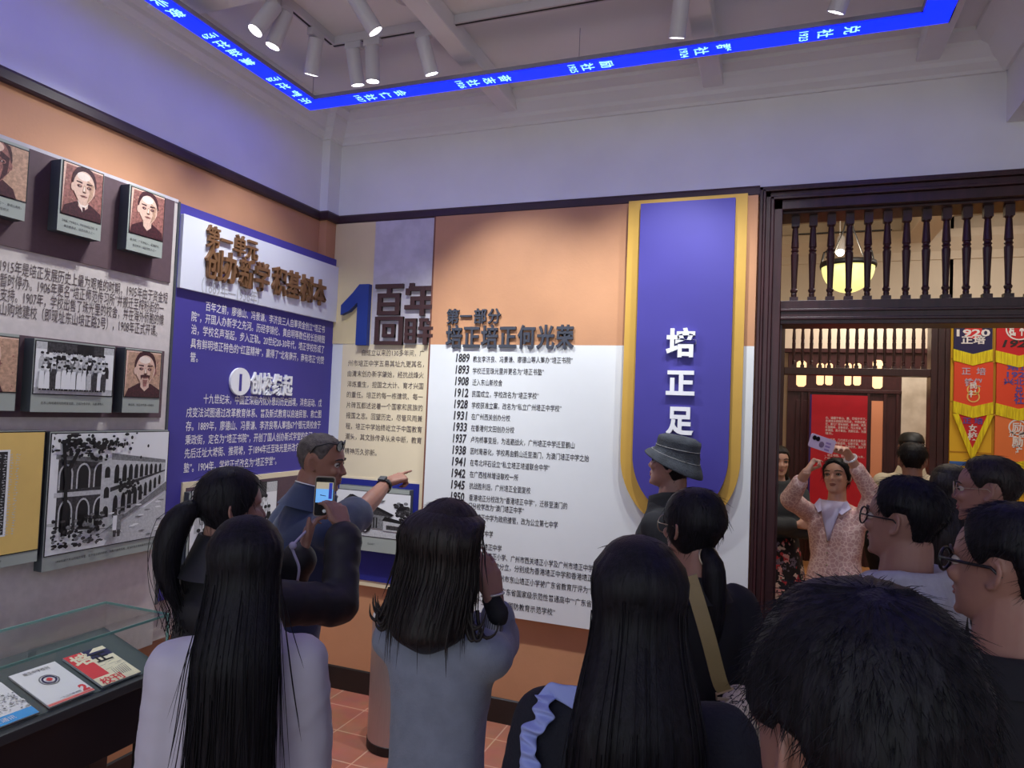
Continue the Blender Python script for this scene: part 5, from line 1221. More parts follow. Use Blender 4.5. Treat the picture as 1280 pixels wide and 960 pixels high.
class Person:
    def __init__(s, label, top, t, heading, sex='f', skin=None, hair=None, lean=0.0, hyaw=0.0, hpitch=0.0, hroll=0.0, voxel=0.009, hat=0.0, headk=1.0, fat=1.0, face=True, seed=0):
        s.label, s.sex, s.skin, s.hairm, s.voxel, s.seed, s.fat = label, sex, skin or M_skin, hair or M_hair, voxel, seed, fat
        s.lean = R_(lean); s.hrot = (R_(hyaw), R_(hpitch), R_(hroll)); s.heading = R_(heading)
        d = ray(*top); P_ = CAMPOS + d * (t / d.dot(_F)); s.P = P_
        s.H = 1.0; s.headk = headk
        hl = s.U(Vector((0, 0, .868))) + s.headrot() @ Vector((0, -0.01, 0.132 * headk * (1 + hat)))
        s.H = P_.z / hl.z
        s.Rz = Matrix.Rotation(s.heading, 3, 'Z')
        off = s.Rz @ (hl * s.H); s.pos = Vector((P_.x - off.x, P_.y - off.y, 0))
        s.hh = 0.132 * headk * s.H
        s.piv = s.U(Vector((0, 0, .868 * s.H)))
        s.HM = s.headrot()
        s.mb = MB(); s.arms = {}; s.face = face; s.kids = []
    def headrot(s): return Matrix.Rotation(s.hrot[0], 3, 'Z') @ Matrix.Rotation(s.hrot[1] - s.lean * 0.35, 3, 'X') @ Matrix.Rotation(s.hrot[2], 3, 'Y')
    def U(s, p):
        z0 = .53 * s.H; q_ = p - Vector((0, 0, z0)); c_, s_ = cos(-s.lean), sin(-s.lean)
        return Vector((q_.x, q_.y * c_ - q_.z * s_, q_.y * s_ + q_.z * c_)) + Vector((0, 0, z0))
    def hp(s, v): return s.piv + s.HM @ Vector(v)          # head-local metres -> body-local
    def loc(s, w): return s.Rz.transposed() @ (Vector(w) - s.pos)
    def px(s, x, y, t):
        d = ray(x, y); return s.loc(CAMPOS + d * (t / d.dot(_F)))
    def vec(s, w): return s.Rz.transposed() @ Vector(w)
    # -------- measures
    def shoulder(s, sd): return s.U(Vector((sd * (.110 if s.sex == 'm' else .099) * s.fat, -.002, .786 if s.sex == 'm' else .782)) * s.H)
    def torso_rings(s, g=0.0, z0=.47, z1=.845, flare=0.0):
        H_ = s.H; f = s.fat
        tab = [(.44, .088, .062, -.006), (.50, .094, .066, -.006), (.56, .088, .060, -.004), (.62, .078 if s.sex == 'f' else .086, .054 if s.sex == 'f' else .060, .0), (.68, .084 if s.sex == 'f' else .092, .058 if s.sex == 'f' else .064, .002), (.73, .090 if s.sex == 'f' else .099, .064, .004), (.76, .092 if s.sex == 'f' else .103, .060, .0), (.785, .084 if s.sex == 'f' else .096, .050, -.004), (.81, .060, .042, -.006), (.83, .042, .038, -.005), (.85, .034, .034, -.004)]
        rings = []; n = 28; zs = [z0 + (z1 - z0) * i / 14 for i in range(15)]
        for z in zs:
            hw, hd, yo = interp(tab, z); k = flare * max(0, (0.62 - z)) 
            hw = hw * f + k; hd = hd * f + k * 0.8
            rings.append([s.U(Vector(((hw * H_ + g) * math.copysign(abs(cos(2 * pi * j / n)) ** 0.85, cos(2 * pi * j / n)), yo * H_ + (hd * H_ + g) * math.copysign(abs(sin(2 * pi * j / n)) ** 0.85, sin(2 * pi * j / n)), z * H_))) for j in range(n)])
        return rings
    def set_arm(s, sd, wrist=None, hint=None, hand=None, elbow=None):
        H_ = s.H; S = s.shoulder(sd); l1, l2 = .172 * H_, .150 * H_
        if wrist is None:
            wrist = s.U(Vector((sd * .112 * s.fat, .04, .50)) * H_); hint = Vector((sd * 0.3, -1, 0)); hand = hand or dict(f=Vector((0, .15, -1)), n=Vector((-sd, .0, 0)))
        E_, W_ = ik(S, Vector(wrist), l1, l2, Vector(hint)) if elbow is None else (Vector(elbow), Vector(wrist)); s.arms[sd] = (S, E_, W_, hand)
    def skeleton(s, legs=True):
        mb, H_ = s.mb, s.H
        for sd in (-1, 1):
            if sd not in s.arms: s.set_arm(sd)
        mb.loft(s.torso_rings(-0.004))
        # neck and shoulders
        nk = .032 if s.sex == 'f' else .0365
        mb.cap(s.U(Vector((0, -.006, .82)) * H_), s.hp((0, -0.06 * s.hh, 0.30 * s.hh)), nk * H_ * 1.1, nk * H_ * 0.92, 16)
        mb.cap(s.U(Vector((0, -.012, .80)) * H_), s.hp((0, -0.14 * s.hh, 0.20 * s.hh)), nk * H_ * 1.1, nk * H_ * 0.85, 16)
        for sd in (-1, 1):
            S, E_, W_, hand = s.arms[sd]
            mb.cap(s.U(Vector((0, -.01, .826)) * H_), s.U(Vector((sd * .075, -.008, .793)) * H_), .028 * H_, .025 * H_)
            mb.cap(s.U(Vector((sd * .05, -.004, .782)) * H_), S, .034 * H_, .029 * H_)
            mb.cap(S, E_, .028 * H_, .0235 * H_); mb.cap(E_, E_.lerp(W_, .35), .0235 * H_, .0235 * H_); mb.cap(E_.lerp(W_, .35), W_, .0235 * H_, .0155 * H_)
            k = H_ / 1.68
            if hand:
                fr = dict(hand); f = fr.pop('f'); n = fr.pop('n'); fr.pop('tips', None)
                s.arms[sd] = (S, E_, W_, hand, add_hand(mb, W_, Vector(f), Vector(n), sd, k, **fr))
            if legs:
                hp_, kn, an = Vector((sd * .05, -.004, .50)) * H_, Vector((sd * .052, .004, .285)) * H_, Vector((sd * .052, -.012, .045)) * H_
                mb.cap(hp_, kn, .054 * H_, .036 * H_); mb.cap(kn, kn.lerp(an, .3), .035 * H_, .035 * H_); mb.cap(kn.lerp(an, .3), an, .035 * H_, .022 * H_); mb.cap(an + Vector((0, 0, -.015)) * H_, Vector((sd * .06, .095, .018)) * H_, .022 * H_, .017 * H_)
        # head
        hh = s.hh; rings = []; n = 36
        for i in range(27):
            t = i / 26; t = t if 0 < i < 26 else (0.003 if i == 0 else 0.997)
            rings.append([s.hp(head_point(t, 2 * pi * j / n, hh)) for j in range(n)])
        mb.loft(rings)
        if s.face:
            h = lambda x, y, z: s.hp((x * hh, y * hh, z * hh))
            mb.cap(h(0, .375, .535), h(0, .455, .375), .026 * hh, .040 * hh, 10); mb.cap(h(0, .40, .36), h(0, .462, .365), .045 * hh, .036 * hh, 10)
            for sd in (-1, 1):
                mb.sphere(h(sd * .05, .405, .352), .034 * hh, 8, 6)
                mb.sphere(h(sd * .16, .31, .40), (.09 * hh,) * 3, 10, 8)
                mb.cap(h(sd * .05, .378, .585), h(sd * .20, .33, .59), .03 * hh, .03 * hh, 8)
            mb.cap(h(-.07, .372, .245), h(.07, .372, .245), .022 * hh, .022 * hh, 8); mb.sphere(h(0, .392, .247), (.04 * hh,) * 3, 8, 6)
            mb.cap(h(-.055, .365, .195), h(.055, .365, .195), .026 * hh, .026 * hh, 8); mb.sphere(h(0, .385, .193), (.04 * hh,) * 3, 8, 6)
            mb.cap(h(-.05, .335, .06), h(.05, .335, .06), .055 * hh, .055 * hh, 8)
            for sd in (-1, 1):                                             # ears
                A_ = s.HM @ Matrix.Rotation(sd * 0.38, 3, 'Z')
                path = [(0, .045 * cos(a) - .05 * sin(a) * 0 + .02 * sin(a) * 0 - .02 + .025 * cos(a), .118 * sin(a)) for a in [R_(x) for x in (25, 60, 90, 120, 150, 180, 210, 240, 265)]]
                path = [(0, y - .22 * z, z) for _, y, z in path]
                c_ = s.hp((sd * .345 * hh, -.05 * hh, .485 * hh))
                for a, b in zip(path, path[1:]): mb.cap(c_ + A_ @ (Vector(a) * hh), c_ + A_ @ (Vector(b) * hh), .023 * hh, .023 * hh, 6)
                mb.sphere(c_ + A_ @ Vector((-sd * .022 * hh, -.02 * hh, 0)), (.020 * hh, .060 * hh, .105 * hh), 10, 8, M=A_)
                mb.sphere(c_ + A_ @ Vector((-sd * .01 * hh, .02 * hh, -.115 * hh)), (.024 * hh, .034 * hh, .036 * hh), 8, 6)
    def finish(s):
        me = remesh(s.mb, s.voxel, 3, 0.45)
        hh = s.hh
        if s.face:
            inv = s.HM.transposed()
            for v in me.vertices:
                q_ = inv @ (v.co - s.piv) / hh
                if q_.y > 0.15 and 0.1 < q_.z < 0.7:
                    d = 0
                    for sd in (-1, 1):
                        r2 = ((q_.x - sd * .155) / .085) ** 2 + ((q_.z - .505) / .055) ** 2; d += .040 * math.exp(-r2)
                    d += .030 * math.exp(-((q_.x / .1) ** 2) - ((q_.z - .220) / .016) ** 2)
                    v.co -= s.HM @ Vector((0, d * hh, 0))
        o = mesh_obj('person', me, s.skin); o.location = s.pos; o.rotation_euler = (0, 0, s.heading)
        tag(o, s.label, 'person'); s.o = o; return o
    def child(s, name, mb, m, smooth=True):
        o = mb.build(name, m, None, smooth=smooth); o.parent = s.o; return o
    def eyes(s, lips=True):
        hh = s.hh
        for sd in (-1, 1):
            c_ = s.hp((sd * .155 * hh, .322 * hh, .508 * hh)); m = MB(); m.sphere(c_, .052 * hh, 14, 10); m.cur = 1
            fw = s.HM @ Vector((0, 1, 0)); m.sphere(c_ + fw * .022 * hh, .034 * hh, 12, 8)
            s.child('eye', m, [M_eye, M_iris])
            lid = MB(); lid.tube([s.hp(((sd * .155 + x) * hh, (y) * hh, z * hh)) for x, y, z in ((-.075, .335, .500), (-.04, .368, .530), (0, .376, .538), (.04, .368, .532), (.078, .33, .502))], .011 * hh, 6); s.child('eyelid', lid, M_brow)
            b = MB(); b.tube([s.hp((sd * x * hh, y * hh, z * hh)) for x, y, z in ((.06, .405, .60), (.14, .395, .625), (.22, .345, .615), (.26, .30, .59))], [.010 * hh, .016 * hh, .013 * hh, .005 * hh], 6); s.child('eyebrow', b, M_brow)
        if lips:
            m = MB(); m.tube([s.hp((x * hh, y * hh, z * hh)) for x, y, z in ((-.095, .355, .222), (-.05, .392, .240), (0, .405, .238), (.05, .392, .240), (.095, .355, .222))], [.004 * hh, .019 * hh, .020 * hh, .019 * hh, .004 * hh], 8)
            m.tube([s.hp((x * hh, y * hh, z * hh)) for x, y, z in ((-.085, .352, .216), (-.045, .385, .196), (0, .400, .190), (.045, .385, .196), (.085, .352, .216))], [.004 * hh, .022 * hh, .025 * hh, .022 * hh, .004 * hh], 8); s.child('lips', m, M_lips)
    # -------- clothes
    def top(s, name, m, g=0.012, sleeve=0.97, z0=.46, neck=.838, voxel=0.012, wr=0.004, flare=0.0, cuff=1.0, extra=None, sl=1.0, wscale=9, sm=4):
        mb = MB(); H_ = s.H; mb.loft(s.torso_rings(g, z0, neck, flare))
        for sd in (-1, 1):
            S, E_, W_ = s.arms[sd][:3]
            mb.cap(s.U(Vector((0, -.012, .812)) * H_), s.U(Vector((sd * .075, -.008, .788)) * H_), .028 * H_ + g * .6, .026 * H_ + g * .8)
            mb.cap(s.U(Vector((sd * .05, -.004, .776)) * H_), S, .034 * H_ + g, .029 * H_ + g * 0.8)
            if sleeve > 0.5:
                mb.cap(S, E_, (.028 * H_ + g) * sl, (.0245 * H_ + g) * sl); en = E_.lerp(W_, (sleeve - .5) * 2); mb.cap(E_, en, (.0245 * H_ + g) * sl, (.018 * H_ + g) * sl * cuff)
            else:
                en = S.lerp(E_, sleeve * 2); mb.cap(S, en, (.030 * H_ + g) * sl, (.029 * H_ + g * 1.3) * sl)
        if extra: extra(mb)
        me = remesh(mb, voxel, sm, 0.5); wrinkle(me, wr, wscale, s.seed, 0.8)
        o = mesh_obj(name, me, m, s.o); return o
    def pants(s, m=None, name='trousers', g=0.014):
        mb = MB(); H_ = s.H
        for sd in (-1, 1):
            hp_, kn, an = Vector((sd * .05, -.004, .50)) * H_, Vector((sd * .053, .004, .285)) * H_, Vector((sd * .054, -.010, .055)) * H_
            mb.cap(hp_ - Vector((0, 0, .03 * H_)), kn, .052 * H_ + g * .7, .038 * H_ + g); mb.cap(kn, an, .038 * H_ + g, .030 * H_ + g)
        mb.cap(Vector((-.03, -.002, .485)) * H_, Vector((.03, -.002, .485)) * H_, .058 * H_ + g * .5, .058 * H_ + g * .5)
        me = remesh(mb, .016, 4); wrinkle(me, .007, 10, s.seed, 1.4); mesh_obj(name, me, m or M_trouser, s.o)
        s.shoes()
    def shoes(s):
        for sd in (-1, 1):
            mb = MB(); H_ = s.H; mb.cap(Vector((sd * .053, -.025, .026)) * H_, Vector((sd * .062, .105, .022)) * H_, .027 * H_, .024 * H_); mb.cap(Vector((sd * .053, -.02, .04)) * H_, Vector((sd * .053, -.015, .06)) * H_, .027 * H_, .026 * H_)
            me = remesh(mb, .010, 3)
            for v in me.vertices: v.co.z = max(v.co.z, 0.0)
            mesh_obj('shoe', me, M_shoe, s.o)
    def collar(s, m, name='collar', z=.838, r=.047, h=.022, tilt=0.0):
        mb = MB(); H_ = s.H; rings = []
        for dz, rr in ((-.022, r * 1.30), (0, r * 1.12), (h * .6, r), (h, r * .93), (h * 1.02, r * .85), (h * .4, r * .9)):
            rings.append([s.U(Vector((rr * cos(2 * pi * j / 28), -.006 + rr * 1.0 * sin(2 * pi * j / 28) + dz * 0.2, z + dz - 0.35 * rr * sin(2 * pi * j / 28) * (1 if sin(2 * pi * j / 28) > 0 else 0.2))) * H_) for j in range(28)])
        mb.loft(rings, cap=False); return s.child(name, mb, m)
    # -------- hair
    def hair_cap(s, thick=.05, hl=HL_M, top=1.0, noise_a=.012, name='hair', n=72, m_=44, strands=500, slen=.10, lift=.45, srad=.0009, tmin=0.02, part=None, mb=None, sweep=0.0, nscale=3.0, back=0.0, fade=.07, short=False):
        hh = s.hh; mb = mb or MB(); rings = []; rn = random.Random(s.seed + 5); cand = []
        for i in range(m_):
            t = tmin + (0.999 - tmin) * i / (m_ - 1); rg = []
            for j in range(n):
                a = 2 * pi * j / n; aa = abs(((a + pi) % (2 * pi)) - pi)
                h0 = interp([(x, y) for x, y in hl], aa)[0]
                mk = min(max((t - h0 + .03) / fade, 0), 1); mk = mk * mk * (3 - 2 * mk)
                th = thick * (0.65 + 0.5 * min(max((t - .5) * 2, 0), 1) * top) + back * max(0, -cos(a)) * max(0, 1 - abs(t - .6) * 2)
                if short: x_ = min(max((t - .40) / .38, 0), 1); th = thick * (.22 + .93 * x_ * x_ * (3 - 2 * x_))
                q_ = head_point(t, a, 1.0)
                nz = noise.noise(Vector((q_.x * nscale, q_.y * nscale, q_.z * nscale * .8)) + Vector((s.seed * 3.1, 0, 0))) * noise_a + noise.noise(Vector((a * 9, t * 2.0, s.seed))) * noise_a * .5
                off = mk * (th + nz) + (1 - mk) * (-.05)
                p = head_point(t, a, hh, off * hh); rg.append(s.hp(p))
                if mk > .9: cand.append((t, a, off))
            rings.append(rg)
        mb.loft(rings)
        for k in range(strands):
            t, a, off = rn.choice(cand); p = head_point(t, a, hh, off * hh * .9); e_ = 0.02
            nrm = (head_point(t, a, hh, .1 * hh) - head_point(t, a, hh, 0)).normalized()
            dn_ = (head_point(max(t - .03, .01), a, hh, off * hh) - head_point(min(t + .01, 1), a, hh, off * hh))
            dn_ = dn_.normalized() if dn_.length > 1e-6 else Vector((0, -1, 0))
            tg = (dn_ + Vector((rn.uniform(-.5, .5), rn.uniform(-.5, .5) + sweep, rn.uniform(-.3, .3)))).normalized()
            L = slen * hh * rn.uniform(.5, 1.2); l_ = lift * rn.uniform(.3, 1.2)
            pts = [p, p + (tg + nrm * l_).normalized() * L * .5, p + (tg + nrm * l_ * .5).normalized() * L]
            mb.tube([s.hp(x) for x in pts], [srad, srad * .8, srad * .2], 3, cap=False)
        return mb
    def curtain(s, mb, rings_, n=80, groove=.035, seed=0):
        """hair falling: rings of (centre, half width, half depth), centres in body-local metres"""
        out = []
        for i, (c_, hw, hd) in enumerate(rings_):
            rg = []
            for j in range(n):
                a = 2 * pi * j / n; k = 1 + groove * (noise.noise(Vector((cos(a) * 7 + seed, sin(a) * 7, i * .12))) + .6 * noise.noise(Vector((cos(a) * 17 + seed, sin(a) * 17, i * .2))))
                rg.append(Vector(c_) + Vector((hw * k * cos(a), hd * k * sin(a), 0)))
            out.append(rg)
        return mb.loft(out)
    def glasses(s, m=None, r=.115, asp=.85, thick=.010, drop=0.0, up=0.0, back=0.0, lens=True, name='glasses', dark=None):
        hh = s.hh; m = m or M_glassblk; mb = MB(); lm = MB()
        for sd in (-1, 1):
            pts = [s.hp(((sd * .165 + r * cos(a)) * hh, (.435 - .25 * (max(0, abs(sd * .165 + r * cos(a)) - .1)) ** 1.2 - back) * hh, (.50 + r * asp * sin(a) - drop + up) * hh)) for a in [2 * pi * k / 20 for k in range(21)]]
            mb.tube(pts, thick * hh, 6, cap=False)
            lm.add([p for p in pts[:-1]], [tuple(range(20))])
            mb.tube([s.hp((sd * (.165 + r) * hh, (.40 - back) * hh, (.53 - drop + up) * hh)), s.hp((sd * .345 * hh, (.26 - back) * hh, (.535 - drop + up) * hh)), s.hp((sd * .372 * hh, -.06 * hh, (.55 - drop + up * .7) * hh)), s.hp((sd * .36 * hh, -.14 * hh, (.48 - drop + up * .5) * hh))], thick * .9 * hh, 6)
        mb.tube([s.hp((-.055 * hh, (.44 - back) * hh, (.525 - drop + up) * hh)), s.hp((0, (.455 - back) * hh, (.54 - drop + up) * hh)), s.hp((.055 * hh, (.44 - back) * hh, (.525 - drop + up) * hh))], thick * .8 * hh, 6)
        g = s.child(name, mb, m)
        l = lm.build('lens', dark or M_thinglass, None); l.parent = g
        return g


def smooth_path(pts, n):
    """catmull-rom"""
    pts = [Vector(p) for p in pts]; out = []
    for i in range(n):
        x = i / (n - 1) * (len(pts) - 1); k = min(int(x), len(pts) - 2); f = x - k
        p0, p1, p2, p3 = pts[max(k - 1, 0)], pts[k], pts[k + 1], pts[min(k + 2, len(pts) - 1)]
        out.append(0.5 * ((2 * p1) + (p2 - p0) * f + (2 * p0 - 5 * p1 + 4 * p2 - p3) * f * f + (3 * p1 - p0 - 3 * p2 + p3) * f ** 3))
    return out


def long_hair(p, mb, drop, prof, thick=.07, nstr=90, seed=0, sp=0.03, groove=.03, ends=.14, rad=(.0007, .0009, .0014)):
    """hair that covers the crown, follows the head and falls; prof = (fraction of the drop, half width, half depth, y shift) below the head"""
    hh = p.hh; rn = random.Random(seed + 1); N = 34; n = 100; rings = []
    body_back = p.U(Vector((0, -.062, .73)) * p.H); zt = p.hp((0, -.1 * hh, (1 + thick * .6) * hh)).z; zc = p.hp((0, 0, .45 * hh)).z
    for i in range(N):
        f = i / (N - 1); z = zt - drop * f
        hw, hd, ys = interp(prof, f)
        t = min(max(1 - (zt - z) / hh + thick * .4, .12), .992)
        fr, bk, w_ = interp(HEADT, t); w_ = max(w_, .315) if t < .6 else w_; bk = min(bk, -.40) if t < .5 else bk; k = min(max((t - .72) / .16, 0), 1); k = k * k * (3 - 2 * k)
        fy = (fr + thick * .6) * k + (1 - k) * (.0); by = bk - thick; q = min(1, (1 - t) * 8) ** .5
        e = min(max((zc - z) / (.95 * hh) , 0), 1); e = e * e * (3 - 2 * e); rg = []
        for j in range(n):
            a = 2 * pi * j / n; g_ = 1 + groove * (noise.noise(Vector((cos(a) * 7 + seed, sin(a) * 7, i * .10))) + .6 * noise.noise(Vector((cos(a) * 17 + seed, sin(a) * 17, i * .16))))
            hx = (w_ + thick * q) * hh * cos(a) * g_; hy = ((fy + by) / 2 + (fy - by) / 2 * sin(a) * g_) * hh
            P1 = p.hp((hx, hy, t * hh)); P1.z = min(P1.z, z + .02) if t > .13 else z
            c2 = Vector((body_back.x, body_back.y - hd * .45 + ys, z)); sh = 1.0
            if f > 1 - ends: x = (f - 1 + ends) / ends; sh = 1 - .7 * x * x
            P2 = c2 + Vector((hw * sh * g_ * cos(a), hd * sh * g_ * sin(a), 0))
            P_ = P1.lerp(P2, e); P_.z = P1.z * (1 - e) + z * e; rg.append(P_)
        rings.append(rg)
    mb.loft(rings)
    for k in range(nstr):
        j = rn.randrange(n); fs = rn.uniform(.12, .55); fe = min(1.08, fs + rn.uniform(.25, .6)); pts = []; out = rn.uniform(-.002, sp) * (1 if rn.random() < .45 else .15); r_ = rn.choice(rad); jj = rn.uniform(-3, 3)
        for i in range(9):
            f = fs + (fe - fs) * i / 8; x = min(f, .86) * (N - 1); kk = int(x); q_ = rings[kk][j].lerp(rings[min(kk + 1, N - 1)][j], x - kk); c_ = sum((rings[kk][m_] for m_ in range(0, n, 10)), Vector()) / 10
            d = q_ - c_; d.z = 0; d = d.normalized() if d.length > 1e-6 else Vector((0, -1, 0))
            pts.append(q_ + d * (.0012 + out * (i / 8) ** 1.5) - Vector((jj * .003 * i / 8, 0, max(0, f - .86) * drop)))
        mb.tube(smooth_path(pts, 12), [r_] * 8 + [r_ * .9, r_ * .7, r_ * .5, r_ * .1], 3, cap=False)
# ---- the guide in the navy polo, pointing at the timeline
p = Person('grey-cropped man in a navy polo shirt pointing at the timeline panel', (403, 541), 2.75, -32, 'm', M_skin2, M_hairgrey, lean=10, hyaw=-36, hpitch=-4, voxel=.005, hat=.03, fat=1.06, seed=1)
wr_ = p.px(489, 599, 3.10); tip = p.px(538, 582, 3.24); fd = (tip - wr_).normalized()
p.set_arm(1, wr_, Vector((.2, 0, -1)), dict(f=fd, n=Vector((-.3, .3, -1)), curls=(.03, 1.05, 1.15, 1.2), thumb=(.45, .8, .5)))
p.skeleton(); p.finish(); p.eyes()
p.child('hair', p.hair_cap(.022, HL_M, .8, .006, strands=700, slen=.05, lift=.3, srad=.0008, fade=.16, short=True), M_hairgrey)
p.top('polo_shirt', M_navy, .014, sleeve=.36, z0=.44, voxel=.012, wr=.006, sl=1.18)
p.collar(M_navy, 'collar', .840, .056, .034)
cl = MB(); H_ = p.H; cl.tube([p.U(Vector((.0525 * cos(a), -.006 + .0525 * sin(a) + .0068, .8755 - .35 * .0525 * sin(a) * (1 if sin(a) > 0 else .2))) * H_) for a in [2 * pi * k / 28 for k in range(29)]], .0022, 5, cap=False); p.child('collar_piping', cl, M_wletter)
p.pants(M_jeans, 'jeans')
p.glasses(M_glassblk, r=.145, asp=.62, up=.36, back=.10, name='sunglasses', dark=mat('dark_lens', srgb(30, 28, 30), .15), thick=.013)
S, E_, W_ = p.arms[1][:3]; ax = (W_ - E_).normalized(); wc = W_ - ax * .035; u = ax.orthogonal().normalized(); w_ = ax.cross(u)
wm = MB(); wm.loft([[wc + ax * dx + (u * cos(2 * pi * j / 24) + w_ * sin(2 * pi * j / 24)) * rr for j in range(24)] for dx, rr in ((-.011, .031), (-.011, .034), (.011, .033), (.011, .030))], cap=False)
up_ = (Vector((0, 0, 1)) - ax * ax.z).normalized(); sd_ = ax.cross(up_)
wt = p.child('watch', wm, M_glassblk)
wf = MB(); cface = wc + up_ * .034 - sd_ * 0.004; wf.add([cface + ax * a + sd_ * b + up_ * c for a in (-.017, .017) for b in (-.016, .016) for c in (-.004, .006)], [(0, 1, 3, 2), (4, 6, 7, 5), (0, 4, 5, 1), (2, 3, 7, 6), (0, 2, 6, 4), (1, 5, 7, 3)]); wfo = wf.build('watch_face', M_dark, None, bevel=.003); wfo.parent = wt

# ---- woman in the black puffer, filming with a phone
p = Person('ponytailed woman in a black puffer jacket holding up a phone', (285, 584), 1.98, -18, 'f', hyaw=-14, hat=.07, voxel=.0055, seed=2)
PHT = 2.24
pr_ = p.px(431, 665, PHT - .04); pl_ = p.px(378, 690, PHT - .03)
topR = p.px(404, 596, PHT); vv = (p.px(406, 645, PHT) - topR)
p.set_arm(1, pr_, p.px(452, 785, 2.08) - p.shoulder(1), dict(f=p.px(420, 634, PHT - .02) - pr_, n=p.px(398, 640, PHT + .05) - pr_, curls=(.45, .5, .55, .6), thumb=(.35, .9, -.2), spread=.03))
p.set_arm(-1, pl_, Vector((-.3, .1, -1)), dict(f=p.px(392, 642, PHT + .0) - pl_, n=p.px(410, 650, PHT + .02) - pl_, curls=(.35, .45, .5, .55), thumb=(.3, .9, -.2), spread=.03))
p.skeleton(); p.finish()
def puff(mb, p=p):
    for sd in (-1, 1):
        S, E_, W_ = p.arms[sd][:3]
        for a, b, n_, r0 in ((S, E_, 4, .062), (E_, W_, 4, .056)):
            for i in range(n_):
                c1, c2 = a.lerp(b, (i + .12) / n_), a.lerp(b, (i + .88) / n_)
                if b is W_ and i == n_ - 1: c2 = a.lerp(b, .93)
                mb.cap(c1.lerp(c2, .3), c1.lerp(c2, .7), r0 * 1.04, r0 * 1.04, 14)
    for i in range(6):
        z = (.44 + i * .063) * p.H; hw = (.108 - (.008 if 1 < i < 4 else 0)) * p.H
        rg = []
        for dz, k in ((-.045, .88), (-.03, 1.0), (0, 1.05), (.03, 1.0), (.045, .88)): rg.append([p.U(Vector((hw * k * cos(2 * pi * j / 28), hw * .76 * k * sin(2 * pi * j / 28), z + dz * p.H * .7))) for j in range(28)])
        mb.loft(rg)
p.top('puffer_jacket', M_puffer, .022, sleeve=.9, z0=.40, neck=.845, voxel=.009, wr=.005, extra=puff, flare=.04, sm=2)
p.collar(M_puffer, 'hood', .835, .062, .05)
p.pants(M_jeans, 'jeans')
hb = p.hair_cap(.075, HL_F, 1.0, .014, strands=260, slen=.25, lift=.12); hh = p.hh
bk = p.hp((0, -.48 * hh, .50 * hh))
tail = smooth_path([bk + Vector((0, .04, .01)), bk + Vector((-.002, -.012, 0)), bk + Vector((-.012, -.045, -.04)), bk + Vector((-.02, -.06, -.12)), bk + Vector((-.014, -.052, -.20)), bk + Vector((.004, -.03, -.27))], 16)
hb.tube(tail, [.024, .022, .023, .029, .034, .037, .039, .040, .039, .037, .034, .030, .025, .019, .012, .003], 24)
rn = random.Random(3)
for k in range(60):
    o_ = Vector((rn.gauss(0, .02), rn.gauss(0, .02), rn.gauss(0, .01))); hb.tube([q_ + o_ * min(1, i / 6) for i, q_ in enumerate(tail)] + [tail[-1] + o_ + Vector((rn.uniform(-.02, .03), rn.uniform(-.02, .02), -.05))], .0009, 3, cap=False)
for k in range(16):
    o_ = Vector((rn.gauss(0, .02), rn.gauss(-.1, .02), 0)); q0 = p.hp((rn.uniform(-.2, .1) * hh, -.36 * hh, .15 * hh)); hb.tube(smooth_path([q0, q0 + Vector((-.02, -.03, -.12)), q0 + Vector((-.03 + o_.x, -.03, -.26)), q0 + Vector((-.03 + o_.x, -.02, -.36))], 10), .0012, 3, cap=False)
p.child('hair', hb, M_hair)
sc_ = MB(); sc_.loft([[tail[i] + Vector((.029 * cos(2 * pi * j / 16), 0, .029 * sin(2 * pi * j / 16))) * k for j in range(16)] for i, k in ((0, 1.0), (1, 1.12), (2, 1.0))], cap=False); p.child('hair_tie', sc_, M_black)
# the phone she holds
A_ = p.Rz; ph_c = p.Rz @ ((p.px(400, 596, PHT) + p.px(411, 645, PHT)) / 2) + p.pos
upv = (p.Rz @ (p.px(407.5, 594, PHT) - p.px(404, 645, PHT))).normalized(); rt = (p.Rz @ (p.px(419, 621, PHT + .01) - p.px(393.5, 620, PHT))).normalized(); upv = (upv - rt * upv.dot(rt)).normalized(); nn = rt.cross(upv)
phh = (p.px(407, 595, PHT) - p.px(405, 645, PHT)).length; phw = phh * .49
M_case = mat('beige_phone_case', srgb(146, 132, 116), .5)
M_scr = mat('phone_screen_blue', srgb(120, 180, 236), .3, emit=srgb(110, 176, 240), estr=.55)
M_scrb = mat('phone_screen_beige', srgb(190, 180, 160), .3, emit=srgb(190, 178, 150), estr=.4); M_scrn = mat('phone_screen_navy', srgb(40, 50, 150), .3, emit=srgb(40, 50, 150), estr=.5); M_scrk = mat('phone_screen_black', srgb(14, 14, 18), .2)


def phone(c_, rt, upv, nn, w_, h_, label, casem, back=False):
    F = Frame(c_, rt, upv, nn); root = thing('phone', c_, label, 'phone'); r_ = w_ * .14
    def rr(w2, h2, r2): return [(sx * (w2 / 2 - r2) + r2 * cos(a), sy * (h2 / 2 - r2) + r2 * sin(a)) for sx, sy, a0 in ((1, 1, 0), (-1, 1, pi / 2), (-1, -1, pi), (1, -1, 1.5 * pi)) for a in [a0 + pi / 8 * k for k in range(5)]]
    MB().prism(F, rr(w_, h_, r_), -.005, .004).build('case', casem, root, bevel=.001)
    return F, root, rr
F, root, rr = phone(ph_c, rt, upv, nn, phw, phh, 'phone in a beige case showing the exhibit on its screen, held by the ponytailed woman', M_case)
MB().prism(F, rr(phw * .9, phh * .95, phw * .1), .003, .0046).build('bezel', M_scrk, root)
a, b = phw * .42, phh * .5; s_ = MB()
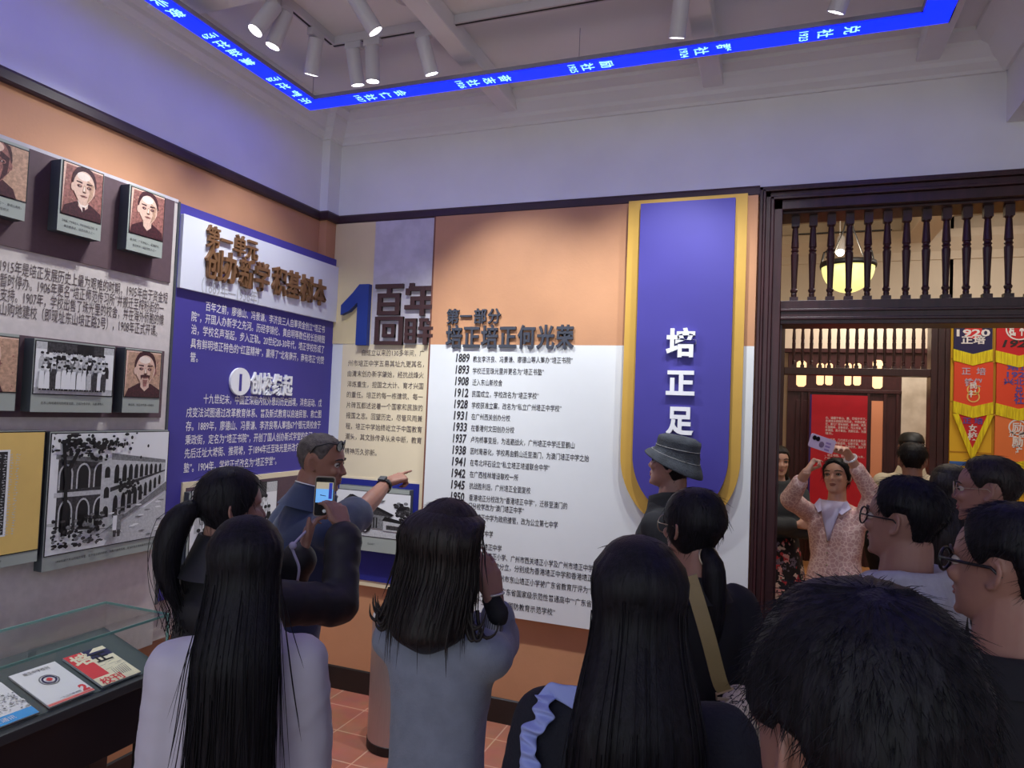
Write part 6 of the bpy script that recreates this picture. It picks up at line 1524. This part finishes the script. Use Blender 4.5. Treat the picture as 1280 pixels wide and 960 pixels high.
s_.poly(F, [(-a, b * -.42), (a, b * -.42), (a, b * .38), (-a, b * .38)], .0050, 0); s_.poly(F, [(-a, b * .38), (a, b * .38), (a, b * .72), (-a, b * .72)], .0050, 1); s_.poly(F, [(a * .5, b * -.1), (a * .9, b * -.1), (a * .9, b * .7), (a * .5, b * .7)], .0052, 2); s_.poly(F, [(-a, b * -.45), (a, b * -.45), (a, b * -.30), (-a, b * -.30)], .0052, 3)
s_.poly(F, ell(a * .1, b * -.72, a * .22, a * .22, 18), .0052, 4); s_.poly(F, [(a * -.5, b * .1), (a * .2, b * .05), (a * .2, b * .02), (a * -.5, b * .06)], .0054, 3)
s_.build('screen', [M_scr, M_scrb, M_scrn, M_scrk, M_wletter], root, recalc=False)
ls = MB(); q0 = F.P(-phw * .2, -phh * .52, -.002); q1 = p.Rz @ p.px(366, 682, PHT - .1) + p.pos; q2 = p.Rz @ p.px(372, 726, PHT - .1) + p.pos
ls.tube(smooth_path([q0, q0.lerp(q1, .5), q1, q1 + Vector((.004, 0, -.02)), q2.lerp(q1, .4) + Vector((.012, 0, 0)), q2], 20), .0042, 8); ls.sphere(q1, (.012, .012, .012), 10, 8); ls.build('lanyard', mat('lilac_cord', srgb(176, 170, 200), .7), root, smooth=True)

# ---- woman with very long hair in a white blazer
p = Person('woman with very long straight black hair in a white blazer', (310, 641), 1.56, 36, 'f', voxel=.010, seed=4, face=True, hyaw=2, fat=.88, hat=.08)
for sd in (-1, 1): p.set_arm(sd, p.U(Vector((sd * .04, .15, .58)) * p.H), Vector((sd * .12, .1, -1)), dict(f=Vector((-sd * .8, .5, .1)), n=Vector((0, -1, 0))))
p.skeleton(); p.finish()
def pads(mb, p=p):
    for sd in (-1, 1):
        S = p.arms[sd][0]; mb.cap(p.U(Vector((sd * .06, -.01, .785)) * p.H), S + Vector((sd * .012, 0, .002)), .040 * p.H, .034 * p.H)
p.top('blazer', M_blazer, .020, sleeve=.99, z0=.39, neck=.84, wr=.010, flare=.10, extra=pads, sl=1.08, wscale=8)
p.collar(M_blazer, 'lapel_collar', .828, .056, .03); p.pants()
hb = p.hair_cap(.045, HL_F, 1.0, .01, strands=100, slen=.12, lift=.05)
long_hair(p, hb, .80, [(0, .088, .05, 0), (.45, .086, .045, 0), (.75, .080, .04, 0), (1, .060, .03, -.005)], nstr=220, seed=2, sp=.05)
p.child('hair', hb, M_hair)

# ---- woman in grey, hand at her cheek
p = Person('woman with wavy shoulder-length hair in a grey sweater, hand at her cheek', (562, 622), 1.64, 0, 'f', hair=M_hairbrown, voxel=.0055, seed=5, hyaw=4, hroll=3, hat=.11, fat=.80)
hh = p.hh
wr_ = p.px(619, 757, 1.68); kn = p.px(610, 704, 1.69)
p.set_arm(1, wr_, Vector((-.12, .35, -1)), dict(f=kn - wr_, n=p.vec(-_R * .8 + _F * .7), curls=(.14, .16, .2, .24), thumb=(.15, .95, .35), spread=.12))
p.set_arm(-1, p.U(Vector((-.05, .17, .62)) * p.H), Vector((.25, 1, -.7)), dict(f=Vector((.3, .8, .3)), n=Vector((0, -1, 0))))
p.skeleton(); p.finish()
p.top('sweater', M_greyk, .017, sleeve=.86, z0=.37, neck=.842, wr=.006, flare=.0, sl=.96)
p.collar(M_greyk, 'neckband', .832, .052, .018); p.pants()
hb = p.hair_cap(.08, HL_F, 1.0, .02, strands=200, slen=.15, lift=.08)
long_hair(p, hb, .335, [(0, .104, .09, .07), (.55, .102, .09, .07), (.75, .094, .085, .06), (.9, .088, .075, .05), (1, .078, .06, .04)], thick=.155, nstr=320, seed=7, sp=.022, groove=.05, ends=.16, rad=(.0010, .0014, .0018))
rn = random.Random(11); cc = p.hp((0, -.3 * hh, -.25 * hh))
for k in range(26):                                                        # curled tips
    sd = -1 if k < 19 else 1; q0 = cc + Vector((sd * rn.uniform(.085, .11), rn.uniform(-.03, .02), rn.uniform(.02, .06))); r_ = rn.uniform(.012, .034)
    hb.tube(smooth_path([q0, q0 + Vector((sd * .006, -.004, -.03)), q0 + Vector((sd * (.012 + r_ * .4), -.008, -.055)), q0 + Vector((sd * (.016 + r_), -.008, -.052 + r_ * .3)), q0 + Vector((sd * (.014 + r_ * 1.3), -.004, -.03 + r_ * .4))], 12), [.0045] * 7 + [.0035, .0028, .002, .0012, .0004], 5, cap=False)
p.child('hair', hb, M_hairbrown)
wS, wE, wW = p.arms[1][:3]; d = (wE - wW).normalized(); cf = MB(); q0 = p.px(620, 748, 1.70); q1 = p.px(623, 768, 1.66); q2 = p.px(620, 800, 1.66)
cf.cap(p.px(613, 748, 1.68), q1, .021, .027, 14); me = remesh(cf, .006, 3); wrinkle(me, .003, 30, 2); mesh_obj('dark_cuff', me, M_blackt, p.o)
M_stripe = bpy.data.materials.new('grey_striped_cloth'); M_stripe.use_nodes = True
_nt = M_stripe.node_tree; _w = _nt.nodes.new('ShaderNodeTexWave'); _w.inputs['Scale'].default_value = 60; _tc = _nt.nodes.new('ShaderNodeTexCoord'); _r = _nt.nodes.new('ShaderNodeValToRGB')
_r.color_ramp.elements[0].color = srgb(60, 62, 74); _r.color_ramp.elements[1].color = srgb(178, 180, 190); _nt.links.new(_tc.outputs['Object'], _w.inputs['Vector']); _nt.links.new(_w.outputs['Fac'], _r.inputs['Fac']); _nt.links.new(_r.outputs['Color'], _nt.nodes['Principled BSDF'].inputs['Base Color'])
cf = MB(); cf.cap(p.px(618, 768, 1.68), p.px(610, 815, 1.66), .024, .030, 14); p.child('striped_sleeve', cf, M_stripe)
br = MB(); q_ = p.px(616, 743, 1.68); br.tube([q_ + Vector((.027 * cos(a), .02 * sin(a), .006 * cos(a))) for a in [2 * pi * k / 20 for k in range(21)]], .003, 6, cap=False); p.child('bracelet', br, M_metal)

# ---- long-haired woman with the ruffled shoulder
p = Person('long-haired woman in a dark navy top with a lilac ruffle on the shoulder', (800, 666), 1.22, 12, 'f', voxel=.010, seed=6, hyaw=2, fat=.97, hat=.08)
p.skeleton(); p.finish()
topo = p.top('knit_top', M_navyk, .018, sleeve=.97, z0=.44, neck=.842, wr=.006, sl=1.12, flare=.05); p.pants()
hb = p.hair_cap(.045, HL_F, 1.0, .01, strands=80, slen=.12, lift=.03)
long_hair(p, hb, .72, [(0, .098, .055, 0), (.4, .104, .055, 0), (.7, .112, .05, 0), (1, .105, .045, 0)], nstr=150, seed=5, sp=.03)
p.child('hair', hb, M_hair)
for sd in (-1,):
    rf = MB(); S = p.arms[sd][0]; E_ = p.arms[sd][1]
    base = smooth_path([p.px(736, 842, 1.17), p.px(708, 852, 1.12), p.px(686, 878, 1.08), p.px(672, 915, 1.06), p.px(661, 955, 1.05), p.px(650, 1010, 1.04)], 90)
    from mathutils.bvhtree import BVHTree
    tm = topo.data; bvh = BVHTree.FromPolygons([v.co for v in tm.vertices], [tuple(f_.vertices) for f_ in tm.polygons]); cl_ = p.loc(CAMPOS); nb = []
    for q_ in base:
        h_ = bvh.ray_cast(cl_, (q_ - cl_).normalized()); nb.append(h_[0] if h_[0] is not None else bvh.find_nearest(q_)[0])
    base = [sum(nb[max(0, i - 4):i + 5], Vector()) / len(nb[max(0, i - 4):i + 5]) for i in range(len(nb))]
    nrm = (p.vec(-_F * .8 - _R * .5 + _U * .3)).normalized(); rA, rB, rC, rD = [], [], [], []
    for i, q_ in enumerate(base):
        tg = (base[min(i + 1, 89)] - base[max(i - 1, 0)]).normalized(); sdv = tg.cross(nrm).normalized(); ph_ = i * .5
        w1 = .025 + .005 * sin(ph_ * 1.3); ctr = q_ + nrm * .012 + sdv * .008 * sin(ph_ * .5)
        e1 = ctr + sdv * w1 + nrm * .010 * sin(ph_); e2 = ctr - sdv * w1 + nrm * .010 * sin(ph_ + 1.8)
        rA.append(e1 + nrm * .0035); rB.append(ctr + nrm * .010 + nrm * .007 * sin(ph_ * 2)); rC.append(e2 + nrm * .0035); rD.append(ctr - nrm * .008)
    rf.loft([[a, b, c, d] for a, b, c, d in zip(rA, rB, rC, rD)]); me_o = p.child('ruffle_trim', rf, M_ruffle); me_o['label'] = 'lilac-blue ruffled trim'
    m2 = me_o.modifiers.new('s', 'SUBSURF'); m2.levels = 1; m2.render_levels = 2

# ---- ponytailed woman in glasses with a crossbody bag
p = Person('woman in round wire glasses and black top with a low ponytail', (872, 609), 1.95, 42, 'f', voxel=.006, seed=7, hyaw=4, hat=.07)
p.skeleton(); p.finish(); p.eyes(False)
p.top('black_top', M_blackt, .016, sleeve=.97, z0=.44, neck=.842, wr=.005, sl=1.2, flare=.06); p.pants(); p.collar(M_blackt, 'neckband', .832, .052, .02)
hb = p.hair_cap(.06, [(0, .80), (0.6, .76), (0.95, .60), (1.2, .36), (1.5, .24), (1.9, .16), (2.4, .08), (pi, .06)], 1.0, .012, strands=420, slen=.16, lift=.06, back=.04, fade=.12); hh = p.hh
bk = p.hp((0, -.40 * hh, .12 * hh)); tail = smooth_path([bk + Vector((0, .06, .03)), bk, bk + Vector((.0, -.012, -.05)), bk + Vector((.002, -.016, -.12)), bk + Vector((.004, -.012, -.19)), bk + Vector((.004, -.008, -.25))], 14)
hb.tube(tail, [.03, .026, .026, .029, .031, .032, .032, .031, .029, .026, .022, .017, .010, .003], 20); p.child('hair', hb, M_hair)
tie = MB(); tie.tube([tail[2] + Vector((.031 * cos(a), .012 * sin(a), .029 * sin(a))) for a in [2 * pi * k / 18 for k in range(19)]], .003, 6, cap=False); p.child('hair_tie', tie, M_wire)
p.glasses(M_wire, r=.125, asp=1.0, thick=.007)
# her bag and strap
toW = lambda v: p.Rz @ v + p.pos
M_strap = mat('khaki_strap', srgb(140, 124, 84), .7, bump=.2, bscale=200)
bgc = CAMPOS + ray(922, 915) * (1.72 / ray(922, 915).dot(_F))
bag = thing('crossbody_bag', bgc, 'cream and black printed crossbody bag on a khaki strap, beside the woman in wire glasses', 'bag')
bm_ = MB(); rings = []
for i, (dz, sx, sy) in enumerate(((-.115, .04, .05), (-.11, .06, .085), (-.06, .07, .11), (0, .07, .115), (.05, .062, .105), (.085, .045, .09), (.095, .02, .06))):
    rings.append([bgc + Vector((sx * .8 * cos(2 * pi * j / 28) * (1 + .08 * noise.noise(Vector((i, j * .7, 0)))), sy * sin(2 * pi * j / 28) * (1 + .08 * noise.noise(Vector((i * .7, j * .5, 4)))), dz)) for j in range(28)])
bm_.loft(rings); bo = bm_.build('body', M_bagprint, bag, smooth=True)
def wpx(x, y, t): d = ray(x, y); return CAMPOS + d * (t / d.dot(_F))
st = MB(); path = smooth_path([wpx(862, 720, 1.72), wpx(873, 755, 1.69), wpx(886, 800, 1.67), wpx(899, 850, 1.67), wpx(906, 864, 1.68)], 16); wv = (wpx(880, 790, 1.67) - wpx(864, 795, 1.67)).normalized()
st.loft([[q_ + wv * .018 - _F * .002, q_ - wv * .018 - _F * .002, q_ - wv * .018 + _F * .002, q_ + wv * .018 + _F * .002] for q_ in path]); st.build('strap', M_strap, bag, smooth=False)
bk_ = MB(); q_ = path[-1]; bk_.tube([q_ + wv * .022, q_ - wv * .022, q_ - wv * .020 - Vector((0, 0, .012)), bgc + Vector((0, -.02, .085))], .004, 6); bk_.build('buckle', M_wire, bag)

# ---- person in the bucket hat
p = Person('person in a washed black bucket hat, in profile before the pennant sign', (853, 545), 3.0, 80, 'f', M_skin, voxel=.0055, seed=8, hat=.09, hpitch=10)
p.skeleton(); p.finish(); p.eyes()
p.top('black_top', M_blackt, .018, sleeve=.97, z0=.44, neck=.842, wr=.005); p.pants(); p.collar(M_blackt, 'collar', .832, .052, .03)
p.child('hair', p.hair_cap(.045, HL_F, .6, .01, strands=150, slen=.15), M_hair)
M_denim = mat('washed_black_denim', srgb(54, 58, 64), .9, var=.3, vscale=16, bump=.3, bscale=160)
hh = p.hh; ht = MB(); rg = []
for t, off in ((.50, .215), (.52, .205), (.60, .145), (.68, .085), (.72, .08), (.84, .09), (.95, .095), (1.02, .07)):
    ring = []
    for j in range(40):
        a = 2 * pi * j / 40; q_ = head_point(min(t, .80), a, hh, off * hh); q_.z = t * hh - (.10 * hh * (-cos(a)) * (.72 - t) / .2 if t < .71 else .0) + ((.045 * hh * cos(a)) if t < .71 else 0)
        ring.append(p.hp(q_))
    rg.append(ring)
c_ = sum(rg[-1], Vector()) / 40; rg.append([c_ + (q_ - c_) * .72 + p.HM @ Vector((0, 0, .055 * hh)) for q_ in rg[-1]])
rg.append([c_ + (q_ - c_) * .03 + p.HM @ Vector((0, 0, .006 * hh)) for q_ in rg[-1]])
ht.loft(rg[::-1] + [[q_ - p.HM @ Vector((0, 0, .012 * hh)) for q_ in rg[0]]] + [[c_ + (q_ - c_) * .0 + p.HM @ Vector((0, 0, -.2 * hh)) for q_ in rg[0]]][:0], cap=False)
hat = p.child('bucket_hat', ht, M_denim); hm = hat.modifiers.new('s', 'SOLIDIFY'); hm.thickness = .003
stt = MB()
for ring in (rg[3], rg[5]): stt.tube([q_ + (q_ - c_).normalized() * .0015 for q_ in ring + ring[:1]], .0014, 5, cap=False)
so = stt.build('stitched_seam', mat('pale_seam', srgb(140, 140, 140), .8), None); so.parent = hat

# ---- the big dark head in front
p = Person('black-haired person very close, back of the head and one ear in view', (1106, 746), .54, 32, 'm', M_skin, voxel=.0045, seed=9, hroll=-4, hpitch=14, hat=.13)
p.skeleton(); p.finish(); p.eyes(False)
p.top('black_tshirt', M_blackt, .018, sleeve=.4, z0=.44, wr=.004); p.collar(M_blackt, 'neckband', .832, .054, .02); p.pants()
hb = p.hair_cap(.105, HL_M, 1.1, .028, strands=3400, slen=.12, lift=.25, srad=.0004, nscale=4.5, n=120, m_=70, fade=.12)
p.child('hair', hb, M_hair)

# ---- young man in the grey hoodie
p = Person('young man in black-rimmed glasses and a light grey hoodie, looking up to the wall', (1142, 594), 1.85, 55, 'm', M_skin, voxel=.0048, seed=10, hpitch=4, hat=.10)
p.skeleton(); p.finish(); p.eyes()
def hood(mb, p=p):
    H_ = p.H
    pts = [p.U(Vector((.062 * cos(a), -.012 + .060 * sin(a), .842 + (-.020 * sin(a) if sin(a) > 0 else .004))) * H_) for a in [2 * pi * k / 20 for k in range(21)]]
    for a, b in zip(pts, pts[1:]): mb.cap(a, b, .019 * H_, .019 * H_, 10)
    mb.cap(p.U(Vector((-.045, -.06, .815)) * H_), p.U(Vector((.045, -.06, .815)) * H_), .036 * H_, .036 * H_); mb.cap(p.U(Vector((0, -.065, .80)) * H_), p.U(Vector((0, -.075, .745)) * H_), .04 * H_, .022 * H_)
p.top('hoodie', M_hood, .024, sleeve=.97, z0=.44, neck=.842, wr=.007, extra=hood, sl=1.2); p.pants()
pip = MB(); S = p.arms[-1][0]; H_ = p.H
for sd in (-1, 1):
    pip.tube(smooth_path([p.U(Vector((sd * .045, -.075, .835)) * H_), p.U(Vector((sd * .075, -.072, .80)) * H_), p.U(Vector((sd * .100, -.062, .765)) * H_), p.U(Vector((sd * .105, -.070, .70)) * H_)], 16), .0042, 6)
p.child('navy_piping', pip, M_black)
hb = p.hair_cap(.085, HL_M, 1.1, .03, strands=1500, slen=.11, lift=.4, srad=.0006, n=90, m_=50, fade=.14, short=True); p.child('hair', hb, M_hair)
p.glasses(M_glassblk, r=.12, asp=.9, thick=.011)

# ---- young man at the right edge in black
p = Person('young man in black spectacles and black T-shirt beside the hoodie man', (1274, 628), 1.27, 50, 'm', M_skin, voxel=.0045, seed=11, hpitch=2, hat=.09)
p.skeleton(); p.finish(); p.eyes()
p.top('black_tshirt', M_blackt, .018, sleeve=.4, z0=.44, neck=.835, wr=.004); p.collar(M_blackt, 'neckband', .830, .055, .014); p.pants()
hb = p.hair_cap(.08, HL_M, 1.1, .024, strands=1600, slen=.13, lift=.15, srad=.0005, n=90, m_=50, sweep=.4, fade=.14, short=True); p.child('hair', hb, M_hair)
p.glasses(M_glassblk, r=.125, asp=.8, thick=.016)

# ---- man with thin-rimmed glasses behind
p = Person('smooth-haired man in thin round glasses, profile between the hoodie man and the pennants', (1243, 569), 2.35, 66, 'm', M_skin, M_hairbrown, voxel=.005, seed=12, hat=.06)
p.skeleton(); p.finish(); p.eyes()
p.top('dark_shirt', M_trouser, .018, sleeve=.97, z0=.44); p.collar(M_trouser, 'collar', .832, .052, .03); p.pants()
p.child('hair', p.hair_cap(.055, HL_M, 1.0, .01, strands=420, slen=.16, lift=.12, fade=.14, short=True), M_hairbrown)
p.glasses(M_wire, r=.115, asp=.95, thick=.007)

# ---- woman in pink with raised phone
p = Person('woman in a pink patterned cardigan raising a phone with both hands', (1047, 573), 4.15, 158, 'f', M_skin3, hat=.06, voxel=.0055, seed=13, hpitch=12, hroll=5)
PT_ = 3.74
phc = p.px(1028, 555, PT_); wl = p.px(1060, 568, 3.84); wrr = p.px(1008, 590, 3.76)
p.set_arm(-1, wl, None, elbow=p.px(1091, 620, 3.92), hand=dict(f=p.px(1043, 549, PT_) - wl, n=p.px(1040, 575, PT_) - wl, curls=(.3, .35, .4, .45), thumb=(.3, .9, .4), spread=.05))
p.set_arm(1, wrr, None, elbow=p.px(987, 624, 3.92), hand=dict(f=p.px(1019, 571, PT_ + .05) - wrr, n=p.px(1035, 578, PT_ + .03) - wrr, curls=(.5, 1.1, 1.2, 1.25), thumb=(.4, .8, .6)))
p.skeleton(); p.finish(); p.eyes()
p.top('cardigan', M_pink, .016, sleeve=.82, z0=.42, neck=.835, wr=.005, flare=.05)
H_ = p.H; sh = MB()
sh.loft([[p.U(Vector((x * w_, y, z)) * H_) for x in (-1, -.4, .4, 1)] for w_, y, z in ((.040, .040, .842), (.034, .060, .815), (.024, .072, .78), (.012, .077, .74), (.003, .078, .70))], closed=False, cap=False); 
shirt = p.child('shirt_front', sh, mat('lilac_shirt', srgb(196, 190, 224), .7)); sm_ = shirt.modifiers.new('s', 'SOLIDIFY'); sm_.thickness = .012; sm_.offset = 1
for sd in (-1, 1):
    lc_ = MB(); pts = [(.012, .052, .838), (.050, .040, .850), (.066, .048, .825), (.042, .074, .800), (.014, .066, .820)]
    lc_.add([p.U(Vector((sd * x, y, z)) * H_) for x, y, z in pts] + [p.U(Vector((sd * x, y - .006, z - .002)) * H_) for x, y, z in pts], [(0, 1, 2, 3, 4), (9, 8, 7, 6, 5)] + [(i, (i + 1) % 5, (i + 1) % 5 + 5, i + 5) for i in range(5)]); p.child('shirt_collar', lc_, MATS['lilac_shirt'], smooth=False)
for i in range(5):
    bt = MB(); bt.sphere(p.U(Vector((.004, .0735, .70 - .045 * i)) * H_) + Vector((0, .012, 0)), .006, 10, 6); p.child('button', bt, M_wire)
p.pants()
hb = p.hair_cap(.055, [(0, .86), (.5, .80), (.9, .68), (1.2, .50), (1.5, .40), (1.9, .30), (2.4, .16), (pi, .10)], 1.0, .02, strands=700, slen=.22, lift=.15); p.child('hair', hb, M_hair)
bc = MB(); W_ = p.arms[-1][2]; ax = (W_ - p.arms[-1][1]).normalized(); u = ax.orthogonal().normalized(); w_ = ax.cross(u); wc = W_ - ax * .03
for k in range(16): bc.sphere(wc + (u * cos(2 * pi * k / 16) + w_ * sin(2 * pi * k / 16)) * .031, .0072, 8, 6)
p.child('bead_bracelet', bc, M_wletter)
upv = (p.Rz @ (p.px(1010, 548, PT_) - p.px(1045, 560, PT_ + .05))).normalized(); nn = -(_F); nn = (nn - upv * nn.dot(upv)).normalized(); rt = upv.cross(nn)
M_lil = mat('lilac_phone_back', srgb(206, 186, 222), .25)
hc = p.Rz @ p.px(1027.5, 554.5, PT_) + p.pos
F, root, rr = phone(hc, rt, upv, nn, .074, .158, 'lilac phone with two camera lenses held aloft by the woman in pink', M_lil)
for v_ in (.060, .037):
    for u_ in (.017,):
        lm = MB(); lm.prism(F, ell(-u_ * -1, v_, .0125, .0125, 20), .004, .0065); lm.build('camera_lens', M_scrk, root)
lm = MB(); lm.prism(F, ell(-.006, .005, .016, .016, 24), .004, .0055); lm.build('grip_ring', mat('mauve_ring', srgb(120, 96, 130), .3), root)
sb_ = MB()
for k in range(3): sb_.prism(F, [(-.03 + .018 * k, -.052), (-.02 + .018 * k, -.052), (-.02 + .018 * k, -.02), (-.03 + .018 * k, -.02)], .004, .0046)
sb_.build('printed_stripes', mat('violet_stripe', srgb(150, 122, 184), .3), root)

# ---- woman in the floral skirt by the door jamb
p = Person('woman in a dark jacket and black floral skirt, half hidden by the door jamb', (973, 557), 5.1, 196, 'f', M_skin3, hat=.06, voxel=.0075, seed=14)
for sd in (-1, 1): p.set_arm(sd, p.U(Vector((-sd * .05, .115 + .015 * sd, .655 + .008 * sd)) * p.H), Vector((sd * 1, .2, -.6)), dict(f=Vector((-sd, .1, .05)), n=Vector((0, -1, 0)), curls=(.3, .3, .3, .3)))
p.skeleton(); p.finish(); p.eyes()
p.top('dark_jacket', mat('charcoal_denim', srgb(58, 62, 66), .85, bump=.2, bscale=80), .02, sleeve=.9, z0=.50, wr=.006, sl=1.15); p.collar(MATS['charcoal_denim'], 'collar', .832, .054, .03)
H_ = p.H; sk = MB(); sk.loft([[Vector((r_ * (1 + .10 * sin(9 * 2 * pi * j / 72) * k) * cos(2 * pi * j / 72), r_ * .85 * (1 + .10 * sin(9 * 2 * pi * j / 72) * k) * sin(2 * pi * j / 72), z)) * H_ for j in range(72)] for z, r_, k in ((.59, .088, 0), (.52, .108, .1), (.40, .125, .5), (.25, .15, .9), (.12, .17, 1))]); p.child('floral_skirt', sk, M_floral)
p.shoes()
hb = p.hair_cap(.055, HL_F, 1.0, .01, strands=150, slen=.2)
c0 = p.hp((0, -.06 * p.hh, .7 * p.hh)); p.curtain(hb, [((c0.x, c0.y - .02 - .02 * f, c0.z - .36 * f), .075 + .03 * f - (.08 * (f - .9) * 5 if f > .9 else 0), .07 - .02 * f) for f in (0, .2, .4, .6, .8, .95, 1.0)], seed=3); p.child('hair', hb, M_hairbrown)

# ---- visitors farther off in the hall
p = Person('dark-haired visitor seen from behind in front of the man in the black cap', (1141, 556), 4.4, -6, 'm', M_skin, voxel=.009, seed=15)
p.skeleton(); p.finish(); p.top('dark_jacket', M_blackt, .02); p.collar(M_blackt, 'collar', .832, .054, .03); p.pants()
p.child('hair', p.hair_cap(.07, HL_M, 1.1, .02, strands=500, slen=.14, lift=.3, fade=.14, short=True), M_hair)
p = Person('man in a black cap and cream jacket facing the gallery, behind a dark-haired visitor', (1139, 540), 5.1, 186, 'm', M_skin, voxel=.0075, seed=16, hat=.05)
p.skeleton(); p.finish(); p.eyes(); p.top('cream_jacket', mat('cream_cloth', srgb(216, 204, 180), .85), .022); p.collar(MATS['cream_cloth'], 'collar', .832, .054, .03); p.pants()
p.child('hair', p.hair_cap(.035, HL_M, .7, .01, strands=100, slen=.1), M_hair)
hh = p.hh; cp = MB(); rg = []
for t, off in ((.70, .05), (.76, .065), (.88, .08), (.95, .075), (.99, .06)):
    rg.append([p.hp(head_point(t, 2 * pi * j / 36, hh, off * hh)) for j in range(36)])
cp.loft(rg)
vz = [];
for k, (r0, dz) in enumerate(((.36, .70), (.50, .685), (.58, .665))): vz.append([p.hp((r0 * 0.62 * sin(a) * hh * (1.1 if k == 0 else 1), (r0 * cos(a) + .06) * hh, dz * hh + .0)) for a in [-1.15 + 2.3 * j / 16 for j in range(17)]])
cp.loft([v_ for v_ in vz] , closed=False, cap=False); cp.loft([[q_ - p.HM @ Vector((0, 0, .012 * hh)) for q_ in v_] for v_ in vz], closed=False, cap=False)
p.child('cap', cp, M_black)
p = Person('long dark-haired woman from behind, between the hoodie and thin-glasses men', (1189, 584), 3.1, 4, 'f', M_skin, voxel=.009, seed=17)
p.skeleton(); p.finish(); p.top('dark_coat', M_blackt, .02, z0=.40); p.collar(M_blackt, 'collar', .832, .054, .03); p.pants()
hb = p.hair_cap(.06, HL_F, 1.0, .01, strands=200, slen=.3, lift=.1); long_hair(p, hb, .55, [(0, .09, .05, 0), (.5, .10, .05, 0), (1, .10, .04, 0)], nstr=60, seed=8); p.child('hair', hb, M_hairbrown)
